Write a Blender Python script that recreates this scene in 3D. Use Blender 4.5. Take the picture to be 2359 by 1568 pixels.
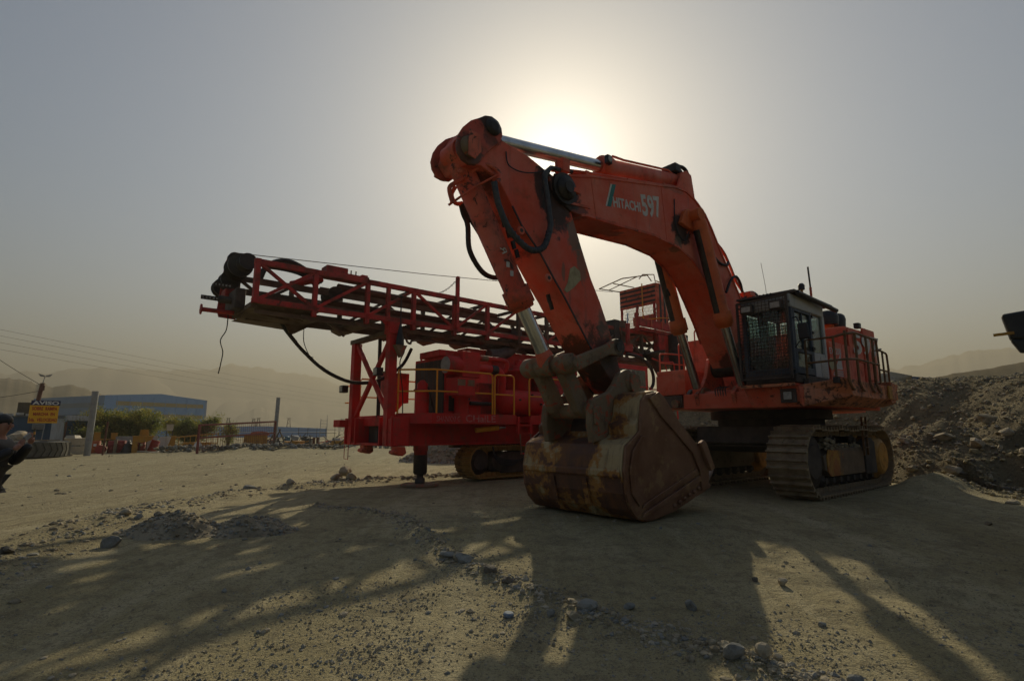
import bpy, bmesh, math, random
import numpy as np
from mathutils import Vector, Matrix, Quaternion

for ob in list(bpy.data.objects):
    bpy.data.objects.remove(ob)
SC = bpy.context.scene
COL = SC.collection
RAD = math.radians

# ------------------------------------------------------------------ camera
CAM_H = 1.6
cam_d = bpy.data.cameras.new('camera')
cam_d.sensor_width = 36.0
cam_d.lens = 36.0 * 1240.0 / 2359.0
cam_d.clip_start = 0.1
cam_d.clip_end = 9000.0
cam_o = bpy.data.objects.new('camera', cam_d)
COL.objects.link(cam_o)
cam_o.location = (0, 0, CAM_H)
cam_o.rotation_euler = (math.pi / 2 + math.atan(208.0 / 1240.0), 0, 0)
SC.camera = cam_o

# ------------------------------------------------------------------ sky and sun
SUN_AZ, SUN_EL = RAD(5.4), RAD(27.2)
SUN_DIR = Vector((math.sin(SUN_AZ) * math.cos(SUN_EL), math.cos(SUN_AZ) * math.cos(SUN_EL), math.sin(SUN_EL)))
world = bpy.data.worlds.new('World')
SC.world = world
world.use_nodes = True
wn, wl = world.node_tree.nodes, world.node_tree.links
wn.clear()
w_out = wn.new('ShaderNodeOutputWorld')
w_sky = wn.new('ShaderNodeTexSky')
w_sky.sky_type = 'NISHITA'
w_sky.sun_disc = False
w_sky.sun_elevation = SUN_EL
w_sky.sun_rotation = SUN_AZ
w_sky.air_density = 0.9
w_sky.dust_density = 0.45
w_sky.ozone_density = 1.0
w_bg = wn.new('ShaderNodeBackground')
w_bg.inputs['Strength'].default_value = 0.05
w_hsv = wn.new('ShaderNodeHueSaturation')
w_hsv.inputs['Saturation'].default_value = 1.12
w_hsv.inputs['Hue'].default_value = 0.5
wl.new(w_sky.outputs[0], w_hsv.inputs['Color'])
w_tint = wn.new('ShaderNodeMix'); w_tint.data_type = 'RGBA'; w_tint.blend_type = 'MULTIPLY'; w_tint.inputs[0].default_value = 1.0
w_tint.inputs[7].default_value = (1.0, 0.96, 0.89, 1)   # dust warms the whole sky
wl.new(w_hsv.outputs[0], w_tint.inputs[6])
wl.new(w_tint.outputs[2], w_bg.inputs['Color'])
# dusty air round the sun: two Henyey-Greenstein lobes of the angle to the sun
w_tc = wn.new('ShaderNodeTexCoord')
w_nrm = wn.new('ShaderNodeVectorMath'); w_nrm.operation = 'NORMALIZE'
wl.new(w_tc.outputs['Generated'], w_nrm.inputs[0])
w_dot = wn.new('ShaderNodeVectorMath'); w_dot.operation = 'DOT_PRODUCT'
w_dot.inputs[1].default_value = SUN_DIR
wl.new(w_nrm.outputs['Vector'], w_dot.inputs[0])
def hg(g, k):
    a = wn.new('ShaderNodeMath'); a.operation = 'MULTIPLY_ADD'
    a.inputs[1].default_value = -2 * g; a.inputs[2].default_value = 1 + g * g
    wl.new(w_dot.outputs['Value'], a.inputs[0])
    b = wn.new('ShaderNodeMath'); b.operation = 'POWER'; b.inputs[1].default_value = -1.5
    wl.new(a.outputs[0], b.inputs[0])
    c = wn.new('ShaderNodeMath'); c.operation = 'MULTIPLY'
    c.inputs[1].default_value = k * (1 - g * g)
    wl.new(b.outputs[0], c.inputs[0])
    return c
def glow(g, k, col):
    bgn = wn.new('ShaderNodeBackground')
    bgn.inputs['Color'].default_value = (*col, 1)
    wl.new(hg(g, k).outputs[0], bgn.inputs['Strength'])
    return bgn
GLOW = ((0.915, 0.0021, (1.0, 0.95, 0.80)), (0.70, 0.0135, (1.0, 0.84, 0.44)))
acc = w_bg
for g, k, col in GLOW:
    ad = wn.new('ShaderNodeAddShader')
    wl.new(acc.outputs[0], ad.inputs[0]); wl.new(glow(g, k, col).outputs[0], ad.inputs[1])
    acc = ad
wl.new(acc.outputs[0], w_out.inputs['Surface'])

sun_d = bpy.data.lights.new('sun', 'SUN')
sun_d.energy = 2.3
sun_d.angle = RAD(0.7)
sun_d.color = (1.0, 0.87, 0.60)
sun_o = bpy.data.objects.new('sun', sun_d)
COL.objects.link(sun_o)
sun_o.rotation_euler = (-SUN_DIR).to_track_quat('-Z', 'Y').to_euler()
sun_o.location = SUN_DIR * 60

SC.view_settings.view_transform = 'Standard'
SC.view_settings.look = 'None'
SC.view_settings.gamma = 1.0
SC.view_settings.exposure = 1.0
SC.view_settings.use_curve_mapping = False
SC.cycles.use_denoising = True
SC.cycles.max_bounces = 6
SC.cycles.volume_bounces = 0
SC.cycles.transparent_max_bounces = 16

# ------------------------------------------------------------------ helpers
RND = random.Random(7)
def s2l(c):
    return c / 12.92 if c <= 0.04045 else ((c + 0.055) / 1.055) ** 2.4
def rgb(r, g, b):
    return (s2l(r / 255), s2l(g / 255), s2l(b / 255))

class MB:
    """collects polygons; build() links them as one mesh object"""
    def __init__(s):
        s.v, s.f, s.sm = [], [], []
    def add(s, vs, fs, smooth=False):
        n = len(s.v)
        s.v += [tuple(p) for p in vs]
        s.f += [tuple(i + n for i in f) for f in fs]
        s.sm += [smooth] * len(fs)
        return s
    def box(s, x0, x1, y0, y1, z0, z1):
        vs = [(x0, y0, z0), (x1, y0, z0), (x1, y1, z0), (x0, y1, z0), (x0, y0, z1), (x1, y0, z1), (x1, y1, z1), (x0, y1, z1)]
        return s.add(vs, [(0, 3, 2, 1), (4, 5, 6, 7), (0, 1, 5, 4), (1, 2, 6, 5), (2, 3, 7, 6), (3, 0, 4, 7)])
    def hexa(s, b, t):
        """eight corners: bottom ring, top ring (same order)"""
        return s.add(list(b) + list(t), [(0, 3, 2, 1), (4, 5, 6, 7), (0, 1, 5, 4), (1, 2, 6, 5), (2, 3, 7, 6), (3, 0, 4, 7)])
    def prism(s, prof, v0, v1):
        """profile in (x, z), extruded along y from v0 to v1"""
        n = len(prof)
        a = sum(prof[i][0] * prof[(i + 1) % n][1] - prof[(i + 1) % n][0] * prof[i][1] for i in range(n))
        if a < 0:
            prof = prof[::-1]
        vs = [(p[0], v0, p[1]) for p in prof] + [(p[0], v1, p[1]) for p in prof]
        fs = [tuple(range(n)), tuple(range(2 * n - 1, n - 1, -1))]
        fs += [(i, i + n, (i + 1) % n + n, (i + 1) % n) for i in range(n)]
        return s.add(vs, fs)
    def prismz(s, prof, z0, z1):
        n = len(prof)
        a = sum(prof[i][0] * prof[(i + 1) % n][1] - prof[(i + 1) % n][0] * prof[i][1] for i in range(n))
        if a < 0:
            prof = prof[::-1]
        vs = [(p[0], p[1], z0) for p in prof] + [(p[0], p[1], z1) for p in prof]
        fs = [tuple(range(n - 1, -1, -1)), tuple(range(n, 2 * n))]
        fs += [(i, (i + 1) % n, (i + 1) % n + n, i + n) for i in range(n)]
        return s.add(vs, fs)
    def bar(s, a, b, w, h=None, up=(0, 0, 1)):
        h = w if h is None else h
        a, b = Vector(a), Vector(b)
        d = (b - a).normalized()
        up = Vector(up)
        if abs(d.dot(up)) > 0.98:
            up = Vector((1, 0, 0))
        x = d.cross(up).normalized(); y = x.cross(d).normalized()
        x, y = x * w / 2, y * h / 2
        vs = [a - x - y, a + x - y, a + x + y, a - x + y, b - x - y, b + x - y, b + x + y, b - x + y]
        return s.add(vs, [(3, 2, 1, 0), (4, 5, 6, 7), (0, 1, 5, 4), (1, 2, 6, 5), (2, 3, 7, 6), (3, 0, 4, 7)])
    def cyl(s, a, b, r0, r1=None, n=20, caps=True):
        r1 = r0 if r1 is None else r1
        return s.lathe(a, b, [(0, r0), (1, r1)], n, caps)
    def lathe(s, a, b, prof, n=20, caps=True):
        """prof: (t along a->b in 0..1, radius); rings share no vertices where the outline has a hard step"""
        a, b = Vector(a), Vector(b)
        d = (b - a).normalized()
        up = Vector((0, 0, 1)) if abs(d.z) < 0.9 else Vector((1, 0, 0))
        x = d.cross(up).normalized(); y = d.cross(x).normalized()
        vs, fs = [], []
        for t, r in prof:
            c = a.lerp(b, t)
            for k in range(n):
                q = 2 * math.pi * k / n
                vs.append(c + (x * math.cos(q) + y * math.sin(q)) * r)
        for i in range(len(prof) - 1):
            for k in range(n):
                k2 = (k + 1) % n
                fs.append((i * n + k, i * n + k2, (i + 1) * n + k2, (i + 1) * n + k))
        s.add(vs, fs, True)
        if caps:
            m = len(prof) - 1
            s.add([vs[k] for k in range(n)], [tuple(range(n - 1, -1, -1))])
            s.add([vs[m * n + k] for k in range(n)], [tuple(range(n))])
        return s
    def tube(s, pts, r, n=8, closed=False, caps=True):
        pts = [Vector(p) for p in pts]
        m = len(pts)
        vs, fs = [], []
        ref = None
        for i, p in enumerate(pts):
            if closed:
                d = pts[(i + 1) % m] - pts[i - 1]
            else:
                d = pts[min(i + 1, m - 1)] - pts[max(i - 1, 0)]
            d.normalize()
            if ref is None:
                ref = Vector((0, 0, 1)) if abs(d.z) < 0.9 else Vector((1, 0, 0))
            x = ref - d * ref.dot(d)
            if x.length < 1e-5:
                x = d.orthogonal()
            x.normalize(); ref = x
            y = d.cross(x)
            rr = r[i] if isinstance(r, (list, tuple)) else r
            for k in range(n):
                q = 2 * math.pi * k / n
                vs.append(p + (x * math.cos(q) + y * math.sin(q)) * rr)
        for i in range(m if closed else m - 1):
            j = (i + 1) % m
            for k in range(n):
                k2 = (k + 1) % n
                fs.append((i * n + k, i * n + k2, j * n + k2, j * n + k))
        s.add(vs, fs, True)
        if caps and not closed:
            s.add([vs[k] for k in range(n)], [tuple(range(n - 1, -1, -1))])
            s.add([vs[(m - 1) * n + k] for k in range(n)], [tuple(range(n))])
        return s
    def sphere(s, c, r, n=12, m=8, sc=(1, 1, 1)):
        vs, fs = [], []
        for i in range(m + 1):
            t = math.pi * i / m
            for k in range(n):
                q = 2 * math.pi * k / n
                vs.append((c[0] + r * sc[0] * math.sin(t) * math.cos(q), c[1] + r * sc[1] * math.sin(t) * math.sin(q), c[2] + r * sc[2] * math.cos(t)))
        for i in range(m):
            for k in range(n):
                k2 = (k + 1) % n
                fs.append((i * n + k, (i + 1) * n + k, (i + 1) * n + k2, i * n + k2))
        return s.add(vs, fs, True)
    def mesh(s, name):
        me = bpy.data.meshes.new(name)
        me.from_pydata(s.v, [], s.f)
        me.polygons.foreach_set('use_smooth', s.sm)
        me.update()
        return me
    def build(s, name, material, parent=None, bev=0.0, seg=2):
        return put(name, s.mesh(name), material, parent, bev, seg)

def put(name, me, material, parent=None, bev=0.0, seg=2):
    if material is not None and not me.materials:
        me.materials.append(material)
    o = bpy.data.objects.new(name, me)
    COL.objects.link(o)
    o.parent = parent
    if bev:
        b = o.modifiers.new('bevel', 'BEVEL')
        b.width = bev; b.segments = seg; b.limit_method = 'ANGLE'; b.angle_limit = RAD(35)
    return o
def tag(o, label=None, cat=None, group=None, kind=None):
    if label: o['label'] = label
    if cat: o['category'] = cat
    if group: o['group'] = group
    if kind: o['kind'] = kind
    return o
def empty(name, loc=(0, 0, 0), rz=0.0, label=None, cat=None, group=None):
    o = bpy.data.objects.new(name, None)
    COL.objects.link(o)
    o.location = loc; o.rotation_euler = (0, 0, rz); o.empty_display_size = 0.2
    return tag(o, label, cat, group)
def spline(pts, k=6):
    P = [Vector(p) for p in pts]
    out = []
    for i in range(len(P) - 1):
        p0 = P[max(i - 1, 0)]; p1 = P[i]; p2 = P[i + 1]; p3 = P[min(i + 2, len(P) - 1)]
        for j in range(k):
            t = j / k
            out.append(0.5 * ((2 * p1) + (p2 - p0) * t + (2 * p0 - 5 * p1 + 4 * p2 - p3) * t * t + (3 * p1 - p0 - 3 * p2 + p3) * t ** 3))
    out.append(P[-1])
    return out
def text_mesh(txt, size, depth=0.004, xscale=1.0, bold=0.0, shear=0.0, align='LEFT'):
    cu = bpy.data.curves.new('t', 'FONT')
    cu.body = txt; cu.size = size; cu.extrude = depth; cu.offset = bold; cu.shear = shear; cu.align_x = align; cu.resolution_u = 3
    ob = bpy.data.objects.new('t', cu)
    COL.objects.link(ob)
    dg = bpy.context.evaluated_depsgraph_get()
    me = bpy.data.meshes.new_from_object(ob.evaluated_get(dg))
    bpy.data.objects.remove(ob)
    if xscale != 1.0:
        for v in me.vertices:
            v.co.x *= xscale
    me.materials.clear()
    return me
def lettering(txt, size, org, xd, yd, material, parent, name='lettering', **kw):
    me = text_mesh(txt, size, **kw)
    xd, yd = Vector(xd).normalized(), Vector(yd).normalized()
    m = Matrix((xd, yd, xd.cross(yd))).transposed().to_4x4()
    m.translation = Vector(org)
    me.transform(m)
    return put(name, me, material, parent)
def fit(me, w, h):
    xs = [v.co.x for v in me.vertices]; ys = [v.co.y for v in me.vertices]
    x0, x1, y0, y1 = min(xs), max(xs), min(ys), max(ys)
    for v in me.vertices:
        v.co.x = (v.co.x - x0) / (x1 - x0) * w; v.co.y = (v.co.y - y0) / (y1 - y0) * h
    return me
def letters(txt, w, h, org, xd, yd, material, parent, name='lettering', bold=0.0, shear=0.0):
    """text stretched to exactly w x h, its lower left corner at org"""
    me = fit(text_mesh(txt, 1.0, 0.002, bold=bold, shear=shear), w, h)
    xd = Vector(xd).normalized(); yd = Vector(yd); yd = (yd - xd * yd.dot(xd)).normalized()
    m = Matrix((xd, yd, xd.cross(yd))).transposed().to_4x4()
    m.translation = Vector(org)
    me.transform(m)
    return put(name, me, material, parent)

# value noise (numpy) for terrain and scatter
def _hash(ix, iy, seed):
    n = (ix.astype(np.int64) * 374761393 + iy.astype(np.int64) * 668265263 + seed * 974711) & 0xFFFFFFFF
    n = ((n ^ (n >> 13)) * 1274126177) & 0xFFFFFFFF
    return ((n ^ (n >> 16)) & 0xFFFF) / 65535.0
def vnoise(x, y, seed=0):
    x = np.asarray(x, float); y = np.asarray(y, float)
    ix, iy = np.floor(x), np.floor(y)
    fx, fy = x - ix, y - iy
    fx = fx * fx * (3 - 2 * fx); fy = fy * fy * (3 - 2 * fy)
    a = _hash(ix, iy, seed); b = _hash(ix + 1, iy, seed); c = _hash(ix, iy + 1, seed); d = _hash(ix + 1, iy + 1, seed)
    return (a + (b - a) * fx) * (1 - fy) + (c + (d - c) * fx) * fy
def fbm(x, y, o=4, seed=0):
    t, a, s = 0, 0.5, 0
    for i in range(o):
        t = t + a * vnoise(x, y, seed + i * 17); s += a
        x, y, a = x * 2.03 + 3.1, y * 2.03 + 1.7, a * 0.5
    return t / s - 0.5
def sstep(a, b, x):
    t = np.clip((np.asarray(x, float) - a) / (b - a), 0, 1)
    return t * t * (3 - 2 * t)

# ------------------------------------------------------------------ materials
class NT:
    def __init__(s, name):
        s.m = bpy.data.materials.new(name); s.m.use_nodes = True
        s.n, s.l = s.m.node_tree.nodes, s.m.node_tree.links
        s.b = s.n['Principled BSDF']
        s.tc = s.n.new('ShaderNodeTexCoord')
        s.vec = s.tc.outputs['Object']
    def world(s):
        g = s.n.new('ShaderNodeNewGeometry'); s.vec = g.outputs['Position']; return s
    def mapping(s, scale=(1, 1, 1), rot=(0, 0, 0)):
        mp = s.n.new('ShaderNodeMapping')
        mp.inputs['Scale'].default_value = scale; mp.inputs['Rotation'].default_value = rot
        s.l.new(s.vec, mp.inputs['Vector'])
        return mp.outputs[0]
    def noise(s, scale, detail=4, rough=0.6, vec=None, dist=0.0):
        t = s.n.new('ShaderNodeTexNoise')
        t.inputs['Scale'].default_value = scale; t.inputs['Detail'].default_value = detail
        t.inputs['Roughness'].default_value = rough; t.inputs['Distortion'].default_value = dist
        s.l.new(vec if vec is not None else s.vec, t.inputs['Vector'])
        return t.outputs['Fac']
    def ramp(s, fac, a, b, lo=0.0, hi=1.0):
        r = s.n.new('ShaderNodeMapRange'); r.clamp = True; r.interpolation_type = 'SMOOTHSTEP'
        r.inputs[1].default_value = a; r.inputs[2].default_value = b; r.inputs[3].default_value = lo; r.inputs[4].default_value = hi
        s.l.new(fac, r.inputs[0])
        return r.outputs[0]
    def math(s, op, a, b=None):
        t = s.n.new('ShaderNodeMath'); t.operation = op
        for i, v in enumerate((a, b)):
            if v is None: continue
            if isinstance(v, (int, float)): t.inputs[i].default_value = v
            else: s.l.new(v, t.inputs[i])
        return t.outputs[0]
    def mix(s, fac, a, b, mode='MIX'):
        t = s.n.new('ShaderNodeMix'); t.data_type = 'RGBA'; t.blend_type = mode
        if isinstance(fac, (int, float)): t.inputs[0].default_value = fac
        else: s.l.new(fac, t.inputs[0])
        for i, v in ((6, a), (7, b)):
            if isinstance(v, (tuple, list)): t.inputs[i].default_value = (*v[:3], 1)
            else: s.l.new(v, t.inputs[i])
        return t.outputs[2]
    def col(s, v):
        if isinstance(v, (tuple, list)): s.b.inputs['Base Color'].default_value = (*v[:3], 1)
        else: s.l.new(v, s.b.inputs['Base Color'])
        return s
    def rough(s, v):
        if isinstance(v, (int, float)): s.b.inputs['Roughness'].default_value = v
        else: s.l.new(v, s.b.inputs['Roughness'])
        return s
    def metal(s, v):
        if isinstance(v, (int, float)): s.b.inputs['Metallic'].default_value = v
        else: s.l.new(v, s.b.inputs['Metallic'])
        return s
    def bump(s, h, strength=0.3, dist=0.02):
        bp = s.n.new('ShaderNodeBump'); bp.inputs['Strength'].default_value = strength; bp.inputs['Distance'].default_value = dist
        s.l.new(h, bp.inputs['Height']); s.l.new(bp.outputs[0], s.b.inputs['Normal'])
        return s
    def sep(s):
        t = s.n.new('ShaderNodeSeparateXYZ'); s.l.new(s.vec, t.inputs[0]); return t.outputs

def m_paint(name, base, fade, dirt=(0.11, 0.085, 0.06), rust=(0.06, 0.022, 0.012), dirt_a=0.50, rust_a=0.66, rough=0.5, sc=1.0, chips=0.70, chipcol=(0.05, 0.04, 0.035), spots=()):
    t = NT(name)
    n1 = t.noise(0.9 * sc, 6, 0.62)
    c = t.mix(t.ramp(n1, 0.35, 0.72), base, fade)
    n2 = t.noise(2.3 * sc, 8, 0.68)
    c = t.mix(t.ramp(n2, dirt_a, dirt_a + 0.25, 0, 0.75), c, dirt)
    n4 = t.noise(1.0, 5, 0.6, t.mapping((7 * sc, 7 * sc, 0.9 * sc)))
    c = t.mix(t.ramp(n4, 0.56, 0.8, 0, 0.55), c, dirt)
    n3 = t.noise(4.5 * sc, 10, 0.72, dist=0.6)
    rf = t.ramp(n3, rust_a, rust_a + 0.05)
    c = t.mix(rf, c, rust)
    n5 = t.noise(22 * sc, 4, 0.6)
    c = t.mix(t.ramp(n5, chips, chips + 0.03), c, chipcol)
    nb = t.noise(3.2, 8, 0.75, dist=0.5) if spots else None
    for (ctr, rad, scol, amt) in spots:
        mp = t.n.new('ShaderNodeMapping'); mp.vector_type = 'POINT'
        mp.inputs['Scale'].default_value = [1 / q for q in rad]; mp.inputs['Location'].default_value = [-a / q for a, q in zip(ctr, rad)]
        t.l.new(t.vec, mp.inputs['Vector'])
        ln = t.n.new('ShaderNodeVectorMath'); ln.operation = 'LENGTH'; t.l.new(mp.outputs[0], ln.inputs[0])
        q = t.math('ADD', ln.outputs['Value'], t.math('MULTIPLY', t.math('SUBTRACT', nb, 0.5), 2.2))
        c = t.mix(t.ramp(q, 1.12, 0.80, 0, amt), c, scol)
    t.col(c)
    t.rough(t.ramp(n2, 0.3, 0.75, rough, 0.9))
    t.bump(t.noise(30, 5, 0.6), 0.12, 0.01)
    return t.m
def m_plain(name, a, b, rough=0.7, sc=3.0, metal=0.0, bump=0.15, stretch=None):
    t = NT(name)
    v = t.mapping(stretch) if stretch else None
    n = t.noise(sc, 6, 0.65, v)
    t.col(t.mix(t.ramp(n, 0.36, 0.68), a, b)).rough(rough).metal(metal)
    if bump: t.bump(t.noise(sc * 9, 5, 0.6), bump, 0.01)
    return t.m
def m_glass(name, tint=(0.5, 0.6, 0.58), rough=0.05):
    t = NT(name)
    t.col(tint).rough(rough)
    t.b.inputs['Transmission Weight'].default_value = 1.0
    t.b.inputs['IOR'].default_value = 1.05
    return t.m
def m_pane(name, tint=(0.62, 0.72, 0.70), refl=0.12, dust=0.25):
    m = bpy.data.materials.new(name); m.use_nodes = True
    n, l = m.node_tree.nodes, m.node_tree.links
    n.clear()
    out = n.new('ShaderNodeOutputMaterial')
    tr = n.new('ShaderNodeBsdfTransparent'); tr.inputs[0].default_value = (*tint, 1)
    gl = n.new('ShaderNodeBsdfGlossy'); gl.inputs['Roughness'].default_value = 0.06
    df = n.new('ShaderNodeBsdfDiffuse'); df.inputs[0].default_value = (0.30, 0.28, 0.22, 1)
    fr = n.new('ShaderNodeLayerWeight'); fr.inputs[0].default_value = 0.35
    mx = n.new('ShaderNodeMixShader'); l.new(tr.outputs[0], mx.inputs[1]); l.new(gl.outputs[0], mx.inputs[2])
    ml = n.new('ShaderNodeMath'); ml.operation = 'MULTIPLY_ADD'; ml.inputs[1].default_value = 0.5; ml.inputs[2].default_value = refl * 0.4
    l.new(fr.outputs['Fresnel'], ml.inputs[0]); l.new(ml.outputs[0], mx.inputs[0])
    tc = n.new('ShaderNodeTexCoord'); nz = n.new('ShaderNodeTexNoise'); nz.inputs['Scale'].default_value = 3.0; nz.inputs['Detail'].default_value = 6
    l.new(tc.outputs['Object'], nz.inputs['Vector'])
    mr = n.new('ShaderNodeMapRange'); mr.inputs[1].default_value = 0.3; mr.inputs[2].default_value = 0.8; mr.inputs[3].default_value = 0.02; mr.inputs[4].default_value = dust
    l.new(nz.outputs['Fac'], mr.inputs[0])
    m2 = n.new('ShaderNodeMixShader'); l.new(mr.outputs[0], m2.inputs[0]); l.new(mx.outputs[0], m2.inputs[1]); l.new(df.outputs[0], m2.inputs[2])
    l.new(m2.outputs[0], out.inputs['Surface'])
    return m

# ground: dusty gravel, trodden lanes, loose stony stripes
def m_ground():
    t = NT('dusty_gravel').world()
    lane = t.mapping((0.85, 0.11, 1.0), (0, 0, RAD(28)))
    n1 = t.noise(0.33, 6, 0.6)
    n2 = t.noise(1.3, 8, 0.7)
    n3 = t.noise(1.0, 7, 0.65, lane, 0.4)
    c = t.mix(t.ramp(n1, 0.36, 0.66), (0.401, 0.338, 0.182), (0.497, 0.423, 0.247))
    c = t.mix(t.ramp(n3, 0.46, 0.66, 0, 0.62), c, (0.622, 0.539, 0.340))
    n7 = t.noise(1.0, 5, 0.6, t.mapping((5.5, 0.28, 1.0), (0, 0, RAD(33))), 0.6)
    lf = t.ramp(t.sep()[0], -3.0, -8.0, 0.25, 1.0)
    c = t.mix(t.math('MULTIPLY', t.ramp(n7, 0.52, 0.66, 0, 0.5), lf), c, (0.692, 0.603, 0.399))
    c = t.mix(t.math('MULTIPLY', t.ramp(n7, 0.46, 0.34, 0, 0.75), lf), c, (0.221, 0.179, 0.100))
    c = t.mix(t.ramp(n2, 0.48, 0.66, 0, 0.65), c, (0.236, 0.195, 0.112))
    # road left of the windrow: mixed towards a darker olive
    xyz = t.sep()
    rd = t.ramp(t.math('ADD', xyz[0], t.math('MULTIPLY', t.math('SUBTRACT', n1, 0.5), 5.0)), -5.0, -11.0)
    c = t.mix(t.math('MULTIPLY', rd, 0.5), c, (0.27, 0.238, 0.158))
    n8 = t.noise(5.5, 9, 0.8, dist=0.3)
    c = t.mix(t.ramp(n8, 0.50, 0.60, 0, 0.55), c, (0.185, 0.155, 0.100))
    n4 = t.noise(38, 4, 0.7)
    c = t.mix(t.ramp(n4, 0.53, 0.63, 0, 0.85), c, (0.173, 0.154, 0.102))
    n6 = t.noise(90, 3, 0.6)
    c = t.mix(t.ramp(n6, 0.55, 0.68, 0, 0.6), c, (0.664, 0.590, 0.399))
    n5 = t.noise(23, 3, 0.6)
    c = t.mix(t.ramp(n5, 0.64, 0.72, 0, 0.6), c, (0.580, 0.532, 0.386))
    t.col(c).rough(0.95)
    t.b.inputs['Specular IOR Level'].default_value = 0.15
    h = t.math('ADD', t.math('MULTIPLY', t.noise(45, 4, 0.7), 0.5), t.math('ADD', t.math('MULTIPLY', t.noise(14, 5, 0.7), 0.8), n2))
    t.bump(h, 1.0, 0.07)
    return t.m
M_GROUND = m_ground()
def m_rock(name, a, b, d):
    t = NT(name).world()
    c = t.mix(t.ramp(t.noise(2.2, 5, 0.65), 0.38, 0.62), a, b)
    c = t.mix(t.ramp(t.noise(11, 6, 0.7), 0.50, 0.68, 0, 0.8), c, d)
    t.col(c).rough(0.92)
    t.b.inputs['Specular IOR Level'].default_value = 0.2
    t.bump(t.noise(26, 6, 0.7), 0.5, 0.03)
    return t.m
M_ROCK_TAN = m_rock('tan_rock', (0.366, 0.310, 0.211), (0.439, 0.384, 0.291), (0.220, 0.186, 0.130))
M_ROCK_GREY = m_rock('grey_rock', (0.232, 0.229, 0.205), (0.329, 0.322, 0.285), (0.146, 0.143, 0.124))
M_ROCK_DARK = m_rock('dark_rock', (0.128, 0.118, 0.099), (0.195, 0.174, 0.143), (0.085, 0.074, 0.062))
M_RUBBLE = m_rock('rubble', (0.244, 0.205, 0.136), (0.366, 0.310, 0.217), (0.134, 0.112, 0.078))
M_BANK = m_rock('bank_earth', (0.287, 0.236, 0.136), (0.378, 0.316, 0.186), (0.171, 0.139, 0.082))

def m_bank():
    t = NT('bank_earth_fines').world()
    c = t.mix(t.ramp(t.noise(0.7, 7, 0.7), 0.36, 0.64), (0.213, 0.174, 0.105), (0.323, 0.267, 0.161))
    c = t.mix(t.ramp(t.noise(9, 6, 0.75), 0.50, 0.66, 0, 0.8), c, (0.128, 0.105, 0.064))
    c = t.mix(t.ramp(t.noise(17, 4, 0.7), 0.60, 0.68, 0, 0.8), c, (0.415, 0.360, 0.248))
    t.col(c).rough(0.95)
    t.b.inputs['Specular IOR Level'].default_value = 0.15
    t.bump(t.math('ADD', t.noise(5, 8, 0.78), t.math('MULTIPLY', t.noise(22, 5, 0.7), 0.4)), 1.0, 0.22)
    return t.m
M_BANKF = m_bank()
# --- bank on the right and behind the excavator
TOE = np.array([(17.0, 4.0), (13.2, 10.5), (12.35, 13.4), (12.3, 16.6), (12.9, 20.0), (11.5, 25.0), (8.0, 29.5), (3.0, 34.0), (-1.0, 40.0)])
def toe_dist(x, y):
    """signed distance to the toe line, positive on the bank's side"""
    best = np.full(x.shape, 1e9); sign = np.ones(x.shape)
    for (x0, y0), (x1, y1) in zip(TOE[:-1], TOE[1:]):
        dx, dy = x1 - x0, y1 - y0
        t = np.clip(((x - x0) * dx + (y - y0) * dy) / (dx * dx + dy * dy), 0, 1)
        d = np.hypot(x - x0 - t * dx, y - y0 - t * dy)
        sg = np.where((dx * (y - y0) - dy * (x - x0)) < 0, 1.0, -1.0)
        up = d < best
        best = np.where(up, d, best); sign = np.where(up, sg, sign)
    return best * sign
def h_bank(x, y):
    d = toe_dist(x, y) + fbm(x * 0.35, y * 0.35, 4, 5) * 2.2
    az = np.arctan2(x, y)
    r = np.hypot(x, y)
    top = 1.6 + np.tan(np.radians(4.15)) * np.minimum(r, 34.0) + fbm(x * 0.5, y * 0.5, 4, 9) * 0.55
    top = top * sstep(RAD(2), RAD(17), az)
    h = top * (0.18 * sstep(-0.6, 1.5, d) + 0.82 * sstep(0.6, 6.2, d))
    # lit spur that runs out towards the camera
    sx, sy = 14.6, 18.6
    sp = 2.05 - np.hypot((x - sx) * 0.62, (y - sy) * 0.50)
    sp2 = 2.7 - np.hypot((x - 17.8) * 0.55, (y - 19.5) * 0.42)
    h = np.maximum(h, np.maximum(sp, sp2) + fbm(x * 1.1, y * 1.1, 4, 3) * 0.3)
    # the dug notch with a little cliff
    nx = np.exp(-(((x - 13.3) / 0.75) ** 2) ** 2) * np.exp(-(((y - 14.6) / 0.95) ** 2) ** 2)
    nx2 = np.exp(-(((x - 15.2) / 0.7) ** 2) ** 2) * np.exp(-(((y - 15.2) / 0.95) ** 2) ** 2)
    bench = 0.75 * sstep(0.1, 0.6, d) * np.exp(-(((y - 15.2) / 2.2) ** 2) ** 2)
    h = np.maximum(h, bench)
    h = h - 0.7 * np.maximum(nx, nx2)
    h = h + (fbm(x * 1.1, y * 1.1, 5, 11) * 0.17 + fbm(x * 7, y * 7, 3, 13) * 0.05) * sstep(-0.3, 1.5, d)
    return np.where(d > -0.9, np.maximum(h, 0.0), 0.0) * sstep(-0.9, 0.4, d)
def seg_d(x, y, P):
    best = np.full(np.shape(x), 1e9)
    for (x0, y0), (x1, y1) in zip(P[:-1], P[1:]):
        dx, dy = x1 - x0, y1 - y0
        t = np.clip(((x - x0) * dx + (y - y0) * dy) / (dx * dx + dy * dy), 0, 1)
        best = np.minimum(best, np.hypot(x - x0 - t * dx, y - y0 - t * dy))
    return best
def g_slope(x, y):
    # the yard falls gently from the machines towards the camera
    return -0.052 * np.maximum(11.0 - np.maximum(y, 1.0), 0) * sstep(-9.0, -5.0, x)
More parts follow.
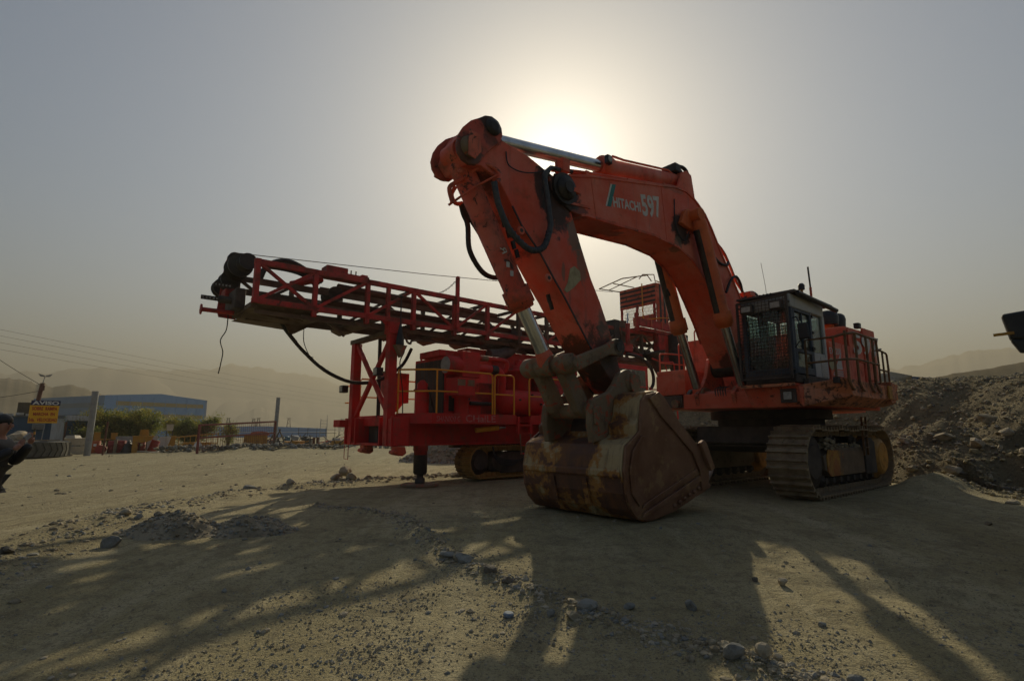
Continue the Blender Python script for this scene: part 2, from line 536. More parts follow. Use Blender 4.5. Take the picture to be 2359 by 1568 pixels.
def down(x, y):
    # carry a plan position measured on the machines' level along its sight line to the sloping ground
    k = 1.0
    for _ in range(12):
        k = (CAM_H - float(g_slope(np.array(x * k), np.array(y * k)))) / CAM_H
    return x * k, y * k
RIDGE = [(-4.2, 11.9), (-3.49, 11.35), (-2.04, 10.41), (-1.35, 8.6), (-0.77, 7.14), (-0.02, 5.96), (0.58, 5.13), (1.11, 4.63), (1.6, 4.05), (2.2, 3.4)]
BERM = [(-5.4, 5.2), (-6.35, 7.46), (-7.52, 11.12), (-6.93, 14.82), (-5.33, 17.31), (-2.6, 19.6), (1.0, 23.0)]
RIDGE = [down(*q) for q in RIDGE]
BERM = [down(*q) for q in BERM]
EXO = np.array((7.58, 16.02)); EXU = np.array((-0.766, -0.643)); EXV = np.array((0.643, -0.766))
def h_ground(x, y):
    x = np.asarray(x, float); y = np.asarray(y, float)
    r = np.hypot(x, y)
    near = 1 - sstep(35, 70, r)
    h = fbm(x * 0.13, y * 0.13, 3, 21) * 0.16 + fbm(x * 0.7, y * 0.7, 4, 23) * 0.06 + fbm(x * 3.0, y * 3.0, 3, 29) * 0.025
    # wheel lanes on the road
    a = RAD(28)
    q = x * math.cos(a) - y * math.sin(a)
    h = h + (vnoise(q * 1.6, (x * math.sin(a) + y * math.cos(a)) * 0.12, 31) - 0.5) * 0.06 * sstep(-3.5, -7, x)
    rd = seg_d(x, y, RIDGE)
    h = h + 0.10 * np.exp(-(rd / 0.20) ** 2) * (0.55 + fbm(x * 2.5, y * 2.5, 3, 33) * 1.6)
    bd = seg_d(x, y, BERM)
    h = h + 0.11 * np.exp(-(bd / 0.45) ** 2) * (0.6 + fbm(x * 1.7, y * 1.7, 3, 35) * 1.8)
    # loose furrows in the lower right
    fz = np.exp(-(((x - 5.2) / 1.9) ** 2 + ((y - 6.4) / 1.6) ** 2))
    h = h + fz * (vnoise((x * 0.5 + y) * 2.2, (x - y) * 0.5, 41) - 0.45) * 0.16
    h = h * near
    # flat seats under the machines
    u = (x - EXO[0]) * EXU[0] + (y - EXO[1]) * EXU[1]
    v = (x - EXO[0]) * EXV[0] + (y - EXO[1]) * EXV[1]
    seat = (1 - sstep(3.2, 4.6, np.abs(u))) * (1 - sstep(2.4, 3.2, np.abs(v)))
    bk = 1 - sstep(1.2, 2.4, np.hypot(u - 7.3, v * 0.8))
    st = np.maximum(seat, bk)
    h = h * (1 - st) + 0.0 * st
    h = h + g_slope(x, y) * (1 - st)
    # heap beside the rear of the near track
    h = h + 0.42 * np.exp(-(((u + 2.2) / 1.6) ** 2 + ((v - 3.25) / 0.75) ** 2)) * (1 + fbm(x * 2, y * 2, 3, 37) * 0.8)
    # yard berm beyond the road
    yb = seg_d(x, y, [(-25, 39.5), (-20.6, 43.5), (-16, 46.5), (-9, 51), (2, 58), (14, 64)])
    h = h + 0.5 * np.exp(-(yb / 0.9) ** 2) * (0.75 + fbm(x * 0.9, y * 0.9, 3, 39) * 1.0)
    return h
def h_all(x, y):
    return h_ground(x, y) + h_bank(x, y)
def axis(lo, hi, step, far, grow=1.13):
    mid = list(np.arange(lo, hi + 1e-6, step))
    out, s, p = [], step, hi
    while p < far:
        s *= grow; p += s; out.append(p)
    neg, s, p = [], step, lo
    while p > -far:
        s *= grow; p -= s; neg.append(p)
    return np.array(neg[::-1] + mid + out)
def grid_mesh(name, X, Y, Z, smooth=True):
    ny, nx = X.shape
    co = np.stack((X, Y, Z), -1).reshape(-1, 3)
    i = np.arange(ny * nx).reshape(ny, nx)
    q = np.stack((i[:-1, :-1], i[:-1, 1:], i[1:, 1:], i[1:, :-1]), -1).reshape(-1, 4)
    return np_mesh(name, co, q, smooth)
def np_mesh(name, co, q, smooth=True):
    me = bpy.data.meshes.new(name)
    k = q.shape[1]
    me.vertices.add(len(co)); me.vertices.foreach_set('co', np.ascontiguousarray(co, np.float32).ravel())
    me.loops.add(q.size); me.loops.foreach_set('vertex_index', np.ascontiguousarray(q, np.int32).ravel())
    me.polygons.add(len(q))
    me.polygons.foreach_set('loop_start', np.arange(0, q.size, k, dtype=np.int32))
    me.polygons.foreach_set('use_smooth', np.full(len(q), smooth))
    me.update(calc_edges=True)
    return me
gx = axis(-13, 20, 0.11, 3300)
gy = axis(2.0, 26, 0.11, 3300)
GX, GY = np.meshgrid(gx, gy)
put('ground', grid_mesh('ground', GX, GY, h_ground(GX, GY)), M_GROUND)['kind'] = 'structure'
def gz(x, y):
    return float(h_ground(np.array([x]), np.array([y]))[0])

# the bank is a sheet of its own over the ground
ba = np.radians(np.linspace(-2, 66, 520)); br = 9.0 * (75.0 / 9.0) ** np.linspace(0, 1, 360)
BA, BR = np.meshgrid(ba, br)
BX_, BY_ = BR * np.sin(BA), BR * np.cos(BA)
HB = h_bank(BX_, BY_)
put('earth_bank', grid_mesh('earth_bank', BX_, BY_, np.where(HB > 0.015, h_ground(BX_, BY_) + HB, -0.9)), M_BANKF)['kind'] = 'structure'
# --- loose stones
def stone_proto(seed, sub=1, flat=0.7, cut=6):
    rr = random.Random(seed)
    bm = bmesh.new()
    bmesh.ops.create_icosphere(bm, subdivisions=sub, radius=1.0)
    for _ in range(cut):
        n = Vector((rr.gauss(0, 1), rr.gauss(0, 1), rr.gauss(0, 1))).normalized()
        d = rr.uniform(0.45, 0.85)
        for v in bm.verts:
            e = v.co.dot(n) - d
            if e > 0: v.co -= n * e
    for v in bm.verts:
        v.co += Vector((rr.uniform(-1, 1), rr.uniform(-1, 1), rr.uniform(-1, 1))) * 0.07
        v.co.z *= flat
    bm.verts.ensure_lookup_table()
    co = np.array([v.co[:] for v in bm.verts]); f = np.array([[v.index for v in p.verts] for p in bm.faces])
    bm.free()
    return co, f
SMALL = [stone_proto(i, 1, 0.75, 5) for i in range(6)]
TINY = []
for i in range(5):
    rr = random.Random(50 + i)
    c6 = np.array([(1, 0, 0), (-1, 0, 0), (0, 1, 0), (0, -1, 0), (0, 0, 0.8), (0, 0, -0.8)], float) * np.array([[rr.uniform(0.6, 1.2)] for _ in range(6)])
    TINY.append((c6 + np.array([[rr.uniform(-0.25, 0.25) for _ in range(3)] for _ in range(6)]), np.array([(0, 2, 4), (2, 1, 4), (1, 3, 4), (3, 0, 4), (2, 0, 5), (1, 2, 5), (3, 1, 5), (0, 3, 5)])))
def scatter(name, xs, ys, rs, protos, mats, seed=1, sink=0.25, zf=None, parent=None, smooth=False):
    rs_ = np.random.RandomState(seed)
    zs = (zf or h_ground)(xs, ys)
    V, Q, MI, off = [], [], [], 0
    pi = rs_.randint(0, len(protos), len(xs)); mi = rs_.randint(0, len(mats), len(xs))
    for k, (co, f) in enumerate(protos):
        for m in range(len(mats)):
            s = np.where((pi == k) & (mi == m))[0]
            if not len(s): continue
            a = rs_.uniform(0, 2 * np.pi, len(s)); sc = rs_.uniform(0.65, 1.35, (len(s), 3)) * rs[s][:, None]
            P = co[None] * sc[:, None, :]
            ca, sa = np.cos(a)[:, None], np.sin(a)[:, None]
            W = np.stack((P[..., 0] * ca - P[..., 1] * sa, P[..., 0] * sa + P[..., 1] * ca, P[..., 2]), -1)
            W += np.stack((xs[s], ys[s], zs[s] + rs[s] * sink), -1)[:, None, :]
            n = len(co)
            V.append(W.reshape(-1, 3)); Q.append((f[None] + (np.arange(len(s)) * n)[:, None, None] + off).reshape(-1, 3)); off += n * len(s)
            MI.append(np.full(len(s) * len(f), m, np.int32))
    me = np_mesh(name, np.concatenate(V), np.concatenate(Q), smooth)
    for m in mats: me.materials.append(m)
    me.polygons.foreach_set('material_index', np.concatenate(MI))
    return put(name, me, None, parent)
rs0 = np.random.RandomState(11)
def polar(n, r0, r1, a0=-46, a1=46, p=1.0):
    t = rs0.uniform(0, 1, n) ** p
    r = r0 * (r1 / r0) ** t
    a = np.radians(rs0.uniform(a0, a1, n))
    return r * np.sin(a), r * np.cos(a)
def keep(x, y, dens):
    m = rs0.uniform(0, 1, len(x)) < dens
    return x[m], y[m]
def off_road(x, y):
    return toe_dist(x, y) < 0.2
def patchy(x, y, s=0.8, seed=61):
    return np.clip(0.10 + 2.6 * np.maximum(fbm(x * s, y * s, 4, seed), -0.02), 0, 1)
# fine gravel over the near ground, thicker towards the bottom of the photograph
x, y = polar(105000, 3.0, 17, p=0.95)
dens = (0.10 + 1.1 * sstep(0.05, 0.55, patchy(x, y, 0.9)) * (0.4 + 0.9 * patchy(x, y, 3.1, 63))) * (0.5 + 0.6 * (1 - sstep(4.5, 9.0, np.hypot(x, y)))) * (0.55 + 0.45 * sstep(-5.0, -1.0, x))
dens = dens * np.where(x < -4, 0.5, 1) + 0.9 * np.exp(-(seg_d(x, y, RIDGE) / 0.3) ** 2)
x, y = keep(x, y, dens)
r = 0.0055 + 0.014 * rs0.uniform(0, 1, len(x)) ** 3
tag(scatter('gravel', x, y, r, TINY, [M_ROCK_TAN, M_ROCK_GREY, M_RUBBLE, M_ROCK_TAN], 3, 0.05), 'fine loose gravel strewn over the dusty ground', 'gravel', kind='stuff')
x, y = polar(26000, 3.0, 28, p=0.9)
dens = 0.06 * patchy(x, y, 0.5, 67) + 0.9 * np.exp(-(seg_d(x, y, RIDGE) / 0.2) ** 2) + 0.75 * np.exp(-(seg_d(x, y, BERM) / 0.5) ** 2) + 0.12 * np.exp(-((x + 0.5) ** 2 + (y - 5.0) ** 2) / 4)
x, y = keep(x, y, dens)
r = 0.014 + 0.035 * rs0.uniform(0, 1, len(x)) ** 3
def along(P, n, sd):
    P = np.array(P); sl = np.hypot(*(P[1:] - P[:-1]).T); cs = np.concatenate(([0], np.cumsum(sl)))
    t = rs0.uniform(0, cs[-1], n)
    return np.interp(t, cs, P[:, 0]) + rs0.normal(0, sd, n), np.interp(t, cs, P[:, 1]) + rs0.normal(0, sd, n)
xr = rs0.uniform(-26, -5.5, 5200); yr = rs0.uniform(9, 42, 5200)
kr = (rs0.uniform(0, 1, 5200) < 0.05 + 0.35 * patchy(xr, yr, 0.35, 69)) & (np.abs(np.degrees(np.arctan2(xr, yr))) < 46)
xr, yr = xr[kr], yr[kr]
x, y = np.concatenate((x, xr)), np.concatenate((y, yr)); r = np.concatenate((r, 0.014 + 0.06 * rs0.uniform(0, 1, len(xr)) ** 4))
for P_, n_, sd_, rm in ((RIDGE, 1000, 0.12, 0.040), (BERM, 1700, 0.35, 0.05), ([(-6.2, 17.6), (-5.0, 18.0), (-2.6, 19.4), (-1.0, 20.6)], 700, 0.28, 0.10)):
    xa, ya = along(P_, n_, sd_)
    x, y = np.concatenate((x, xa)), np.concatenate((y, ya)); r = np.concatenate((r, 0.012 + rm * rs0.uniform(0, 1, n_) ** 3.5))
tag(scatter('pebbles', x, y, r, SMALL, [M_ROCK_GREY, M_ROCK_TAN, M_RUBBLE, M_ROCK_TAN], 4, 0.0), 'loose pebbles gathered in stripes on the ground', 'pebbles', kind='stuff')
# stones on the bank
x = rs0.uniform(9, 30, 60000); y = rs0.uniform(8, 40, 60000)
d = toe_dist(x, y)
m = (d > -0.5) & (d < 10) & (np.degrees(np.arctan2(x, y)) < 48)
x, y = x[m], y[m]
r = 0.018 + 0.075 * rs0.uniform(0, 1, len(x)) ** 5 + 0.12 * rs0.uniform(0, 1, len(x)) ** 60
tag(scatter('bank_stones', x, y, r, SMALL, [M_RUBBLE, M_BANK, M_BANK, M_ROCK_DARK, M_BANK, M_ROCK_TAN], 5, zf=h_all), 'broken stones covering the earth bank behind the excavator', 'stones', kind='stuff')
# stones along the yard berm
t = rs0.uniform(0, 1, 2600)
P = np.array([(-25, 39.5), (-20.6, 43.5), (-16, 46.5), (-9, 51), (2, 58)])
k = np.minimum((t * 4).astype(int), 3); ft = t * 4 - k
x = P[k, 0] + (P[k + 1, 0] - P[k, 0]) * ft + rs0.normal(0, 0.5, len(t)); y = P[k, 1] + (P[k + 1, 1] - P[k, 1]) * ft + rs0.normal(0, 0.5, len(t))
tag(scatter('berm_stones', x, y, 0.03 + 0.2 * rs0.uniform(0, 1, len(t)) ** 3, SMALL, [M_ROCK_GREY, M_ROCK_DARK, M_RUBBLE], 6), 'stones heaped along the low berm at the scrap yard', 'stones', kind='stuff')

# single rocks one can point at
def rock(x, y, r, seed, mat, label, flat=0.75, z=None, group=None, rz=0.0, sc=(1, 1, 1)):
    x, y = down(x, y)
    co, f = stone_proto(1000 + seed, 2, flat, 9)
    me = np_mesh('rock', co * r * np.array(sc), f, False)
    o = put('rock', me, mat)
    o.location = (x, y, (float(h_all(np.array([x]), np.array([y]))[0]) if z is None else z) + r * flat * 0.45); o.rotation_euler = (0, 0, rz)
    return tag(o, label, 'rock', group)
rock(-5.54, 7.82, 0.135, 1, M_ROCK_GREY, 'grey boulder standing alone left of the two dirt mounds', 0.85, sc=(1.25, .8, 1))
rock(1.52, 4.02, 0.10, 2, M_ROCK_GREY, 'dark grey slab leaning at the bottom edge, left of the pale block', 0.8, sc=(1.2, .8, 1))
rock(1.72, 4.0, 0.080, 3, M_ROCK_TAN, 'pale angular block at the bottom edge of the ground', 1.0, sc=(1.0, .9, 1))
rock(1.86, 4.08, 0.045, 4, M_ROCK_TAN, 'small tan stone touching the right side of the pale block', 0.9)
rock(2.18, 3.72, 0.07, 5, M_ROCK_GREY, 'flat grey stone at the bottom edge right of the pale block', 0.6)
rock(1.42, 3.66, 0.10, 6, M_ROCK_GREY, 'thin pale slab lying in front of the leaning grey slab', 0.35, sc=(1.4, .7, 1))
rock(-0.80, 7.15, 0.11, 7, M_ROCK_GREY, 'flat grey stone at the upper end of the stone row', 0.6, sc=(1.4, .8, 1), rz=-.5)
rock(-0.57, 6.88, 0.12, 8, M_ROCK_GREY, 'grey wedge stone lying lower in the row of stones', 0.7, sc=(1.2, .9, 1))
rock(-0.66, 6.98, 0.085, 9, M_ROCK_TAN, 'tan stone squeezed between the two grey stones of the row', 0.9)
rock(-0.24, 6.25, 0.085, 10, M_ROCK_DARK, 'dark pointed stone in the middle of the stone row', 0.9)
rock(-0.05, 6.02, 0.08, 11, M_ROCK_DARK, 'dark blunt stone at the lit corner of the stone row', 0.8)
rock(0.66, 5.10, 0.10, 12, M_ROCK_GREY, 'pale grey stone where the stone row meets the boom shadow', 0.75, sc=(1.2, .8, 1))
rock(0.52, 4.94, 0.075, 13, M_ROCK_TAN, 'tan stone just below the pale grey stone of the row', 0.7)
rock(1.08, 5.25, 0.062, 14, M_ROCK_GREY, 'grey wedge stone right of the row, pointing left', 0.75, sc=(1.2, .7, 1))
rock(1.62, 5.22, 0.075, 15, M_ROCK_GREY, 'bluish grey stone alone in the shade right of the stone row', 0.9)
rock(0.34, 5.02, 0.055, 16, M_ROCK_GREY, 'small grey stone right of the round metal cap', 0.9)
rock(-7.0, 6.9, 0.10, 17, M_ROCK_TAN, 'reddish tan stone near the left edge of the ground', 0.8)
rock(-6.2, 6.55, 0.09, 18, M_ROCK_TAN, 'blocky tan stone at the left end of the long shadow', 0.9)
rock(-6.35, 7.1, 0.10, 19, M_ROCK_DARK, 'dark flat stone below the grey boulder on the left', 0.7)
rock(-6.9, 10.0, 0.13, 20, M_ROCK_TAN, 'tan stone up the road left of the first dirt mound', 0.7)
rock(-6.6, 9.9, 0.09, 21, M_ROCK_GREY, 'small grey stone beside the tan stone up the road', 0.7)
rock(-5.55, 18.45, 0.24, 22, M_ROCK_TAN, 'topmost tan boulder of the heap by the stabiliser jack', 0.8, z=0.20)
rock(-5.8, 18.25, 0.22, 23, M_ROCK_TAN, 'left round boulder of the heap by the stabiliser jack', 0.85)
rock(-5.25, 18.15, 0.21, 24, M_ROCK_TAN, 'squarish right boulder of the heap by the stabiliser jack', 0.8)
rock(-5.5, 17.9, 0.14, 25, M_ROCK_TAN, 'small front boulder of the heap by the stabiliser jack', 0.8)
rock(-4.75, 18.2, 0.15, 26, M_ROCK_TAN, 'round stone on the berm right of the boulder heap', 0.8)
rock(-7.05, 14.9, 0.15, 27, M_ROCK_GREY, 'long grey stone lying in the gravel stripe left of the heap', 0.6, sc=(1.5, .8, 1))
rock(-6.35, 15.9, 0.14, 28, M_ROCK_TAN, 'tan stone in the gravel stripe nearer to the heap', 0.7, sc=(1.4, .8, 1))
rock(-1.9, 19.6, 0.24, 29, M_ROCK_TAN, 'flat tan boulder on the berm in front of the drill track', 0.55, sc=(1.5, .9, 1))
rock(21.6, 30.5, 0.9, 30, M_ROCK_TAN, 'big tan boulder on the crest of the bank behind the excavator', 0.7, sc=(1.4, .9, 1))
rock(14.2, 16.7, 0.30, 32, M_ROCK_TAN, 'tan boulder at the top edge of the dug notch', 0.7)
rock(12.75, 15.9, 0.26, 40, M_ROCK_TAN, 'tan block at the left lip of the dug notch', 0.7, sc=(1.3, .9, 1))
rock(13.9, 17.6, 0.30, 41, M_RUBBLE, 'brown boulder on the sunlit spur above the dug notch', 0.7)
rock(15.0, 16.6, 0.24, 42, M_ROCK_TAN, 'tan block right of the dug notch near the right edge', 0.75)
rock(13.2, 18.4, 0.20, 43, M_ROCK_TAN, 'small pale block on the spur beside the rear track', 0.75)
rock(16.3, 18.6, 0.36, 44, M_RUBBLE, 'large brown boulder high on the bank at the right edge', 0.7, sc=(1.3, .9, 1))
rock(2.8, 5.9, 0.07, 33, M_ROCK_TAN, 'small tan stone in the bright wedge of sunlight', 0.9)
rock(2.58, 6.05, 0.05, 34, M_ROCK_DARK, 'small dark stone left of the tan stone in the sunlit wedge', 0.9)
rock(2.55, 4.75, 0.042, 35, M_ROCK_GREY, 'grey stone low in the sunlit wedge near the shadow edge', 0.8)
rock(8.4, 9.9, 0.08, 36, M_RUBBLE, 'brown flat stone in the shade right of the near track', 0.6)
rock(11.3, 12.6, 0.15, 37, M_ROCK_TAN, 'stone in the shade below the dug notch', 0.6)
rock(-28.0, 34.6, 0.35, 38, M_ROCK_TAN, 'tan stone against the right side of the giant tyre', 0.8)

# mounds and heaps
def heap(name, cx, cy, rx, ry, h, seed, mat, label, cat, n=42, stones=500, sr=(0.015, 0.05), rot=0.0):
    cx, cy = down(cx, cy)
    g = np.linspace(-1.15, 1.15, n)
    A, B = np.meshgrid(g, g)
    ca, sa = math.cos(rot), math.sin(rot)
    X = cx + (A * rx) * ca - (B * ry) * sa; Y = cy + (A * rx) * sa + (B * ry) * ca
    def zf(x, y):
        a = ((x - cx) * ca + (y - cy) * sa) / rx; b = (-(x - cx) * sa + (y - cy) * ca) / ry
        q = np.sqrt(a * a + b * b) + fbm(x * 1.6 / rx, y * 1.6 / ry, 3, seed) * 0.45
        return h_ground(x, y) - 0.03 + h * np.clip(1.0 - q, -0.02, 1) ** 0.9 * (1 + fbm(x * 4 / rx, y * 4 / ry, 3, seed + 3) * 0.5) if False else h_ground(x, y) - 0.03 + h * np.maximum(np.cos(np.clip(q, 0, 1.05) * np.pi / 2), 0) ** 1.2 * (1 + fbm(x * 4 / rx, y * 4 / ry, 3, seed + 3) * 0.45)
    o = put(name, grid_mesh(name, X, Y, zf(X, Y)), mat)
    tag(o, label, cat)
    rr = np.random.RandomState(seed)
    a = rr.uniform(0, 2 * np.pi, stones); q = np.sqrt(rr.uniform(0, 1, stones)) * 0.95
    x = cx + (np.cos(a) * q * rx) * ca - (np.sin(a) * q * ry) * sa; y = cy + (np.cos(a) * q * rx) * sa + (np.sin(a) * q * ry) * ca
    s = scatter('stones', x, y, sr[0] + (sr[1] - sr[0]) * rr.uniform(0, 1, stones) ** 2.5, SMALL, [mat, M_ROCK_GREY, M_ROCK_TAN], seed, 0.2, zf, o)
    s['kind'] = 'stuff'
    return o
heap('dirt_mound', -5.35, 8.95, 0.95, 0.62, 0.36, 71, M_RUBBLE, 'left and taller of the two small dirt mounds', 'dirt mound', rot=0.1)
heap('dirt_mound', -4.2, 9.05, 0.85, 0.55, 0.24, 73, M_RUBBLE, 'right and lower of the two small dirt mounds', 'dirt mound', rot=-0.05)
heap('gravel_pile', -2.6, 29.5, 3.6, 2.6, 1.75, 75, M_RUBBLE, 'loose gravel pile behind the drill rig beside its track', 'gravel pile', stones=2600, sr=(0.03, 0.14))

# --- hills, each its own ridge with thickness, fading in the haze
def m_hill(name, a, b):
    t = NT(name).world()
    t.col(t.mix(t.ramp(t.noise(0.02, 8, 0.65), 0.35, 0.65), a, b)).rough(1.0)
    t.b.inputs['Specular IOR Level'].default_value = 0.0
    return t.m
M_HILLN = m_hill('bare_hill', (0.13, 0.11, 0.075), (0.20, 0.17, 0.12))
M_HILL_HAZED = m_hill('hazed_hill', (0.34, 0.30, 0.23), (0.42, 0.37, 0.29))  # far ridges: haze painted in by a paler base colour
def hill(name, d, depth, crest, seed, rough=0.10, label=None, ruga=1.0):
    az = np.array([c[0] for c in crest]); el = np.array([c[1] for c in crest])
    n, m = 170, 26
    A = np.linspace(az[0], az[-1], n)
    E = np.interp(A, az, el)
    rg_ = fbm(A * 1.9, A * 0 + seed, 5, seed + 40) * 0.55 * np.clip(E / 2.0, 0, 1)
    hc = CAM_H + d * np.tan(np.radians(E + rg_ * ruga))
    T = np.linspace(-1, 1, m)
    AA, TT = np.meshgrid(np.radians(A), T)
    R = d + TT * depth
    X, Y = R * np.sin(AA), R * np.cos(AA)
    fall = 1 - np.abs(TT) ** 1.3
    nz = fbm(X * 6 / d, Y * 6 / d, 5, seed) + 0.6 * fbm(X * 22 / d, Y * 22 / d, 4, seed + 9)
    Z = hc[None] * fall + nz * hc[None] * rough * 4 * fall * (1 - fall) + nz * hc[None] * rough * 0.35 * fall
    Z = np.minimum(np.where(np.abs(TT) > 0.99, -2.0, Z), 302.0)
    o = put(name, grid_mesh(name, X, Y, Z), M_HILLN if d < 1000 else M_HILL_HAZED)
    tag(o, label, 'hill', kind='structure')
hill('hill', 640, 220, [(-56, 3.2), (-50, 3.9), (-43.65, 4.13), (-42.8, 4.06), (-42.3, 4.04), (-41.8, 3.9), (-41.44, 3.57), (-41.06, 3.8), (-40.7, 3.6), (-39.8, 3.7), (-38.8, 3.7), (-38.2, 3.6), (-37.7, 3.3), (-36.5, 2.6), (-35, 1.6), (-33, .6), (-31.5, 0)], 81)
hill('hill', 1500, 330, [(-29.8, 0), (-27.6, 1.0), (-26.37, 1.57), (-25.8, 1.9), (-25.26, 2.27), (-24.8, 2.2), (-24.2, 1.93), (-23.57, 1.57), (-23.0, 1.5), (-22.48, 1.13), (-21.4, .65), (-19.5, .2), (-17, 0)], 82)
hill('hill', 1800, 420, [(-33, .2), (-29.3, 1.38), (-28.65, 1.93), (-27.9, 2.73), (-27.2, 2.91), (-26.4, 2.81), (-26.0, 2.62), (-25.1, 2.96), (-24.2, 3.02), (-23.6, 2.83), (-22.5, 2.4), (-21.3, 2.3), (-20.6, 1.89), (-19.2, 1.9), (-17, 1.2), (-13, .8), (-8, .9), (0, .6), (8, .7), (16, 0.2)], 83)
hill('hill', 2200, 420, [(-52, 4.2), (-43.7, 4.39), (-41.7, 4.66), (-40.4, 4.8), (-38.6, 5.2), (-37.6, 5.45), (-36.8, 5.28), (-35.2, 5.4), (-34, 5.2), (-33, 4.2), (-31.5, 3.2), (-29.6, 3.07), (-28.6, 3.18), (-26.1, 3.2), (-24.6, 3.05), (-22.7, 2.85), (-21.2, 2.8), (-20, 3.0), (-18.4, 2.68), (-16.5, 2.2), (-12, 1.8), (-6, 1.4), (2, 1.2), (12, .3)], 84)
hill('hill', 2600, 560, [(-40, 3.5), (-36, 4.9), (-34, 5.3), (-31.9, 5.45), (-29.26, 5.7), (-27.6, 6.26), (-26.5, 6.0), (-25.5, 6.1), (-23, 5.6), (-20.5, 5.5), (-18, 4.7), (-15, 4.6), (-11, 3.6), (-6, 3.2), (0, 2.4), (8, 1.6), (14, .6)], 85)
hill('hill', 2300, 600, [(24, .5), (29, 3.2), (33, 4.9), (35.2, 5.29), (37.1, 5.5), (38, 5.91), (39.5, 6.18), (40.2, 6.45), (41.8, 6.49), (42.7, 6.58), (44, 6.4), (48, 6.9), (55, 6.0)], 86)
hill('spoil_ridge', 150, 55, [(36.2, 2.0), (37.6, 4.06), (38.3, 4.48), (40, 4.7), (41.8, 4.9), (42.5, 5.15), (43.8, 5.3), (47, 5.6), (54, 5.0)], 87, 0.05, ruga=.35)

# --- dusty air
def haze():
    mb = MB().box(-4600, 4600, -4600, 4600, -4, 306)
    m = bpy.data.materials.new('dusty_air'); m.use_nodes = True
    n, l = m.node_tree.nodes, m.node_tree.links
    n.clear()
    out = n.new('ShaderNodeOutputMaterial'); v = n.new('ShaderNodeVolumePrincipled')
    v.inputs['Color'].default_value = (0.50, 0.465, 0.385, 1)
    v.inputs['Density'].default_value = HAZE_D
    v.inputs['Anisotropy'].default_value = 0.35
    l.new(v.outputs[0], out.inputs['Volume'])
    o = mb.build('haze', m)
    tag(o, 'pale dusty air between the yard and the far hills', 'haze', kind='stuff')
HAZE_D = 0.00105
haze()
# =================================================================== excavator
EX = empty('excavator', (7.58, 16.02, 0), RAD(-140), 'large faded red tracked excavator with rusty bucket resting on the ground', 'excavator')
M_RED = m_paint('faded_red_paint', (0.64, 0.095, 0.040), (0.68, 0.21, 0.13), rust_a=0.68, chips=0.70, dirt_a=0.53, dirt=(0.13, 0.085, 0.055))
M_REDW = m_paint('worn_red_paint', (0.62, 0.085, 0.034), (0.64, 0.17, 0.095), rust=(0.085, 0.034, 0.016), rust_a=0.56, dirt_a=0.46, sc=1.2)
M_ORANGE = m_paint('orange_cylinder_paint', (0.62, 0.15, 0.03), (0.55, 0.11, 0.03), rust_a=0.68, dirt_a=0.52)
M_DECKED = m_paint('scraped_orange_steel', (0.56, 0.17, 0.06), (0.60, 0.26, 0.14), rust=(0.10, 0.042, 0.018), rust_a=0.52, dirt_a=0.46, sc=1.3)
M_BUCKET = None
M_GREASE = m_plain('greasy_dark_steel', (0.020, 0.017, 0.014), (0.055, 0.045, 0.034), 0.55, 3)
M_DARK = m_plain('dark_dirty_steel', (0.048, 0.038, 0.031), (0.10, 0.078, 0.06), 0.75, 2)
M_WORN = m_paint('dusty_worn_steel', (0.18, 0.125, 0.070), (0.25, 0.185, 0.11), dirt=(0.075, 0.05, 0.032), rust=(0.38, 0.085, 0.04), rust_a=0.545, dirt_a=0.50, rough=0.6, sc=1.4)
M_CHROME = m_plain('chromed_rod', (0.62, 0.64, 0.66), (0.45, 0.46, 0.47), 0.26, 1.5, 1.0, 0.02, (1, 1, 1))
M_RUBBER = m_plain('black_rubber', (0.018, 0.018, 0.019), (0.040, 0.038, 0.036), 0.65, 5)
M_HOSE2 = m_plain('sleeved_hose', (0.035, 0.042, 0.055), (0.075, 0.075, 0.075), 0.6, 12)
M_WHITE = m_plain('worn_white_lettering', (0.62, 0.60, 0.55), (0.50, 0.47, 0.42), 0.7, 8, 0, 0)
M_TEAL = m_plain('teal_stripe', (0.02, 0.20, 0.17), (0.03, 0.16, 0.14), 0.6, 6, 0, 0)
M_CABGREY = m_paint('blue_grey_cab_paint', (0.060, 0.075, 0.095), (0.085, 0.10, 0.12), rust_a=0.72, dirt_a=0.50)
M_CABWHITE = m_paint('off_white_cab_paint', (0.42, 0.43, 0.41), (0.50, 0.50, 0.47), rust_a=0.74, dirt_a=0.54)
M_RAILY = m_paint('rubbed_ochre_rail', (0.20, 0.095, 0.030), (0.16, 0.10, 0.05), dirt=(0.05, 0.04, 0.03), rust_a=0.58, dirt_a=0.48, sc=2)
M_YELLOW = m_paint('dirty_yellow_paint', (0.50, 0.24, 0.035), (0.36, 0.20, 0.055), dirt=(0.07, 0.055, 0.04), rust_a=0.62, dirt_a=0.46)
M_PANE = m_pane('dusty_cab_glass')
M_LENS = m_plain('lamp_lens', (0.42, 0.42, 0.38), (0.30, 0.30, 0.27), 0.3, 14)
M_BLACK = m_plain('black_plastic', (0.012, 0.012, 0.013), (0.03, 0.029, 0.028), 0.5, 4)
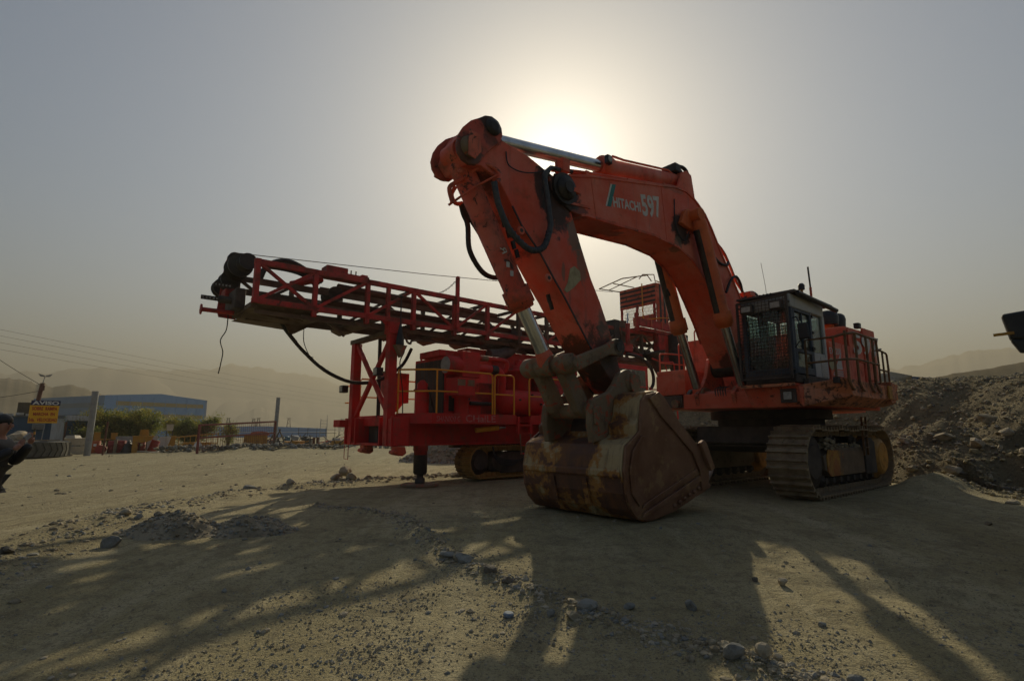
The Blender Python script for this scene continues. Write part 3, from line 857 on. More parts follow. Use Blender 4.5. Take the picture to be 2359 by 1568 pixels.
def m_bucket():
    t = NT('rusted_bucket_steel')
    n1 = t.noise(0.9, 6, 0.65)
    n2 = t.noise(2.6, 8, 0.7, dist=0.5)
    c = t.mix(t.ramp(n2, 0.40, 0.62), (0.12, 0.056, 0.038), (0.21, 0.095, 0.045))
    edge = t.ramp(n1, 0.475, 0.50)
    c = t.mix(t.math('MULTIPLY', t.ramp(n1, 0.455, 0.485), 0.9), c, (0.42, 0.20, 0.05))
    c = t.mix(t.math('MULTIPLY', t.ramp(n1, 0.495, 0.54), 0.92), c, (0.46, 0.36, 0.20))
    st = t.noise(1.0, 5, 0.6, t.mapping((9, 9, 0.7)))
    c = t.mix(t.ramp(st, 0.50, 0.72, 0, 0.6), c, (0.085, 0.05, 0.034))
    t.col(c).rough(t.ramp(n2, 0.3, 0.7, 0.42, 0.75)).metal(0.25)
    t.bump(t.noise(16, 6, 0.65), 0.25, 0.02)
    return t.m
M_BUCKET = m_bucket()
def m_bucket2():
    t = NT('polished_bucket_side')
    n2 = t.noise(1.8, 8, 0.7, dist=0.4)
    c = t.mix(t.ramp(n2, 0.36, 0.66), (0.18, 0.086, 0.050), (0.26, 0.14, 0.085))
    c = t.mix(t.ramp(t.noise(2.2, 9, 0.75), 0.52, 0.62, 0, 0.55), c, (0.38, 0.25, 0.12))
    sc = t.noise(1.0, 4, 0.6, t.mapping((2.2, 2.2, 30), (0, RAD(25), 0)))
    c = t.mix(t.ramp(sc, 0.62, 0.72, 0, 0.35), c, (0.18, 0.16, 0.15))
    t.col(c).rough(t.ramp(n2, 0.3, 0.7, 0.30, 0.6)).metal(0.45)
    t.bump(t.noise(14, 6, 0.65), 0.18, 0.015)
    return t.m
M_BSIDE = m_bucket2()
def m_shoe():
    t = NT('track_shoe_steel')
    n2 = t.noise(3.0, 8, 0.7)
    c = t.mix(t.ramp(n2, 0.36, 0.64), (0.19, 0.14, 0.085), (0.34, 0.265, 0.165))
    c = t.mix(t.ramp(t.noise(7, 6, 0.7), 0.58, 0.70, 0, 0.7), c, (0.14, 0.055, 0.020))
    t.col(c).rough(0.62).metal(0.25)
    t.bump(t.noise(22, 5, 0.7), 0.3, 0.012)
    return t.m
M_SHOE = m_shoe()

GRS, DUS, OIL = (0.030, 0.024, 0.018), (0.15, 0.125, 0.085), (0.085, 0.038, 0.018)
M_ARM = m_paint('arm_red_paint', (0.64, 0.080, 0.034), (0.66, 0.17, 0.11), rust_a=0.66, chips=0.68, dirt_a=0.54, dirt=(0.13, 0.085, 0.055), spots=[
    ((9.05, .4, 6.0), (.45, .6, .62), GRS, .95), ((9.42, .36, 6.2), (.22, .5, .55), GRS, .9), ((8.55, .36, 5.45), (.22, .3, .45), DUS, .85), ((8.35, .36, 5.0), (.16, .3, .5), DUS, .7),
    ((7.9, 0, 3.2), (.55, .6, .75), OIL, .9), ((7.5, .2, 2.85), (.45, .6, .6), (0.06, .045, .032), .9), ((7.75, .4, 3.75), (.2, .3, .35), DUS, .6),
    ((10.7, .3, 6.95), (.35, .5, .30), GRS, .9), ((10.75, 0, 5.85), (.3, .4, .35), GRS, .7), ((10.2, .0, 5.3), (.14, .5, .3), GRS, .6), ((9.6, -.1, 4.6), (.1, .5, .35), GRS, .5), ((8.9, .36, 4.6), (.05, .2, .2), DUS, .7)])
M_CHEEK = m_paint('cheek_paint', (0.52, 0.07, 0.035), (0.46, 0.10, 0.06), rust_a=0.60, chips=0.64, dirt_a=0.46, dirt=(0.09, 0.065, 0.04), spots=[((10.72, .4, 7.0), (.30, .5, .22), GRS, .95), ((11.2, .4, 6.32), (.26, .5, .30), (.06, .048, .03), .85), ((10.75, .4, 6.7), (.16, .4, .16), GRS, .6)])
M_BOOM = m_paint('boom_red_paint', (0.64, 0.095, 0.040), (0.68, 0.21, 0.13), rust_a=0.70, chips=0.72, dirt_a=0.56, dirt=(0.14, 0.09, 0.06), spots=[
    ((8.95, .4, 6.2), (.5, .5, .42), GRS, .95), ((8.5, .4, 5.95), (.35, .5, .16), GRS, .7), ((4.78, .4, 6.5), (.42, .3, .38), GRS, .95), ((4.95, .42, 6.05), (.16, .3, .22), DUS, .7), ((7.4, 0, 5.93), (1.4, .5, .10), (.09, .06, .04), .7), ((2.2, .3, 3.5), (.5, .5, .5), GRS, .8), ((5.4, .4, 7.5), (.9, .5, .10), DUS, .4)])

# ---- undercarriage
def track_path(uf, ur, r, z0):
    """closed loop (x, z, tangent angle) round idler and sprocket; z0 = underside of links"""
    L = uf - ur
    per = 2 * L + 2 * math.pi * r
    def at(s):
        s %= per
        if s < L: return (uf - s, z0 + 2 * r, math.pi)           # top, going back
        s -= L
        if s < math.pi * r:
            a = s / r
            return (ur - r * math.sin(a), z0 + r + r * math.cos(a), math.pi + a)
        s -= math.pi * r
        if s < L: return (ur + s, z0, 2 * math.pi)
        s -= L
        a = s / r
        return (uf + r * math.sin(a), z0 + r - r * math.cos(a), a)
    return per, at
def crawler(parent, name, yc, w, uf, ur, r, z0, pitch, shoe_mat, frame_mat, near=True, grouser=0.06, sag=0.0, side=1):
    """one crawler: side frame mesh; shoes, wheels and rollers as its pieces"""
    fr = MB()
    zc = z0 + r
    # box frame with bevelled profile
    fr.prism([(uf - 0.55, zc - 0.22), (uf - 0.45, zc + 0.12), (uf - 1.2, zc + 0.30), (ur + 1.2, zc + 0.30), (ur + 0.5, zc + 0.2), (ur + 0.5, zc - 0.25), (ur + 0.9, zc - 0.38), (uf - 0.9, zc - 0.38)], yc - w * 0.36, yc + w * 0.36)
    fo = fr.build(name, frame_mat, parent, 0.02)
    # shoe prototype, in local x = travel, z = outward
    hp = pitch * 0.5
    sm = MB()
    prof = [(-hp * 0.98, -0.035), (hp * 0.98, -0.035), (hp * 0.98, 0.0), (hp * 0.62, 0.012), (hp * 0.55, grouser), (hp * 0.36, grouser), (hp * 0.28, 0.010), (-hp * 0.50, 0.008), (-hp * 0.58, grouser * 0.8), (-hp * 0.76, grouser * 0.8), (-hp * 0.84, 0.0), (-hp * 0.98, 0.0)]
    sm.prism(prof, -w / 2, w / 2)
    for yy in (-0.19 * w, 0.19 * w):
        sm.prism([(-hp * 0.9, -0.16), (hp * 0.9, -0.16), (hp * 0.9, -0.036), (-hp * 0.9, -0.036)], yy - 0.04, yy + 0.04)
    for yy in (-0.13 * w, 0.13 * w):
        for xx in (-0.1 * hp, 0.18 * hp):
            sm.cyl((xx, yy, 0.0), (xx, yy, 0.028), 0.026, n=6)
    me = sm.mesh('track_shoe'); me.materials.append(shoe_mat)
    per, at = track_path(uf, ur, r, z0)
    n = int(round(per / pitch))
    for i in range(n):
        x, z, a = at(i * per / n)
        if sag and z > z0 + 1.9 * r and ur < x < uf:
            q = (x - ur) / (uf - ur)
            z -= sag * abs(math.sin(q * math.pi * 3))
        o = put('track_shoe', me, None, fo)
        # travel direction in local (x, z): tangent; outward normal to the right of travel
        tx, tz = math.cos(a), math.sin(a)
        if abs(a - math.pi) < 1e-6: tx, tz = -1, 0
        nx, nz = tz, -tx
        o.matrix_local = Matrix(((tx, 0, nx, x + nx * 0.0), (0, 1 if (tx * nz - tz * nx) * 1 < 0 else -1, 0, yc), (tz, 0, nz, z), (0, 0, 0, 1)))
    # idler, sprocket, rollers
    MB().lathe((uf, yc - 0.12 * w, zc), (uf, yc + 0.34 * w, zc), [(0, r * 0.80), (0.8, r * 0.80), (0.81, r * 0.55), (1, r * 0.5)], 26).build('idler_wheel', M_DARK, fo)
    sp = MB().lathe((ur, yc - 0.12 * w, zc), (ur, yc + 0.46 * w, zc), [(0, r * 0.78), (0.6, r * 0.78), (0.61, r * 0.66), (0.92, r * 0.62), (1, r * 0.5)], 26)
    sp.build('sprocket_hub', M_YELLOW, fo)
    k = 8
    rm = MB().lathe((0, -w * 0.30, 0), (0, w * 0.33, 0), [(0, 0.15), (0.12, 0.15), (0.13, 0.11), (0.7, 0.11), (0.71, 0.15), (0.85, 0.15), (0.86, 0.08), (1, 0.08)], 14).mesh('roller')
    rm.materials.append(M_DARK)
    for i in range(k):
        o = put('track_roller', rm, None, fo)
        o.location = (uf - 0.62 - i * (uf - ur - 1.24) / (k - 1), yc, z0 + 0.31)
    for q in (0.3, 0.62):
        o = put('top_roller', rm, None, fo)
        o.location = (uf + (ur - uf) * q, yc, z0 + 2 * r - 0.30); o.scale = (0.9, 1, 0.9)
    return fo
UF, UR, TRR = 2.25, -2.25, 0.79
M_TRF = m_paint('track_frame_steel', (0.13, 0.095, 0.065), (0.17, 0.13, 0.09), rust_a=.6, dirt_a=.48)
M_PLATE = m_paint('worn_yellow_plate', (0.50, 0.24, 0.035), (0.40, 0.21, 0.05), rust=(0.34, 0.10, 0.03), rust_a=.54, dirt_a=.46, spots=[((-.25, 2.06, .8), (1.15, 1, 1.2), (0.15, 0.11, 0.075), .9), ((1.05, 2.06, .6), (.2, .5, .4), (0.36, 0.11, 0.03), .7)])
near_tr = crawler(EX, 'crawler_track', 1.72, 0.92, UF, UR, TRR, 0.085, 0.36, M_SHOE, M_TRF, sag=0.05, grouser=.085)
far_tr = crawler(EX, 'crawler_track', -1.72, 0.92, UF, UR, TRR, 0.085, 0.36, M_SHOE, M_TRF, sag=0.05, grouser=.085)
# guard, final drive cover, ladder and lodged earth on the near side frame
MB().prism([(1.45, 0.50), (1.62, 0.62), (1.62, 0.98), (1.50, 1.14), (-0.9, 1.06), (-0.9, 0.50)], 2.045, 2.075).build('side_plate', M_PLATE, near_tr, 0.01)
MB().prism([(-0.9, 0.45), (-0.9, 1.30), (-1.45, 1.42), (-1.72, 1.30), (-1.75, 0.45)], 1.9, 2.12).build('final_drive_housing', M_DARK, near_tr, 0.03)
MB().cyl((-2.25, 2.08, 0.87), (-2.25, 2.15, 0.87), 0.40, n=28).build('sprocket_cover', M_YELLOW, near_tr, 0.02)
lad = MB()
for uu in (-0.72, -1.02):
    lad.bar((uu, 2.15, 0.95), (uu - 0.02, 2.16, 1.98), 0.045, 0.03)
lad.build('step_ladder', M_RAILY, near_tr)
for zz in (1.15, 1.45, 1.75):
    MB().box(-1.03, -0.71, 2.13, 2.19, zz, zz + 0.03).build('rung', M_RAILY, near_tr)
def clod(parent, pts, seed, mat, name='lodged_earth'):
    rr = random.Random(seed)
    V, Q, off = [], [], 0
    for (x, y, z, r) in pts:
        co, f = SMALL[rr.randrange(6)]
        V.append(co * r * np.array([rr.uniform(.7, 1.3) for _ in range(3)]) + np.array((x, y, z))); Q.append(f + off); off += len(co)
    o = put(name, np_mesh(name, np.concatenate(V), np.concatenate(Q), False), mat, parent)
    o['kind'] = 'stuff'
    return o
clod(near_tr, [(RND.uniform(-0.8, 1.55), RND.uniform(1.5, 2.05), 1.16 + RND.uniform(0, .06), RND.uniform(.03, .10)) for _ in range(130)] + [(RND.gauss(1.15, .16), RND.uniform(1.6, 2.0), 1.2 + RND.uniform(0, .2), RND.uniform(.04, .11)) for _ in range(60)], 3, M_RUBBLE)
# car body between the tracks
cb = MB()
cb.prism([(2.0, 1.28), (1.9, 1.72), (-1.9, 1.72), (-2.0, 1.28), (-1.2, 1.02), (1.2, 1.02)], -1.22, 1.22)
cb.hexa([(1.85, -1.3, 1.18), (0.9, -1.3, 1.18), (0.9, 1.3, 1.18), (1.85, 1.3, 1.18)], [(1.75, -1.3, 1.70), (0.95, -1.3, 1.70), (0.95, 1.3, 1.70), (1.75, 1.3, 1.70)])
cbo = cb.build('car_body', M_DARK, EX, 0.03)
MB().cyl((0, 0, 1.721), (0, 0, 1.92), 1.42, n=48).build('swing_bearing', M_DARK, EX)
MB().cyl((0, 0, 1.921), (0, 0, 2.16), 1.62, n=48).build('slew_ring', M_GREASE, EX)

# ---- upper structure
dk = MB()
dk.box(-3.6, 2.95, -0.95, 0.95, 2.17, 2.58)
dk.box(-2.55, 3.05, 1.0, 2.12, 2.19, 2.70); dk.box(-4.0, -2.551, 0.96, 1.3, 2.19, 2.70)
dk.box(-4.0, 2.2, -2.3, -0.98, 2.22, 2.62)
dko = dk.build('main_frame', M_RED, EX, 0.02)
# sloping apron under the cab, lamp recess in it
MB().hexa([(3.06, 1.02, 2.15), (2.95, 1.02, 2.15), (2.95, 2.2, 2.15), (3.06, 2.2, 2.15)], [(3.20, 0.9, 2.62), (2.95, 0.9, 2.62), (2.95, 2.2, 2.62), (3.20, 2.2, 2.62)]).build('front_apron', M_REDW, EX, 0.01)
lp = MB().box(3.14, 3.23, 1.78, 2.12, 2.24, 2.56).build('lamp_housing', M_DARK, EX, 0.01)
MB().box(3.231, 3.262, 1.86, 2.04, 2.31, 2.49).build('lens', M_LENS, lp, 0.02)
# catwalk left of the cab: battered box edges
cw = MB()
cw.add([(2.95, 2.2, 2.66), (2.70, 3.02, 2.78), (0.72, 3.02, 2.72), (-0.3, 3.02, 2.74), (-0.9, 3.02, 2.74), (-0.9, 2.13, 2.74), (2.95, 2.13, 2.66),
        (2.98, 2.2, 2.17), (2.55, 3.08, 2.38), (0.93, 3.06, 2.36), (-0.1, 3.02, 2.40), (-0.9, 3.02, 2.40), (-0.9, 2.13, 2.25), (2.98, 2.13, 2.17),
        (2.3, 2.75, 2.15), (0.9, 2.75, 2.16), (-0.1, 2.7, 2.18)],
       [(0, 6, 5, 4, 3, 2, 1), (0, 1, 8, 7), (1, 2, 9, 8), (2, 3, 10, 9), (3, 4, 11, 10), (4, 5, 12, 11), (6, 0, 7, 13), (7, 8, 14), (8, 9, 15, 14), (9, 10, 16, 15), (7, 14, 15, 16, 12, 13), (16, 10, 11, 12)])
cwo = cw.build('catwalk', M_DECKED, EX, 0.012)
tl = MB().hexa([(-0.35, 2.2, 2.25), (-2.5, 2.2, 2.28), (-1.5, 2.80, 2.34), (-0.40, 3.0, 2.30)], [(-0.30, 2.2, 2.85), (-2.6, 2.2, 2.85), (-1.7, 2.84, 2.85), (-0.30, 3.06, 2.85)])
tl.build('rear_catwalk', M_DECKED, EX, 0.02)
MB().box(-0.28, -0.02, 3.035, 3.075, 2.40, 2.73).build('yellow_plate', M_YELLOW, EX, 0.005)
# grating strip before the cab
gr = MB()
for i in range(18):
    gr.bar((3.06 + i * 0.03 * 0 , 0.95 + i * 0.07, 2.655), (3.38, 0.95 + i * 0.07, 2.655), 0.012, 0.035)
for i in range(6):
    gr.bar((3.08 + i * 0.06, 0.93, 2.655), (3.08 + i * 0.06, 2.19, 2.655), 0.012, 0.03)
gr.build('step_grating', M_RED, EX)
MB().box(3.385, 3.41, 0.93, 2.2, 2.61, 2.68).build('grating_edge', M_DECKED, EX)

# handrails round the catwalk
def rail(parent, pts, mat, r=0.026, name='handrail', k=0):
    return MB().tube(spline(pts, k) if k else pts, r, 8).build(name, mat, parent)
HR = 3.74
rail(EX, [(2.78, 2.24, 2.70), (2.76, 2.24, 3.70), (2.74, 2.85, 3.71), (2.72, 3.06, 3.75), (2.05, 3.06, HR + .12), (0.55, 3.06, HR + .1), (0.52, 3.06, 3.55)], M_RAILY, 0.030)
rail(EX, [(2.77, 2.25, 3.16), (2.73, 3.06, 3.18), (2.05, 3.06, 3.24), (0.5, 3.06, 3.22)], M_RAILY, 0.026)
for (uu, vv, zt) in ((2.74, 2.84, 3.71),):
    rail(EX, [(uu, vv, 2.72), (uu, vv, zt)], M_RAILY, 0.028, 'rail_post')
for uu in (2.66, 2.02, 1.3, 0.85):
    rail(EX, [(uu, 3.06, HR + .1), (uu, 3.06, 2.72), (uu - .02, 3.09, 2.58), (uu - .10, 3.09, 2.53), (uu - .22, 3.08, 2.52)], M_RAILY, 0.030, 'rail_post', 0)
for (uu, vv) in ((2.78, 2.24), (2.74, 2.84)):
    MB().box(uu - .07, uu + .07, vv - .06, vv + .06, 2.66, 2.80).build('rail_socket', M_DARK, EX, 0.01)
# looped grab rails by the house door and the rear ladder
rail(EX, [(0.35, 2.9, 2.75), (0.35, 2.9, 3.50), (0.28, 2.9, 3.60), (-0.35, 2.9, 3.72)], M_RAILY, 0.024, 'grab_rail', 4)
rail(EX, [(-0.05, 2.9, 2.80), (-0.05, 2.9, 3.62), (-0.10, 2.9, 3.68), (-0.72, 2.9, 3.64), (-0.78, 2.9, 3.60), (-0.82, 2.9, 3.2), (-0.80, 2.9, 3.15), (-0.05, 2.9, 3.16)], M_RAILY, 0.026, 'grab_rail')
rail(EX, [(-0.42, 2.9, 2.80), (-0.42, 2.9, 3.66)], M_RAILY, 0.024, 'grab_rail')
rail(EX, [(-0.78, 2.9, 2.80), (-0.80, 2.9, 3.6)], M_RAILY, 0.024, 'grab_rail')
rail(EX, [(0.0, 2.6, 2.75), (0.0, 2.6, 3.30), (0.05, 2.6, 3.36), (0.35, 2.6, 3.36)], M_REDW, 0.026, 'grab_rail', 3)
rail(EX, [(-0.25, 2.6, 2.75), (-0.25, 2.6, 3.36), (-0.1, 2.6, 3.40)], M_REDW, 0.026, 'grab_rail', 3)

# ---- house behind the cab
ho = MB()
ho.box(-2.6, 1.02, 1.0, 2.10, 2.705, 3.92); ho.box(-4.2, -2.601, 0.96, 1.25, 2.705, 3.92)
ho.build('engine_house', M_RED, EX, 0.02)
MB().prism([(-0.42, 3.925), (-0.42, 4.47), (-2.6, 4.50), (-2.6, 3.925)], -0.8, 2.09).build('engine_cover', M_RED, EX, 0.02)
MB().box(-4.2, -2.602, -0.8, 1.24, 3.925, 4.48).build('rear_cover', M_RED, EX, 0.02)
MB().box(-2.6, -1.62, 2.105, 2.16, 3.05, 4.56).build('radiator_door', M_RED, EX, 0.01)
MB().box(-1.60, -0.50, 2.105, 2.13, 2.78, 4.40).build('service_door', M_RED, EX, 0.008)
MB().box(-0.46, 0.10, 2.102, 2.14, 2.78, 3.90).build('service_door', M_RED, EX, 0.008)
MB().box(0.13, 1.0, 2.102, 2.14, 2.78, 3.90).build('side_panel', M_RED, EX, 0.008)
letters('EX1200', 0.78, 0.17, (1.0, 2.143, 3.56), (-1, 0, 0.04), (0, 0, 1), M_WHITE, EX, bold=0.012)
letters('597', 2.2, 0.62, (-0.72, 2.165, 3.70), (-1, 0, 0.03), (0, 0, 1), M_WHITE, EX, bold=0.03)
# white spark mark: tall sliver over three bars
MB().add([(0.72, 2.145, 3.18), (0.22, 2.145, 3.20), (0.28, 2.145, 3.64)], [(0, 2, 1)]).build('white_wedge', M_WHITE, EX)
for q in range(3):
    MB().box(0.20, 0.80 + q * 0.05, 2.143, 2.147, 3.125 - q * .055, 3.155 - q * .055).build('white_bar', M_WHITE, EX)
MB().lathe((0.94, 2.141, 3.30), (0.94, 2.149, 3.30), [(0, .16), (1, .16)], 22).build('round_decal', m_plain('yellowed_decal', (.42, .38, .20), (.34, .32, .2), .7, 20), EX)
for (uu, vv) in ((-2.35, 1.0), (-2.95, 1.0)):
    pc = MB().lathe((uu, vv, 4.53), (uu, vv, 4.92), [(0, .17), (1, .17)], 18).build('intake_pipe', M_ORANGE, EX)
    MB().lathe((uu, vv, 4.90), (uu, vv, 5.36), [(0, .30), (.55, .32), (.62, .31), (.8, .29), (.93, .22), (1, .10)], 22).build('rain_cap', M_BLACK, pc)
lmp = MB().box(-1.75, -1.55, 1.95, 2.1, 4.56, 4.72).build('work_lamp', M_BLACK, EX, 0.02)
# counterweight
cwt = MB().prismz([(-4.21, -2.3), (-4.21, 1.25), (-4.6, 1.0), (-5.05, 0.4), (-5.2, -0.4), (-5.05, -1.5), (-4.55, -2.3)], 2.2, 4.25)
cwt.build('counterweight', M_RED, EX, 0.06)
# front centre: hydraulic bay and boom brackets
MB().box(-3.9, 1.2, -0.9, 0.95, 2.585, 3.85).build('pump_house', M_REDW, EX, 0.02)
MB().box(0.6, 2.35, 0.62, 0.96, 2.585, 3.5).build('hose_bay', M_DARK, EX, 0.02)
for s in (-1, 1):
    bk = MB().prism([(2.95, 2.25), (3.05, 2.55), (2.75, 2.75), (2.52, 3.05), (2.32, 3.55), (2.1, 3.68), (1.85, 3.5), (1.4, 2.6), (1.2, 2.25)], s * 0.47, s * 0.57)
    bk.build('boom_bracket', M_REDW, EX, 0.015)
MB().cyl((2.62, -0.85, 2.46), (2.62, 0.85, 2.46), 0.20, n=24).build('cylinder_foot_tube', M_RED, EX, 0.0)
for s in (-1, 1):
    MB().cyl((2.62, s * 0.42, 2.46), (2.62, s * 0.50, 2.46), 0.30, n=26).build('foot_boss', M_WORN, EX, 0.012)
    MB().cyl((2.62, s * 0.80, 2.46), (2.62, s * 0.90, 2.46), 0.28, n=26).build('foot_boss', M_GREASE, EX, 0.012)
MB().box(2.63, 2.85, 0.08, 0.24, 2.40, 2.50).build('white_plate', M_WHITE, EX)
hs = MB()
for q in range(5):
    y0 = 0.0 + q * 0.07
    hs.tube(spline([(2.75, y0, 2.74), (2.95, y0, 2.66), (2.92, y0 + .02, 2.4), (2.9, y0, 2.28)], 4), 0.014, 6)
for q in range(4):
    hs.tube(spline([(2.3, 0.62 + .05 * q, 3.5), (2.65, 0.60 + .05 * q, 3.3), (2.55, .55 + .05 * q, 2.9), (2.3, .5 + .05 * q, 2.75)], 5), 0.025, 7)
hs.build('hydraulic_hoses', M_RUBBER, EX)
rail(EX, [(2.42, 0.66, 3.50), (2.60, 0.68, 3.42), (2.72, 0.70, 3.05), (2.70, 0.70, 2.8)], M_WORN, 0.022, 'pipe', 4)

# far-side tank and boxes with their rails
MB().box(0.3, 2.42, -2.18, -1.2, 2.625, 3.20).build('fuel_tank', M_RED, EX, 0.015)
MB().box(0.35, 2.40, -2.16, -1.22, 3.202, 3.34).build('tank_lid', M_RED, EX, 0.02)
MB().box(-3.8, 0.28, -2.2, -1.0, 2.625, 3.9).build('tool_house', M_RED, EX, 0.02)
MB().box(-0.2, 1.2, -1.9, -1.15, 3.345, 4.36).build('filter_box', M_RED, EX, 0.02)
MB().box(2.40, 2.47, -2.05, -1.30, 2.25, 2.60).build('step_plate', M_DARK, EX, 0.01)
lq = MB().lathe((2.40, -1.45, 2.40), (2.62, -1.45, 2.36), [(0, .07), (.5, .10), (1, .12)], 14).build('front_lamp', M_WORN, EX)
rail(EX, [(2.3, -2.1, 3.34), (2.3, -2.1, 3.85), (2.25, -2.1, 3.90), (1.6, -2.1, 3.95), (0.9, -2.1, 3.97), (0.85, -2.1, 3.9), (0.85, -2.1, 3.34)], M_RED, 0.024)
rail(EX, [(2.3, -2.1, 3.62), (0.85, -2.1, 3.66)], M_RED, 0.020)
rail(EX, [(2.25, -1.3, 3.34), (2.25, -1.3, 3.50), (2.18, -1.3, 3.56), (1.9, -1.3, 3.56), (1.85, -1.3, 3.5), (1.85, -1.3, 3.34)], M_RED, 0.02)
rail(EX, [(1.5, -1.95, 3.34), (1.5, -1.95, 4.2), (1.45, -1.95, 4.27), (1.0, -1.95, 4.27), (0.95, -1.95, 4.2), (0.95, -1.95, 3.34)], M_RED, 0.024)
rail(EX, [(1.26, -1.95, 3.34), (1.26, -1.95, 4.27)], M_RED, 0.02)
rail(EX, [(0.3, -2.1, 3.9), (0.3, -2.1, 4.8), (0.22, -2.1, 4.88), (-0.6, -2.1, 4.88), (-1.6, -2.1, 4.88)], M_RED, 0.024)
rail(EX, [(0.3, -2.1, 4.4), (-1.6, -2.1, 4.4)], M_RED, 0.02)

# ---- cab
CB = empty('cab'); CB.parent = EX
U0, U1, V0, V1, Z0, Z1 = 1.22, 3.18, 0.97, 2.16, 2.80, 4.74
MB().box(U0, U1, V0, V1, 2.705, Z0 + 0.10).build('cab_floor', M_DARK, CB, 0.02)
def post(u, v, mat=M_CABGREY, w=0.09, z0=Z0 + .1, z1=Z1 - .25, name='cab_post'):
    return MB().box(u - w / 2, u + w / 2, v - w / 2, v + w / 2, z0, z1).build(name, mat, CB, 0.012)
post(U1 - .05, V0 + .05); post(U1 - .05, V1 - .05, w=0.10); post(U0 + .07, V1 - .055, M_CABWHITE, 0.12); post(U0 + .06, V0 + .055)
post(2.05, V1 - .045, w=0.08)
# roof: white upper band, brow visor and dark sun roof
MB().hexa([(U1, V0, Z1 - .26), (U0, V0, Z1 - .26), (U0, V1, Z1 - .26), (U1, V1, Z1 - .26)], [(U1 + .03, V0 - .02, Z1 + .06), (U0, V0, Z1 + .06), (U0, V1, Z1 + .06), (U1 + .03, V1 + .02, Z1 + .06)]).build('roof_band', M_CABWHITE, CB, 0.03)
MB().hexa([(U1 + .12, V0 - .06, Z1 + .065), (U0 - .5, V0, Z1 + .065), (U0 - .5, V1 + .06, Z1 + .065), (U1 + .02, V1 + .12, Z1 + .065)], [(U1 + .10, V0 - .06, Z1 + .12), (U0 - .5, V0, Z1 + .12), (U0 - .5, V1 + .06, Z1 + .12), (U1 + .0, V1 + .12, Z1 + .14)]).build('roof_guard', M_DARK, CB, 0.01)
MB().cyl((U1 - .1, V1 + .13, Z1 + .07), (U0 - .52, V1 + .13, Z1 - .03), 0.06, n=10).build('rolled_blind', M_BLACK, CB)
for q in range(6):
    MB().sphere((U1 + .05, V0 + .35 + q * .085, Z1 + .115), 0.025, 8, 6).build('bolt', M_BLACK, CB)
# panes
MB().box(U1 - .075, U1 - .067, V0 + .1, V1 - .1, Z0 + .12, Z1 - .28).build('front_pane', M_PANE, CB)
MB().box(2.10, U1 - .11, V1 - .05, V1 - .042, 3.52, Z1 - .30).build('side_pane', M_PANE, CB)
MB().box(U0 + .14, 2.0, V1 - .05, V1 - .042, 3.52, Z1 - .30).build('side_pane', M_PANE, CB)
MB().box(U0 + .06, U0 + .068, V0 + .14, V1 - .14, 3.45, Z1 - .32).build('rear_pane', M_PANE, CB)
MB().box(U0 + .2, U1 - .12, V0 + .03, V0 + .038, 3.45, Z1 - .30).build('far_side_pane', M_PANE, CB)
# lower side skins
sd = MB(); sd.box(U0 + .13, 2.0, V1 - .06, V1 - .01, Z0 + .1, 3.50); so = sd.build('side_skin', M_CABWHITE, CB, 0.01)
for q in range(4):
    MB().box(1.32, 1.62, V1 - .008, V1 + .012, 2.98 + q * .065, 3.01 + q * .065).build('louvre', M_CABWHITE, so)
MB().box(1.28, 1.66, V1 - .0085, V1 + .004, 2.93, 3.42).build('hatch', M_CABWHITE, so, 0.004)
dr = MB()
dr.box(2.09, 3.08, V1 - .055, V1 + .005, 2.92, 3.08); dr.box(2.09, 3.08, V1 - .055, V1 + .005, 3.42, 3.50)
dr.box(2.09, 2.19, V1 - .055, V1 + .005, 3.08, 3.42); dr.box(2.98, 3.08, V1 - .055, V1 + .005, 3.08, 3.42)
dr.box(2.09, 2.15, V1 - .055, V1 + .005, 3.50, 4.46); dr.box(3.02, 3.08, V1 - .055, V1 + .005, 3.50, 4.46); dr.box(2.15, 3.02, V1 - .055, V1 + .005, 4.40, 4.46)
do = dr.build('door', M_CABGREY, CB, 0.008)
MB().box(2.19, 2.98, V1 - .035, V1 - .028, 3.08, 3.42).build('lower_pane', M_PANE, do)
MB().box(2.12, 2.16, V1 + .006, V1 + .04, 3.50, 3.62).build('handle', M_BLACK, do)
MB().box(2.55, 2.58, V1 - .045, V1 - .01, 3.5, 4.4).build('glazing_bar', M_CABGREY, do)
for zz in (3.55, 3.95, 4.35):
    MB().box(2.005, 2.045, V1 + .001, V1 + .03, zz, zz + .06).build('hinge', M_BLACK, do)
MB().box(U1 - .10, U1, V0, V1, Z0 + .1, Z0 + .24).build('front_sill', M_CABGREY, CB, 0.01)
MB().box(U0, U0 + .1, V0 + .1, V1 - .1, Z0 + .1, 3.44).build('rear_skin', M_CABGREY, CB)
MB().box(U0 + .1, U1 - .1, V0, V0 + .05, Z0 + .1, 3.44).build('far_side_skin', M_CABGREY, CB)
MB().tube([(U1 - .02, V0 + .14, 3.2), (U1 - .02, V0 + .14, 2.98), (U1 - .02, V0 + .2, 2.93), (U1 - .02, V1 - .2, 2.93), (U1 - .02, V1 - .14, 2.98), (U1 - .02, V1 - .14, 3.2)], 0.018, 6).build('window_seal', M_RUBBER, CB)
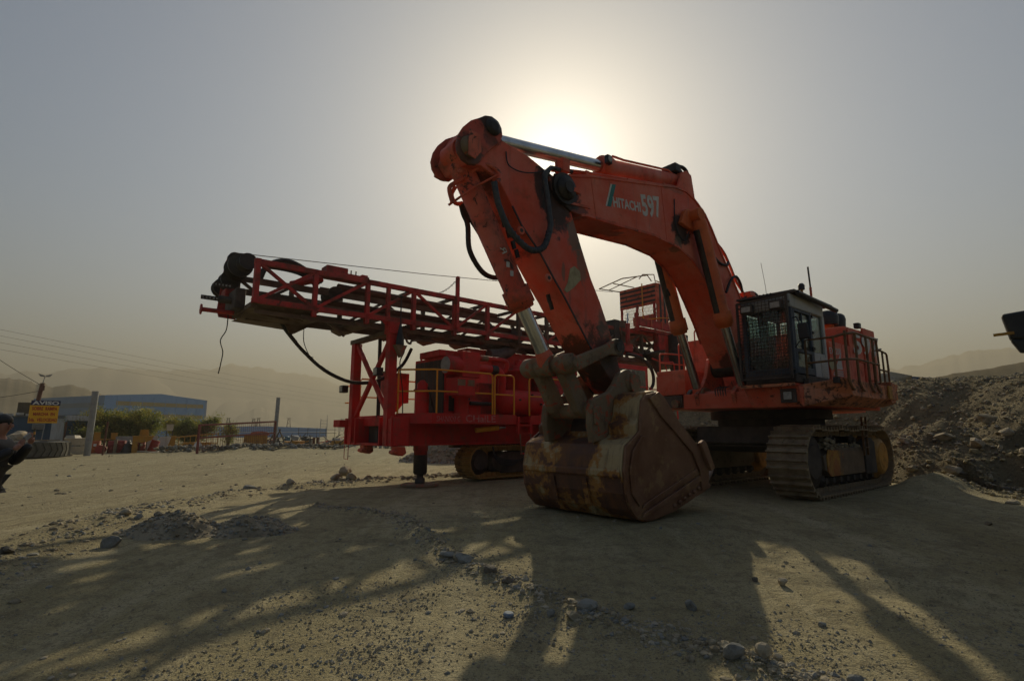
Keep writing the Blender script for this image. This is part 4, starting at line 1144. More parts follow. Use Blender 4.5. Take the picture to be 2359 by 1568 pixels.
# stone guard grille
gf = MB()
gu = U1 + 0.17
gf.bar((gu, V0 - .02, Z0), (gu, V0 - .02, Z1 - .02), 0.05, 0.05); gf.bar((gu, V1 - .02, Z0), (gu, V1 - .02, Z1 + .02), 0.05, 0.05)
gf.bar((gu, V0 - .02, Z0 + .02), (gu, V1, Z0 + .02), 0.05, 0.05); gf.bar((gu, V0 - .02, Z1 - .03), (gu, V1, Z1), 0.05, 0.05)
go = gf.build('guard_frame', M_DARK, CB)
for i in range(1, 14):
    v = V0 + i * (V1 - V0) / 14
    MB().bar((gu, v, Z0), (gu, v, Z1 - .03), 0.012, 0.008).build('guard_bar', M_DARK, go)
for i in range(1, 24):
    z = Z0 + i * (Z1 - Z0) / 24
    MB().bar((gu + .008, V0, z), (gu + .008, V1 - .02, z), 0.008, 0.012).build('guard_bar', M_DARK, go)
for q in (3.0, 4.6):
    MB().bar((U1, V0 + .02, q), (gu, V0 - .01, q), 0.03).build('guard_bracket', M_DARK, go)
    MB().bar((U1, V1 - .02, q), (gu, V1 - .03, q), 0.03).build('guard_bracket', M_DARK, go)
for v in (V0 + .22, V1 - .27):
    l0 = MB().box(gu - .09, gu + .04, v - .15, v + .15, Z1 - .30, Z1 - .10).build('cab_lamp', M_DARK, CB, 0.01)
    MB().box(gu + .041, gu + .052, v - .11, v + .11, Z1 - .27, Z1 - .14).build('lens', M_LENS, l0)
wp = MB().bar((U1 + .02, V0 + .45, 3.85), (U1 + .03, V0 + .42, 4.45), 0.014).build('wiper', M_BLACK, CB)
# seat and levers inside
st = MB(); st.box(1.95, 2.45, 1.35, 1.85, 3.15, 3.30); st.hexa([(1.95, 1.36, 3.3), (1.82, 1.36, 3.3), (1.82, 1.84, 3.3), (1.95, 1.84, 3.3)], [(1.80, 1.40, 3.98), (1.70, 1.40, 3.98), (1.70, 1.80, 3.98), (1.80, 1.80, 3.98)]); st.box(1.70, 1.80, 1.48, 1.72, 4.02, 4.20); st.box(2.0, 2.4, 1.42, 1.78, 2.9, 3.15)
st.build('operator_seat', M_RUBBER, CB, 0.03)
MB().box(2.1, 2.8, 1.05, 1.25, 2.9, 3.45).build('console', M_DARK, CB, 0.03)
MB().box(2.75, 3.0, 1.3, 1.9, 2.9, 3.3).build('pedal_console', M_DARK, CB, 0.03)
# mirror, beacon, aerials
mr = MB().hexa([(3.34, 2.34, 3.64), (3.28, 2.34, 3.64), (3.26, 2.58, 3.66), (3.32, 2.58, 3.66)], [(3.34, 2.32, 4.02), (3.28, 2.32, 4.02), (3.26, 2.54, 4.03), (3.32, 2.54, 4.03)]).build('mirror', M_BLACK, CB, 0.03)
MB().tube([(3.18, 2.18, 4.2), (3.24, 2.30, 4.2), (3.27, 2.36, 4.0), (3.27, 2.36, 3.65), (3.2, 2.2, 3.5)], 0.014, 6).build('mirror_bracket', M_BLACK, mr)
bc = MB().bar((2.3, 2.1, Z1 + .12), (2.3, 2.1, Z1 + .34), 0.05).build('beacon_post', M_YELLOW, CB)
MB().lathe((2.3, 2.1, Z1 + .30), (2.3, 2.1, Z1 + .46), [(0, .075), (.7, .075), (.9, .06), (1, .04)], 14).build('beacon', M_BLACK, bc)
ar = MB().bar((1.9, 2.16, Z1 + .08), (1.9, 2.16, Z1 + .42), 0.045).build('aerial_mount', M_REDW, CB)
MB().tube([(1.9, 2.16, Z1 + .4), (1.92, 2.15, Z1 + .95)], 0.022, 8).build('aerial', M_BLACK, ar)
MB().tube([(2.2, 1.2, Z1 + .1), (2.2, 1.18, Z1 + .6), (2.22, 1.12, Z1 + 1.25)], 0.006, 5).build('whip_aerial', M_DARK, CB)

# ---- boom
BT = [(9.30, 6.46), (9.17, 6.51), (8.03, 6.85), (5.53, 7.41), (4.95, 7.55), (4.48, 7.58), (4.18, 7.50), (3.98, 7.40), (3.63, 7.19), (3.34, 6.86), (3.07, 6.49), (2.85, 6.19), (2.39, 5.63), (1.9, 5.0), (1.6, 4.4), (1.62, 3.75), (1.75, 3.25)]
BB = [(2.15, 3.12), (2.42, 3.42), (2.82, 3.94), (3.12, 4.46), (3.40, 4.83), (3.80, 5.35), (4.36, 5.78), (4.97, 6.0), (5.94, 6.06), (7.71, 5.95), (8.23, 5.94), (8.42, 5.89), (8.70, 5.90), (8.98, 6.02), (9.25, 6.2)]
BM = empty('boom'); BM.parent = EX
MB().prism(BT + BB, -0.40, 0.40).build('boom_box', M_BOOM, BM, 0.02)
# edge plates (proud lips along the side sheets)
def lip(P, v0, v1, h, mat, name='edge_lip'):
    mb = MB()
    for (a, b) in zip(P[:-1], P[1:]):
        mb.bar((a[0], (v0 + v1) / 2, a[1]), (b[0], (v0 + v1) / 2, b[1]), abs(v1 - v0), h)
    return mb.build(name, mat, BM)
lip(BT[1:14], 0.395, 0.425, 0.05, M_BOOM); lip(BT[1:14], -0.425, -0.395, 0.05, M_BOOM)
lip(BB[2:12], 0.395, 0.425, 0.05, M_REDW); lip(BB[2:12], -0.425, -0.395, 0.05, M_REDW)
MB().cyl((8.9, -0.52, 6.30), (8.9, 0.46, 6.30), 0.32, n=30).build('nose_boss', M_GREASE, BM, 0.02)
MB().lathe((8.9, 0.46, 6.30), (8.9, 0.58, 6.30), [(0, .24), (.5, .24), (.55, .12), (1, .12)], 26).build('nose_pin', M_GREASE, BM)
MB().box(8.55, 8.90, 0.47, 0.53, 6.26, 6.36).build('pin_keeper', M_RED, BM, 0.01)
MB().bar((8.75, 0.405, 6.06), (8.15, 0.405, 6.12), 0.03, 0.05).build('weld_strip', M_REDW, BM)
MB().bar((5.55, 0.402, 7.38), (5.42, 0.402, 6.02), 0.014, 0.02).build('weld_seam', M_RED, BM)
MB().bar((8.08, 0.402, 6.82), (7.95, 0.402, 5.96), 0.014, 0.02).build('weld_seam', M_RED, BM)
MB().cyl((2.05, -0.46, 3.32), (2.05, 0.46, 3.32), 0.26, n=26).build('foot_pin', M_GREASE, BM)
# maker's mark and fleet number on the near side
mk = Vector((-0.976, 0, 0.218)); mu = Vector((0.218, 0, 0.976))
letters('HITACHI', 0.98, 0.23, (7.37, 0.404, 6.36), (-0.97, 0, 0.14), mu, M_WHITE, BM, bold=0.03)
letters('597', 0.76, 0.53, (6.32, 0.404, 6.42), (-0.978, 0, 0.20), mu, M_WHITE, BM, bold=0.03)
MB().add([(7.64, .404, 6.31), (7.59, .404, 6.315), (7.40, .404, 6.87), (7.45, .404, 6.865)], [(0, 1, 2, 3)]).build('white_stripe', M_WHITE, BM)
MB().add([(7.588, .404, 6.315), (7.46, .404, 6.335), (7.27, .404, 6.90), (7.398, .404, 6.87)], [(0, 1, 2, 3)]).build('teal_stripe', M_TEAL, BM)
# boom-top pipes and hose blocks
for (v, dz) in ((0.28, 0.06), (0.18, 0.06), (-0.25, 0.06)):
    MB().tube([(9.0, v, 6.75), (8.3, v, 6.86 + dz), (5.6, v, 7.42 + dz), (4.9, v, 7.58 + dz), (4.4, v, 7.62 + dz), (4.0, v, 7.46 + dz)], 0.03, 8).build('boom_pipe', M_RED, BM)
for (u, z) in ((8.1, 6.93), (6.7, 7.2), (5.3, 7.52), (3.5, 7.12), (2.75, 6.15)):
    MB().box(u - .05, u + .05, -0.3, 0.34, z - .06, z + .05).build('pipe_clamp', M_RED, BM)
MB().tube(spline([(9.42, 0.5, 6.48), (9.3, 0.45, 6.60), (9.15, 0.4, 6.66), (8.9, 0.32, 6.74), (8.55, 0.3, 6.82)], 5), 0.045, 8).build('hose', M_RUBBER, BM)
MB().box(8.72, 8.92, 0.18, 0.42, 6.70, 6.98).build('hose_bracket', M_REDW, BM, 0.01)
# pipes behind the boom heel and the looping hoses by the cab
for v in (0.22, 0.36):
    MB().tube(spline([(3.05, v, 6.55), (2.70, v, 6.36), (2.42, v, 6.05), (2.12, v, 5.66), (1.80, v, 5.42), (1.7, v, 5.2)], 5), 0.04, 7).build('boom_pipe', M_RED, BM)
MB().tube(spline([(3.35, 0.42, 6.1), (3.1, 0.46, 5.95), (2.75, 0.46, 5.98), (2.62, 0.42, 6.1)], 5), 0.035, 8).build('hose', M_RUBBER, BM)
MB().tube(spline([(2.9, 0.46, 5.2), (2.7, 0.5, 5.55), (2.4, 0.5, 5.72), (2.1, 0.46, 5.6), (1.9, 0.4, 5.4)], 5), 0.035, 8).build('hose', M_RUBBER, BM)
for q in range(3):
    MB().tube(spline([(1.85, 0.15 + .09 * q, 5.0), (1.65, 0.2 + .09 * q, 5.35), (1.25, 0.25 + .09 * q, 5.45), (0.9, 0.3 + .09 * q, 5.1), (0.75, .3 + .09 * q, 4.4), (0.8, .3 + .09 * q, 3.7)], 5), 0.05, 8).build('hose', M_HOSE2, BM)
MB().box(1.45, 1.75, 0.1, 0.55, 5.30, 5.42).build('hose_clamp', M_RED, BM, 0.01)
MB().tube(spline([(4.1, -0.55, 5.3), (3.6, -0.6, 4.8), (3.3, -0.62, 4.2), (3.2, -.62, 3.7)], 5), 0.03, 7).build('hose', M_RUBBER, BM)
# boom cylinder top brackets
MB().prism([(4.75, 6.95), (4.62, 7.05), (4.15, 7.02), (4.0, 6.7), (4.25, 6.5), (4.7, 6.55), (4.95, 6.6)], 0.405, 0.52).build('cylinder_bracket', M_ORANGE, BM, 0.02)
MB().prism([(4.75, 6.95), (4.62, 7.05), (4.15, 7.02), (4.0, 6.7), (4.25, 6.5), (4.7, 6.55)], -0.52, -0.405).build('cylinder_bracket', M_ORANGE, BM, 0.02)
MB().tube(spline([(5.05, .42, 7.2), (5.08, .43, 6.6), (4.95, .44, 6.3), (4.75, .46, 6.2), (4.6, .5, 6.45)], 5), 0.014, 6).build('grease_line', M_RUBBER, BM)

# ---- hydraulic cylinders
def ram(name, a, g, b, r, rr, mat, label=None, gl=0.30, parent=EX, eye=0.17, eyew=0.12):
    """a: barrel eye, g: gland position, b: rod eye"""
    a, g, b = Vector(a), Vector(g), Vector(b)
    e = empty(name); e.parent = parent
    L = (g - a).length
    d = (g - a).normalized()
    MB().lathe(a + d * 0.12, g, [(0, r * .75), (.03, r), (1 - gl / L, r), (1 - gl / L + .002, r * 1.22), (.975, r * 1.24), (.98, r * 1.05), (1, r * 1.0)], 24).build('barrel', mat, e)
    MB().cyl(a - Vector((0, eyew, 0)), a + Vector((0, eyew, 0)), eye, n=20).build('barrel_eye', mat, e, 0.01)
    MB().cyl(g - d * .05, b - d * .1, rr, n=22).build('rod', M_CHROME, e)
    d2 = (b - g).normalized()
    MB().lathe(b - d2 * .32, b - d2 * .05, [(0, rr * 1.05), (.5, rr * 1.3), (1, eye)], 18).build('rod_end', M_RED, e)
    MB().cyl(b - Vector((0, eyew, 0)), b + Vector((0, eyew, 0)), eye * 1.05, n=20).build('rod_eye', M_WORN, e, 0.01)
    return e
for s in (1, -1):
    e = ram('boom_cylinder', (4.42, s * .64, 6.88), (3.42, s * .64, 4.18), (2.62, s * .64, 2.46), 0.185, 0.115, M_ORANGE, gl=0.42)
    # oil-blackened strip down the barrel front
    g0, g1 = Vector((4.30, s * .64, 6.55)), Vector((3.55, s * .64, 4.45))
    nrm = Vector((0.9, -.25, -.35)).normalized()
    MB().tube([g0 + nrm * .075, g0.lerp(g1, .5) + nrm * .085, g1 + nrm * .09], [.13, .115, .10], 12).build('oil_stain', M_GREASE, e)
ac = ram('arm_cylinder', (4.25, 0, 8.05), (7.35, 0, 7.47), (10.70, 0, 6.92), 0.20, 0.135, M_RED, gl=0.36, eye=0.2, eyew=0.2)
MB().tube([(7.0, .12, 7.78), (6.6, .12, 7.82), (4.8, .12, 8.16), (4.55, .12, 8.1)], 0.028, 7).build('supply_pipe', M_RED, ac)
lw = MB().box(7.28, 7.44, .24, .34, 7.40, 7.60).build('work_lamp', M_BLACK, ac, 0.02)
MB().cyl((7.36, .341, 7.5), (7.36, .352, 7.5), .065, n=16).build('lens', M_LENS, lw)
for q in range(3):
    MB().tube(spline([(4.5, -.15 + .14 * q, 8.2), (4.3, -.15 + .14 * q, 8.42), (4.02, -.12 + .14 * q, 8.38), (3.9, -.1 + .14 * q, 8.0), (3.95, -.1 + .14 * q, 7.55)], 5), 0.05, 8).build('hose', M_RUBBER, ac)
MB().box(4.35, 4.6, -.2, .22, 8.2, 8.42).build('manifold', M_GREASE, ac, 0.02)
for s in (-1, 1):
    MB().prism([(4.75, 7.52), (4.45, 8.15), (4.2, 8.28), (4.0, 8.2), (3.85, 7.4)], s * .24, s * .30).build('cylinder_lug', M_RED, ac, 0.01)

# ---- arm (dipper)
AM = empty('arm'); AM.parent = EX
AP = [(10.86, 7.05), (10.74, 7.08), (10.62, 7.04), (10.52, 6.92), (10.42, 6.80), (9.78, 6.71), (9.42, 6.60), (9.05, 6.5), (8.72, 6.2), (8.62, 5.83), (8.40, 5.30), (8.10, 4.62), (7.85, 4.2), (7.56, 3.59), (7.28, 2.85), (7.05, 2.42), (7.28, 2.38), (7.60, 2.62), (8.16, 3.18), (8.89, 4.11), (9.17, 4.43), (9.52, 4.86), (9.98, 5.29), (10.30, 5.75), (10.55, 6.05), (10.90, 6.15), (11.18, 6.10), (11.34, 6.28), (11.28, 6.55), (11.12, 6.84)]
MB().prism(AP, -0.36, 0.36).build('arm_box', M_ARM, AM, 0.02)
# side plate of the top: cheeks with pin bosses
for s in (1, -1):
    ck = MB().prism([(10.98, 7.0), (10.86, 7.09), (10.72, 7.13), (10.58, 7.09), (10.49, 6.98), (10.47, 6.84), (10.52, 6.70), (10.70, 6.52), (10.86, 6.34), (10.95, 6.18), (11.06, 6.08), (11.2, 6.05), (11.34, 6.09), (11.43, 6.2), (11.46, 6.34), (11.42, 6.52), (11.32, 6.70), (11.16, 6.88)], s * .365, s * .43)
    ck.build('cheek_plate', M_CHEEK, AM, 0.02)
    MB().lathe((10.70, s * .43, 6.92), (10.70, s * .50, 6.92), [(0, .16), (.6, .15), (1, .08)], 22).build('pin_boss', M_GREASE, AM)
    MB().lathe((11.2, s * .43, 6.36), (11.2, s * .52, 6.36), [(0, .19), (.6, .18), (1, .10)], 22).build('pin_boss', M_WORN, AM)
    pk = MB().prism([(11.28, 6.62), (11.06, 6.60), (11.02, 6.3), (11.15, 6.12), (11.3, 6.15)], s * .521, s * .545).build('keeper_plate', M_REDW, AM, 0.008)
MB().cyl((10.70, -.36, 6.92), (10.70, .36, 6.92), .13, n=18).build('pin', M_GREASE, AM)
MB().prism([(8.72, 4.72), (8.6, 4.80), (8.44, 4.72), (8.42, 4.55), (8.62, 4.36), (8.82, 4.22), (8.9, 4.26), (8.8, 4.42)], .3615, .37).build('pale_patch', m_plain('filler_patch', (.42, .36, .21), (.30, .25, .14), .8, 9), AM, 0.003)
sm_ = MB()
for (a, b) in zip([(10.2, 5.6), (9.98, 5.29), (9.52, 4.86), (9.17, 4.43), (8.89, 4.11)], [(9.98, 5.29), (9.52, 4.86), (9.17, 4.43), (8.89, 4.11), (8.16, 3.18)]):
    sm_.bar((a[0], .372, a[1]), (b[0], .372, b[1]), .018, .03)
sm_.build('edge_lip', M_GREASE, AM)
for (u, z) in ((10.0, 5.18), (9.32, 4.42)):
    MB().lathe((u, .365, z), (u, .395, z), [(0, .085), (1, .075)], 18).build('lifting_eye', M_RED, AM)
    MB().cyl((u, .396, z), (u, .402, z), .038, n=14).build('eye_hole', M_GREASE, AM)
MB().cyl((7.58, -.52, 3.26), (7.58, .60, 3.26), .17, n=24).build('link_pin_boss', M_GREASE, AM, 0.012)
MB().cyl((7.58, .601, 3.26), (7.58, .612, 3.26), .09, n=18).build('pin_end', M_BLACK, AM)
MB().cyl((7.10, -.50, 2.58), (7.10, .50, 2.58), .20, n=24).build('bucket_pin_boss', M_GREASE, AM, 0.01)
# hoses on the arm
MB().tube(spline([(10.72, .50, 5.85), (10.61, .50, 5.45), (10.36, .50, 5.06), (10.0, .50, 4.84), (9.75, .50, 4.83), (9.53, .50, 4.97), (9.38, .50, 5.35), (9.40, .50, 5.62), (9.46, .50, 6.0), (9.51, .50, 6.34), (9.42, .50, 6.48)], 7), 0.055, 10).build('hose', M_HOSE2, AM)
rg = MB()
hp_ = spline([(10.36, .50, 5.06), (10.0, .50, 4.84), (9.75, .50, 4.83), (9.53, .50, 4.97), (9.40, .50, 5.30)], 9)
for i in range(0, len(hp_) - 1, 2):
    rg.cyl(hp_[i], hp_[i].lerp(hp_[i + 1], .7), 0.062, n=10)
rg.build('hose_sleeve', M_HOSE2, AM)
for (a, b) in (((10.8, -.42, 5.73), 0), ((10.72, -.46, 5.7), 1)):
    P = [[(10.78, -.42, 5.75), (10.66, -.5, 5.6), (10.56, -.5, 5.4), (10.51, -.5, 4.93), (10.24, -.5, 4.59), (9.97, -.48, 4.5), (9.7, -.42, 4.55)], [(10.74, -.40, 5.78), (10.62, -.46, 5.62), (10.44, -.46, 5.44), (10.15, -.44, 5.12), (9.95, -.38, 5.0)]][b]
    MB().tube(spline(P, 7), 0.05, 9).build('hose', M_RUBBER, AM)
MB().tube(spline([(11.30, .1, 5.43), (11.37, .1, 5.63), (11.35, .1, 5.73), (11.18, .12, 5.88), (10.95, .2, 6.1), (10.80, .32, 6.22), (10.62, .42, 6.15), (10.58, .48, 6.0), (10.66, .50, 5.86)], 5), 0.04, 8).build('steel_pipe', M_REDW, AM)
MB().tube(spline([(10.95, -.35, 6.0), (11.0, -.4, 5.85), (10.9, -.42, 5.72), (10.75, -.42, 5.76)], 4), 0.04, 8).build('steel_pipe', M_REDW, AM)
MB().tube([(11.35, .05, 5.40), (10.95, .25, 5.78), (10.58, .48, 6.05)], 0.022, 6).build('pipe_stay', M_REDW, AM)
MB().tube([(11.2, .12, 6.05), (11.28, .3, 5.95)], 0.03, 6).build('pipe_stub', M_REDW, AM)
MB().tube(spline([(10.35, .375, 6.6), (10.3, .39, 6.35), (10.0, .42, 6.3), (9.6, .44, 6.42), (9.25, .46, 6.62), (9.05, .42, 6.62)], 5), 0.012, 6).build('grease_line', M_RUBBER, AM)
for k, (u, z) in enumerate([(10.28, 5.35), (10.15, 5.18), (10.02, 5.0), (9.92, 4.86), (9.1, 4.15), (9.02, 4.02)]):
    MB().prism([(u + .05, z + .02), (u - .02, z + .05), (u - .07, z - .1), (u, z - .13)], .20 - .02 * k, .24 - .02 * k).build('clamp_lug', M_GREASE, AM)

# ---- bucket cylinder, links and bucket
bc_ = ram('bucket_cylinder', (11.2, 0, 6.40), (9.62, 0, 3.85), (8.98, 0, 2.82), 0.215, 0.135, M_REDW, gl=0.42, eye=.2, eyew=.2)
letters('R', .13, .10, (10.28, .20, 4.72), (.53, 0, .85), (-.85, .3, .53), M_WHITE, bc_)
for q in range(2):
    MB().box(10.13 - q * .09, 10.20 - q * .09, .205, .215, 4.50 - q * .15, 4.60 - q * .15).build('white_dab', M_WHITE, bc_)
lkt = MB().lathe((8.98, -.66, 2.82), (8.98, .66, 2.82), [(0, .16), (.04, .19), (.28, .20), (.29, .155), (.42, .155), (.43, .19), (.57, .19), (.58, .155), (.71, .155), (.72, .20), (.96, .19), (1, .16)], 26).build('link_tube', M_WORN, EX)
MB().lathe((8.98, .66, 2.82), (8.98, .72, 2.82), [(0, .15), (.5, .14), (.55, .08), (1, .08)], 24).build('pin_cap', M_WORN, lkt)
MB().lathe((8.98, -.66, 2.82), (8.98, -.72, 2.82), [(0, .15), (.5, .14), (.55, .08), (1, .08)], 24).build('pin_cap', M_GREASE, lkt)
for s in (1, -1):
    lk = MB().prism([(9.02, 2.98), (8.82, 2.96), (7.95, 3.28), (7.62, 3.44), (7.42, 3.30), (7.5, 3.1), (7.85, 3.08), (8.72, 2.72), (8.95, 2.66)], s * .45, s * .60)
    lk.build('guide_link', M_WORN, EX, 0.03)
    b2 = MB().prism([(9.12, 2.78), (8.95, 2.95), (8.80, 2.86), (8.38, 2.25), (8.25, 1.95), (8.42, 1.83), (8.62, 1.95), (8.9, 2.45)], s * .22, s * .42)
    b2.build('push_link', M_WORN, EX, 0.035)
BK = empty('bucket'); BK.parent = EX
# shell: curved back and floor (outer), inner surface set in by the plate thickness
SO = [(7.02, .10), (7.45, .02), (7.85, .0), (8.12, .06), (8.33, .24), (8.46, .52), (8.50, .90), (8.46, 1.18), (8.40, 1.36), (8.28, 1.43), (8.12, 1.48), (7.98, 1.60)]
def shell(prof, th, v0, v1, mb):
    n = len(prof)
    inn = []
    for i in range(n):
        a = Vector(prof[max(i - 1, 0)]); b = Vector(prof[min(i + 1, n - 1)])
        d = (b - a).normalized()
        inn.append((prof[i][0] - d.y * th, prof[i][1] + d.x * th))
    return mb.prism(list(prof) + inn[::-1], v0, v1)
MB_ = shell([(5.95, .36), (6.4, .27), (7.02, .10)] + SO[1:], 0.06, -1.28, 1.28, MB())
MB_.build('bucket_shell', M_BUCKET, BK, 0.015)
# wear band between belly and shoulder ledge
MB().prism([(8.515, .78), (8.54, .82), (8.54, .90), (8.515, .94)], -1.26, 1.26).build('wear_ridge', M_BUCKET, BK, 0.01)
for vv in (-0.42, 0.42):
    MB().prism([(8.515, .75), (8.40, .33), (8.22, .12), (8.0, .02), (8.25, .08), (8.42, .28), (8.53, .75)], vv - .06, vv + .06).build('wear_strip', M_BUCKET, BK)
# upper shoulders left and right of the linkage opening
for (a, b) in ((-1.28, -.66), (.66, 1.28)):
    MB().prism([(8.06, 1.50), (8.10, 1.72), (7.98, 1.80), (7.90, 2.20), (7.78, 2.30), (7.45, 2.36), (7.25, 2.27), (7.2, 2.1), (7.7, 1.55)], a, b).build('shoulder', M_BUCKET, BK, 0.035)
MB().prism([(7.88, 1.55), (7.82, 1.78), (7.62, 2.08), (7.30, 2.22), (7.2, 2.1), (7.62, 1.52)], -.66, .66).build('throat_plate', M_DARK, BK, 0.01)
# hinge ears
for s in (1, -1):
    er = MB().prism([(8.50, 1.38), (8.56, 1.70), (8.54, 2.05), (8.46, 2.19), (8.30, 2.25), (8.0, 2.34), (7.82, 2.50), (7.66, 2.72), (7.42, 2.82), (7.16, 2.76), (7.02, 2.56), (7.10, 2.36), (7.30, 2.24), (7.62, 1.55), (8.1, 1.45)], s * .52, s * .66)
    er.build('hinge_ear', M_WORN, BK, 0.03)
    MB().lathe((7.30, s * .66, 2.58), (7.30, s * .72, 2.58), [(0, .21), (.6, .20), (1, .13)], 24).build('pin_boss', M_WORN, BK)
    if s > 0:
        MB().prism([(7.42, 2.74), (7.18, 2.72), (7.10, 2.55), (7.22, 2.36), (7.36, 2.34), (7.45, 2.5)], .721, .75).build('keeper_plate', M_WORN, BK, 0.012)
        MB().prism([(8.50, 2.02), (8.36, 2.08), (8.30, 1.9), (8.38, 1.7), (8.48, 1.72)], .661, .70).build('pin_keeper', M_WORN, BK, 0.015)
MB().cyl((8.34, -.52, 1.98), (8.34, .52, 1.98), .15, n=20).build('ear_tube', M_WORN, BK)
# side plates with rim and reinforcing ribs
SP = [(8.14, .07), (8.34, .26), (8.45, .52), (8.485, .90), (8.40, 1.34), (8.0, 1.60), (7.9, 2.15), (7.75, 2.27), (7.42, 2.33), (7.23, 2.22), (6.78, 1.77), (6.27, 1.39), (5.95, 1.1), (5.80, .84), (5.86, .50), (6.4, .28), (7.02, .115), (7.75, .015)]
for s in (1, -1):
    so_ = MB().prism(SP, s * 1.282, s * 1.335).build('side_plate', M_BSIDE, BK, 0.012)
    MB().prism([(7.42, 2.33), (7.23, 2.22), (6.78, 1.77), (6.27, 1.39), (5.95, 1.1), (5.80, .84), (5.86, .50), (6.10, .42), (6.15, .80), (6.35, 1.15), (6.9, 1.55), (7.35, 1.85), (7.72, 2.2)], s * 1.336, s * 1.375).build('cutting_edge', M_BSIDE, BK, 0.012)
    MB().prism([(8.05, .10), (8.02, .18), (6.18, .72), (6.13, .62)], s * 1.336, s * 1.39).build('reinforcing_rib', M_BSIDE, BK, 0.01)
    MB().prism([(8.04, .26), (8.0, .32), (6.25, .86), (6.2, .78)], s * 1.336, s * 1.375).build('reinforcing_rib', M_BSIDE, BK, 0.008)
    MB().prism([(8.12, .30), (8.32, .52), (8.36, .92), (8.26, 1.25), (7.98, 1.52), (7.88, 1.50), (8.15, 1.2), (8.24, .92), (8.20, .58), (8.0, .38)], s * 1.336, s * 1.37).build('rim_plate', M_BSIDE, BK, 0.008)
    for q in range(6):
        MB().sphere((7.05 - q * .17, s * 1.345, .22 + q * .052), .045, 10, 6).build('bolt', M_BSIDE, BK)
    MB().prism([(6.20, 1.36), (6.08, 1.42), (5.98, 1.36), (5.72, .86), (5.86, .80), (6.0, 1.02)], s * 1.376, s * 1.46).build('side_cutter', M_BSIDE, BK, 0.015)
# lip and teeth
M_TOOTH = m_plain('worn_tooth_steel', (0.24, 0.165, 0.14), (0.30, 0.22, 0.19), .55, 5, .3)
MB().prism([(6.25, .32), (5.72, .46), (5.70, .54), (6.2, .44)], -1.33, 1.33).build('lip', M_BSIDE, BK, 0.015)
for i in range(5):
    v = -1.12 + i * .56
    th = MB().hexa([(5.95, v - .14, .36), (5.72, v - .12, .42), (5.72, v + .12, .42), (5.95, v + .14, .36)], [(5.95, v - .14, .60), (5.66, v - .12, .62), (5.66, v + .12, .62), (5.95, v + .14, .60)]).build('tooth_adapter', M_TOOTH, BK, 0.02)
    MB().hexa([(5.72, v - .10, .44), (5.28, v - .05, .74), (5.28, v + .05, .74), (5.72, v + .10, .44)], [(5.66, v - .10, .66), (5.26, v - .05, .82), (5.26, v + .05, .82), (5.66, v + .10, .66)]).build('tooth', M_TOOTH, th, 0.03)
# =================================================================== blast-hole drill rig
RG = empty('drill_rig', (-2.76, 16.43, 0), RAD(-140), 'bright red tracked drill rig with its lattice mast laid flat', 'drill rig')
M_RRED = m_paint('rig_red_paint', (0.58, 0.020, 0.016), (0.40, 0.03, 0.024), rust_a=0.70, dirt_a=0.495, chips=0.73, rough=0.42, dirt=(0.16, 0.075, 0.05))
M_RREDM = m_paint('mast_red_paint', (0.50, 0.026, 0.02), (0.42, 0.045, 0.034), rust_a=0.60, dirt_a=0.40, chips=0.68, rough=0.45, dirt=(0.085, 0.055, 0.038))
M_RYEL = m_paint('rail_yellow_paint', (0.80, 0.36, 0.018), (0.66, 0.29, 0.03), rust_a=0.76, dirt_a=0.62, chips=0.80, rough=0.45)
M_MAST = m_plain('dusty_mast_steel', (0.085, 0.060, 0.040), (0.165, 0.120, 0.080), 0.8, 2)
M_RUSTROD = m_plain('rusty_drill_pipe', (0.075, 0.035, 0.022), (0.12, 0.065, 0.042), 0.7, 3)
M_CORE = m_plain('radiator_core', (0.018, 0.017, 0.016), (0.045, 0.040, 0.034), 0.6, 2, 0, 0.3, (1, 14, 1))
M_DUCT = m_plain('grey_duct', (0.075, 0.072, 0.070), (0.13, 0.125, 0.12), 0.7, 4)
M_CHALK = m_plain('chalk', (0.52, 0.22, 0.20), (0.45, 0.06, 0.055), 0.9, 14, 0, 0)
MA = empty('mast'); MA.parent = RG
PU = [4.90, 3.40, 1.88, 0.36, -1.15, -2.50, -3.90, -5.30, -6.75, -8.2, -9.65, -11.1, -12.6]
ZT, ZB, VF = 5.88, 4.86, -2.0
def mbar(name, pts, w, h, mat=M_RREDM, par=None):
    mb = MB()
    for a, b in zip(pts[:-1], pts[1:]): mb.bar(a, b, w, h)
    return mb.build(name, mat, par or MA, 0.008)
for v, tag_ in ((0.0, 1), (VF, 0)):
    mt = M_RREDM if tag_ else M_MAST
    mbar('chord', [(PU[0] + .08, v, ZT), (PU[-1], v, ZT)], 0.13, 0.14, mt)
    mbar('chord', [(PU[0] + .08, v, ZB), (PU[-1], v, ZB)], 0.13, 0.14, mt)
    for i, u in enumerate(PU):
        mbar('upright', [(u, v, ZB - (.22 if tag_ and i else .07)), (u, v, ZT + .07)], 0.13 if i else 0.2, 0.12, mt if i < 6 else M_MAST)
    dg = [((0, 0), (1, 1)), ((0, 1), (1, 0)), ((1, 0), (2, 1)), ((2, 0), (3, 1)), ((3, 1), (4, 0)), ((4, 0), (5, 1)), ((5, 0), (6, 1)), ((6, 1), (7, 0)), ((7, 0), (8, 1)), ((8, 1), (9, 0)), ((9, 0), (10, 1)), ((9, 1), (10, 0)), ((10, 0), (11, 1)), ((10, 1), (11, 0)), ((11, 0), (12, 1)), ((11, 1), (12, 0))]
    for k, ((i, a), (j, b)) in enumerate(dg):
        mbar('brace', [(PU[i], v + .002 * (k % 2), ZT if a else ZB), (PU[j], v + .002 * (k % 2), ZT if b else ZB)], 0.085, 0.085, mt if k < 9 else M_MAST)
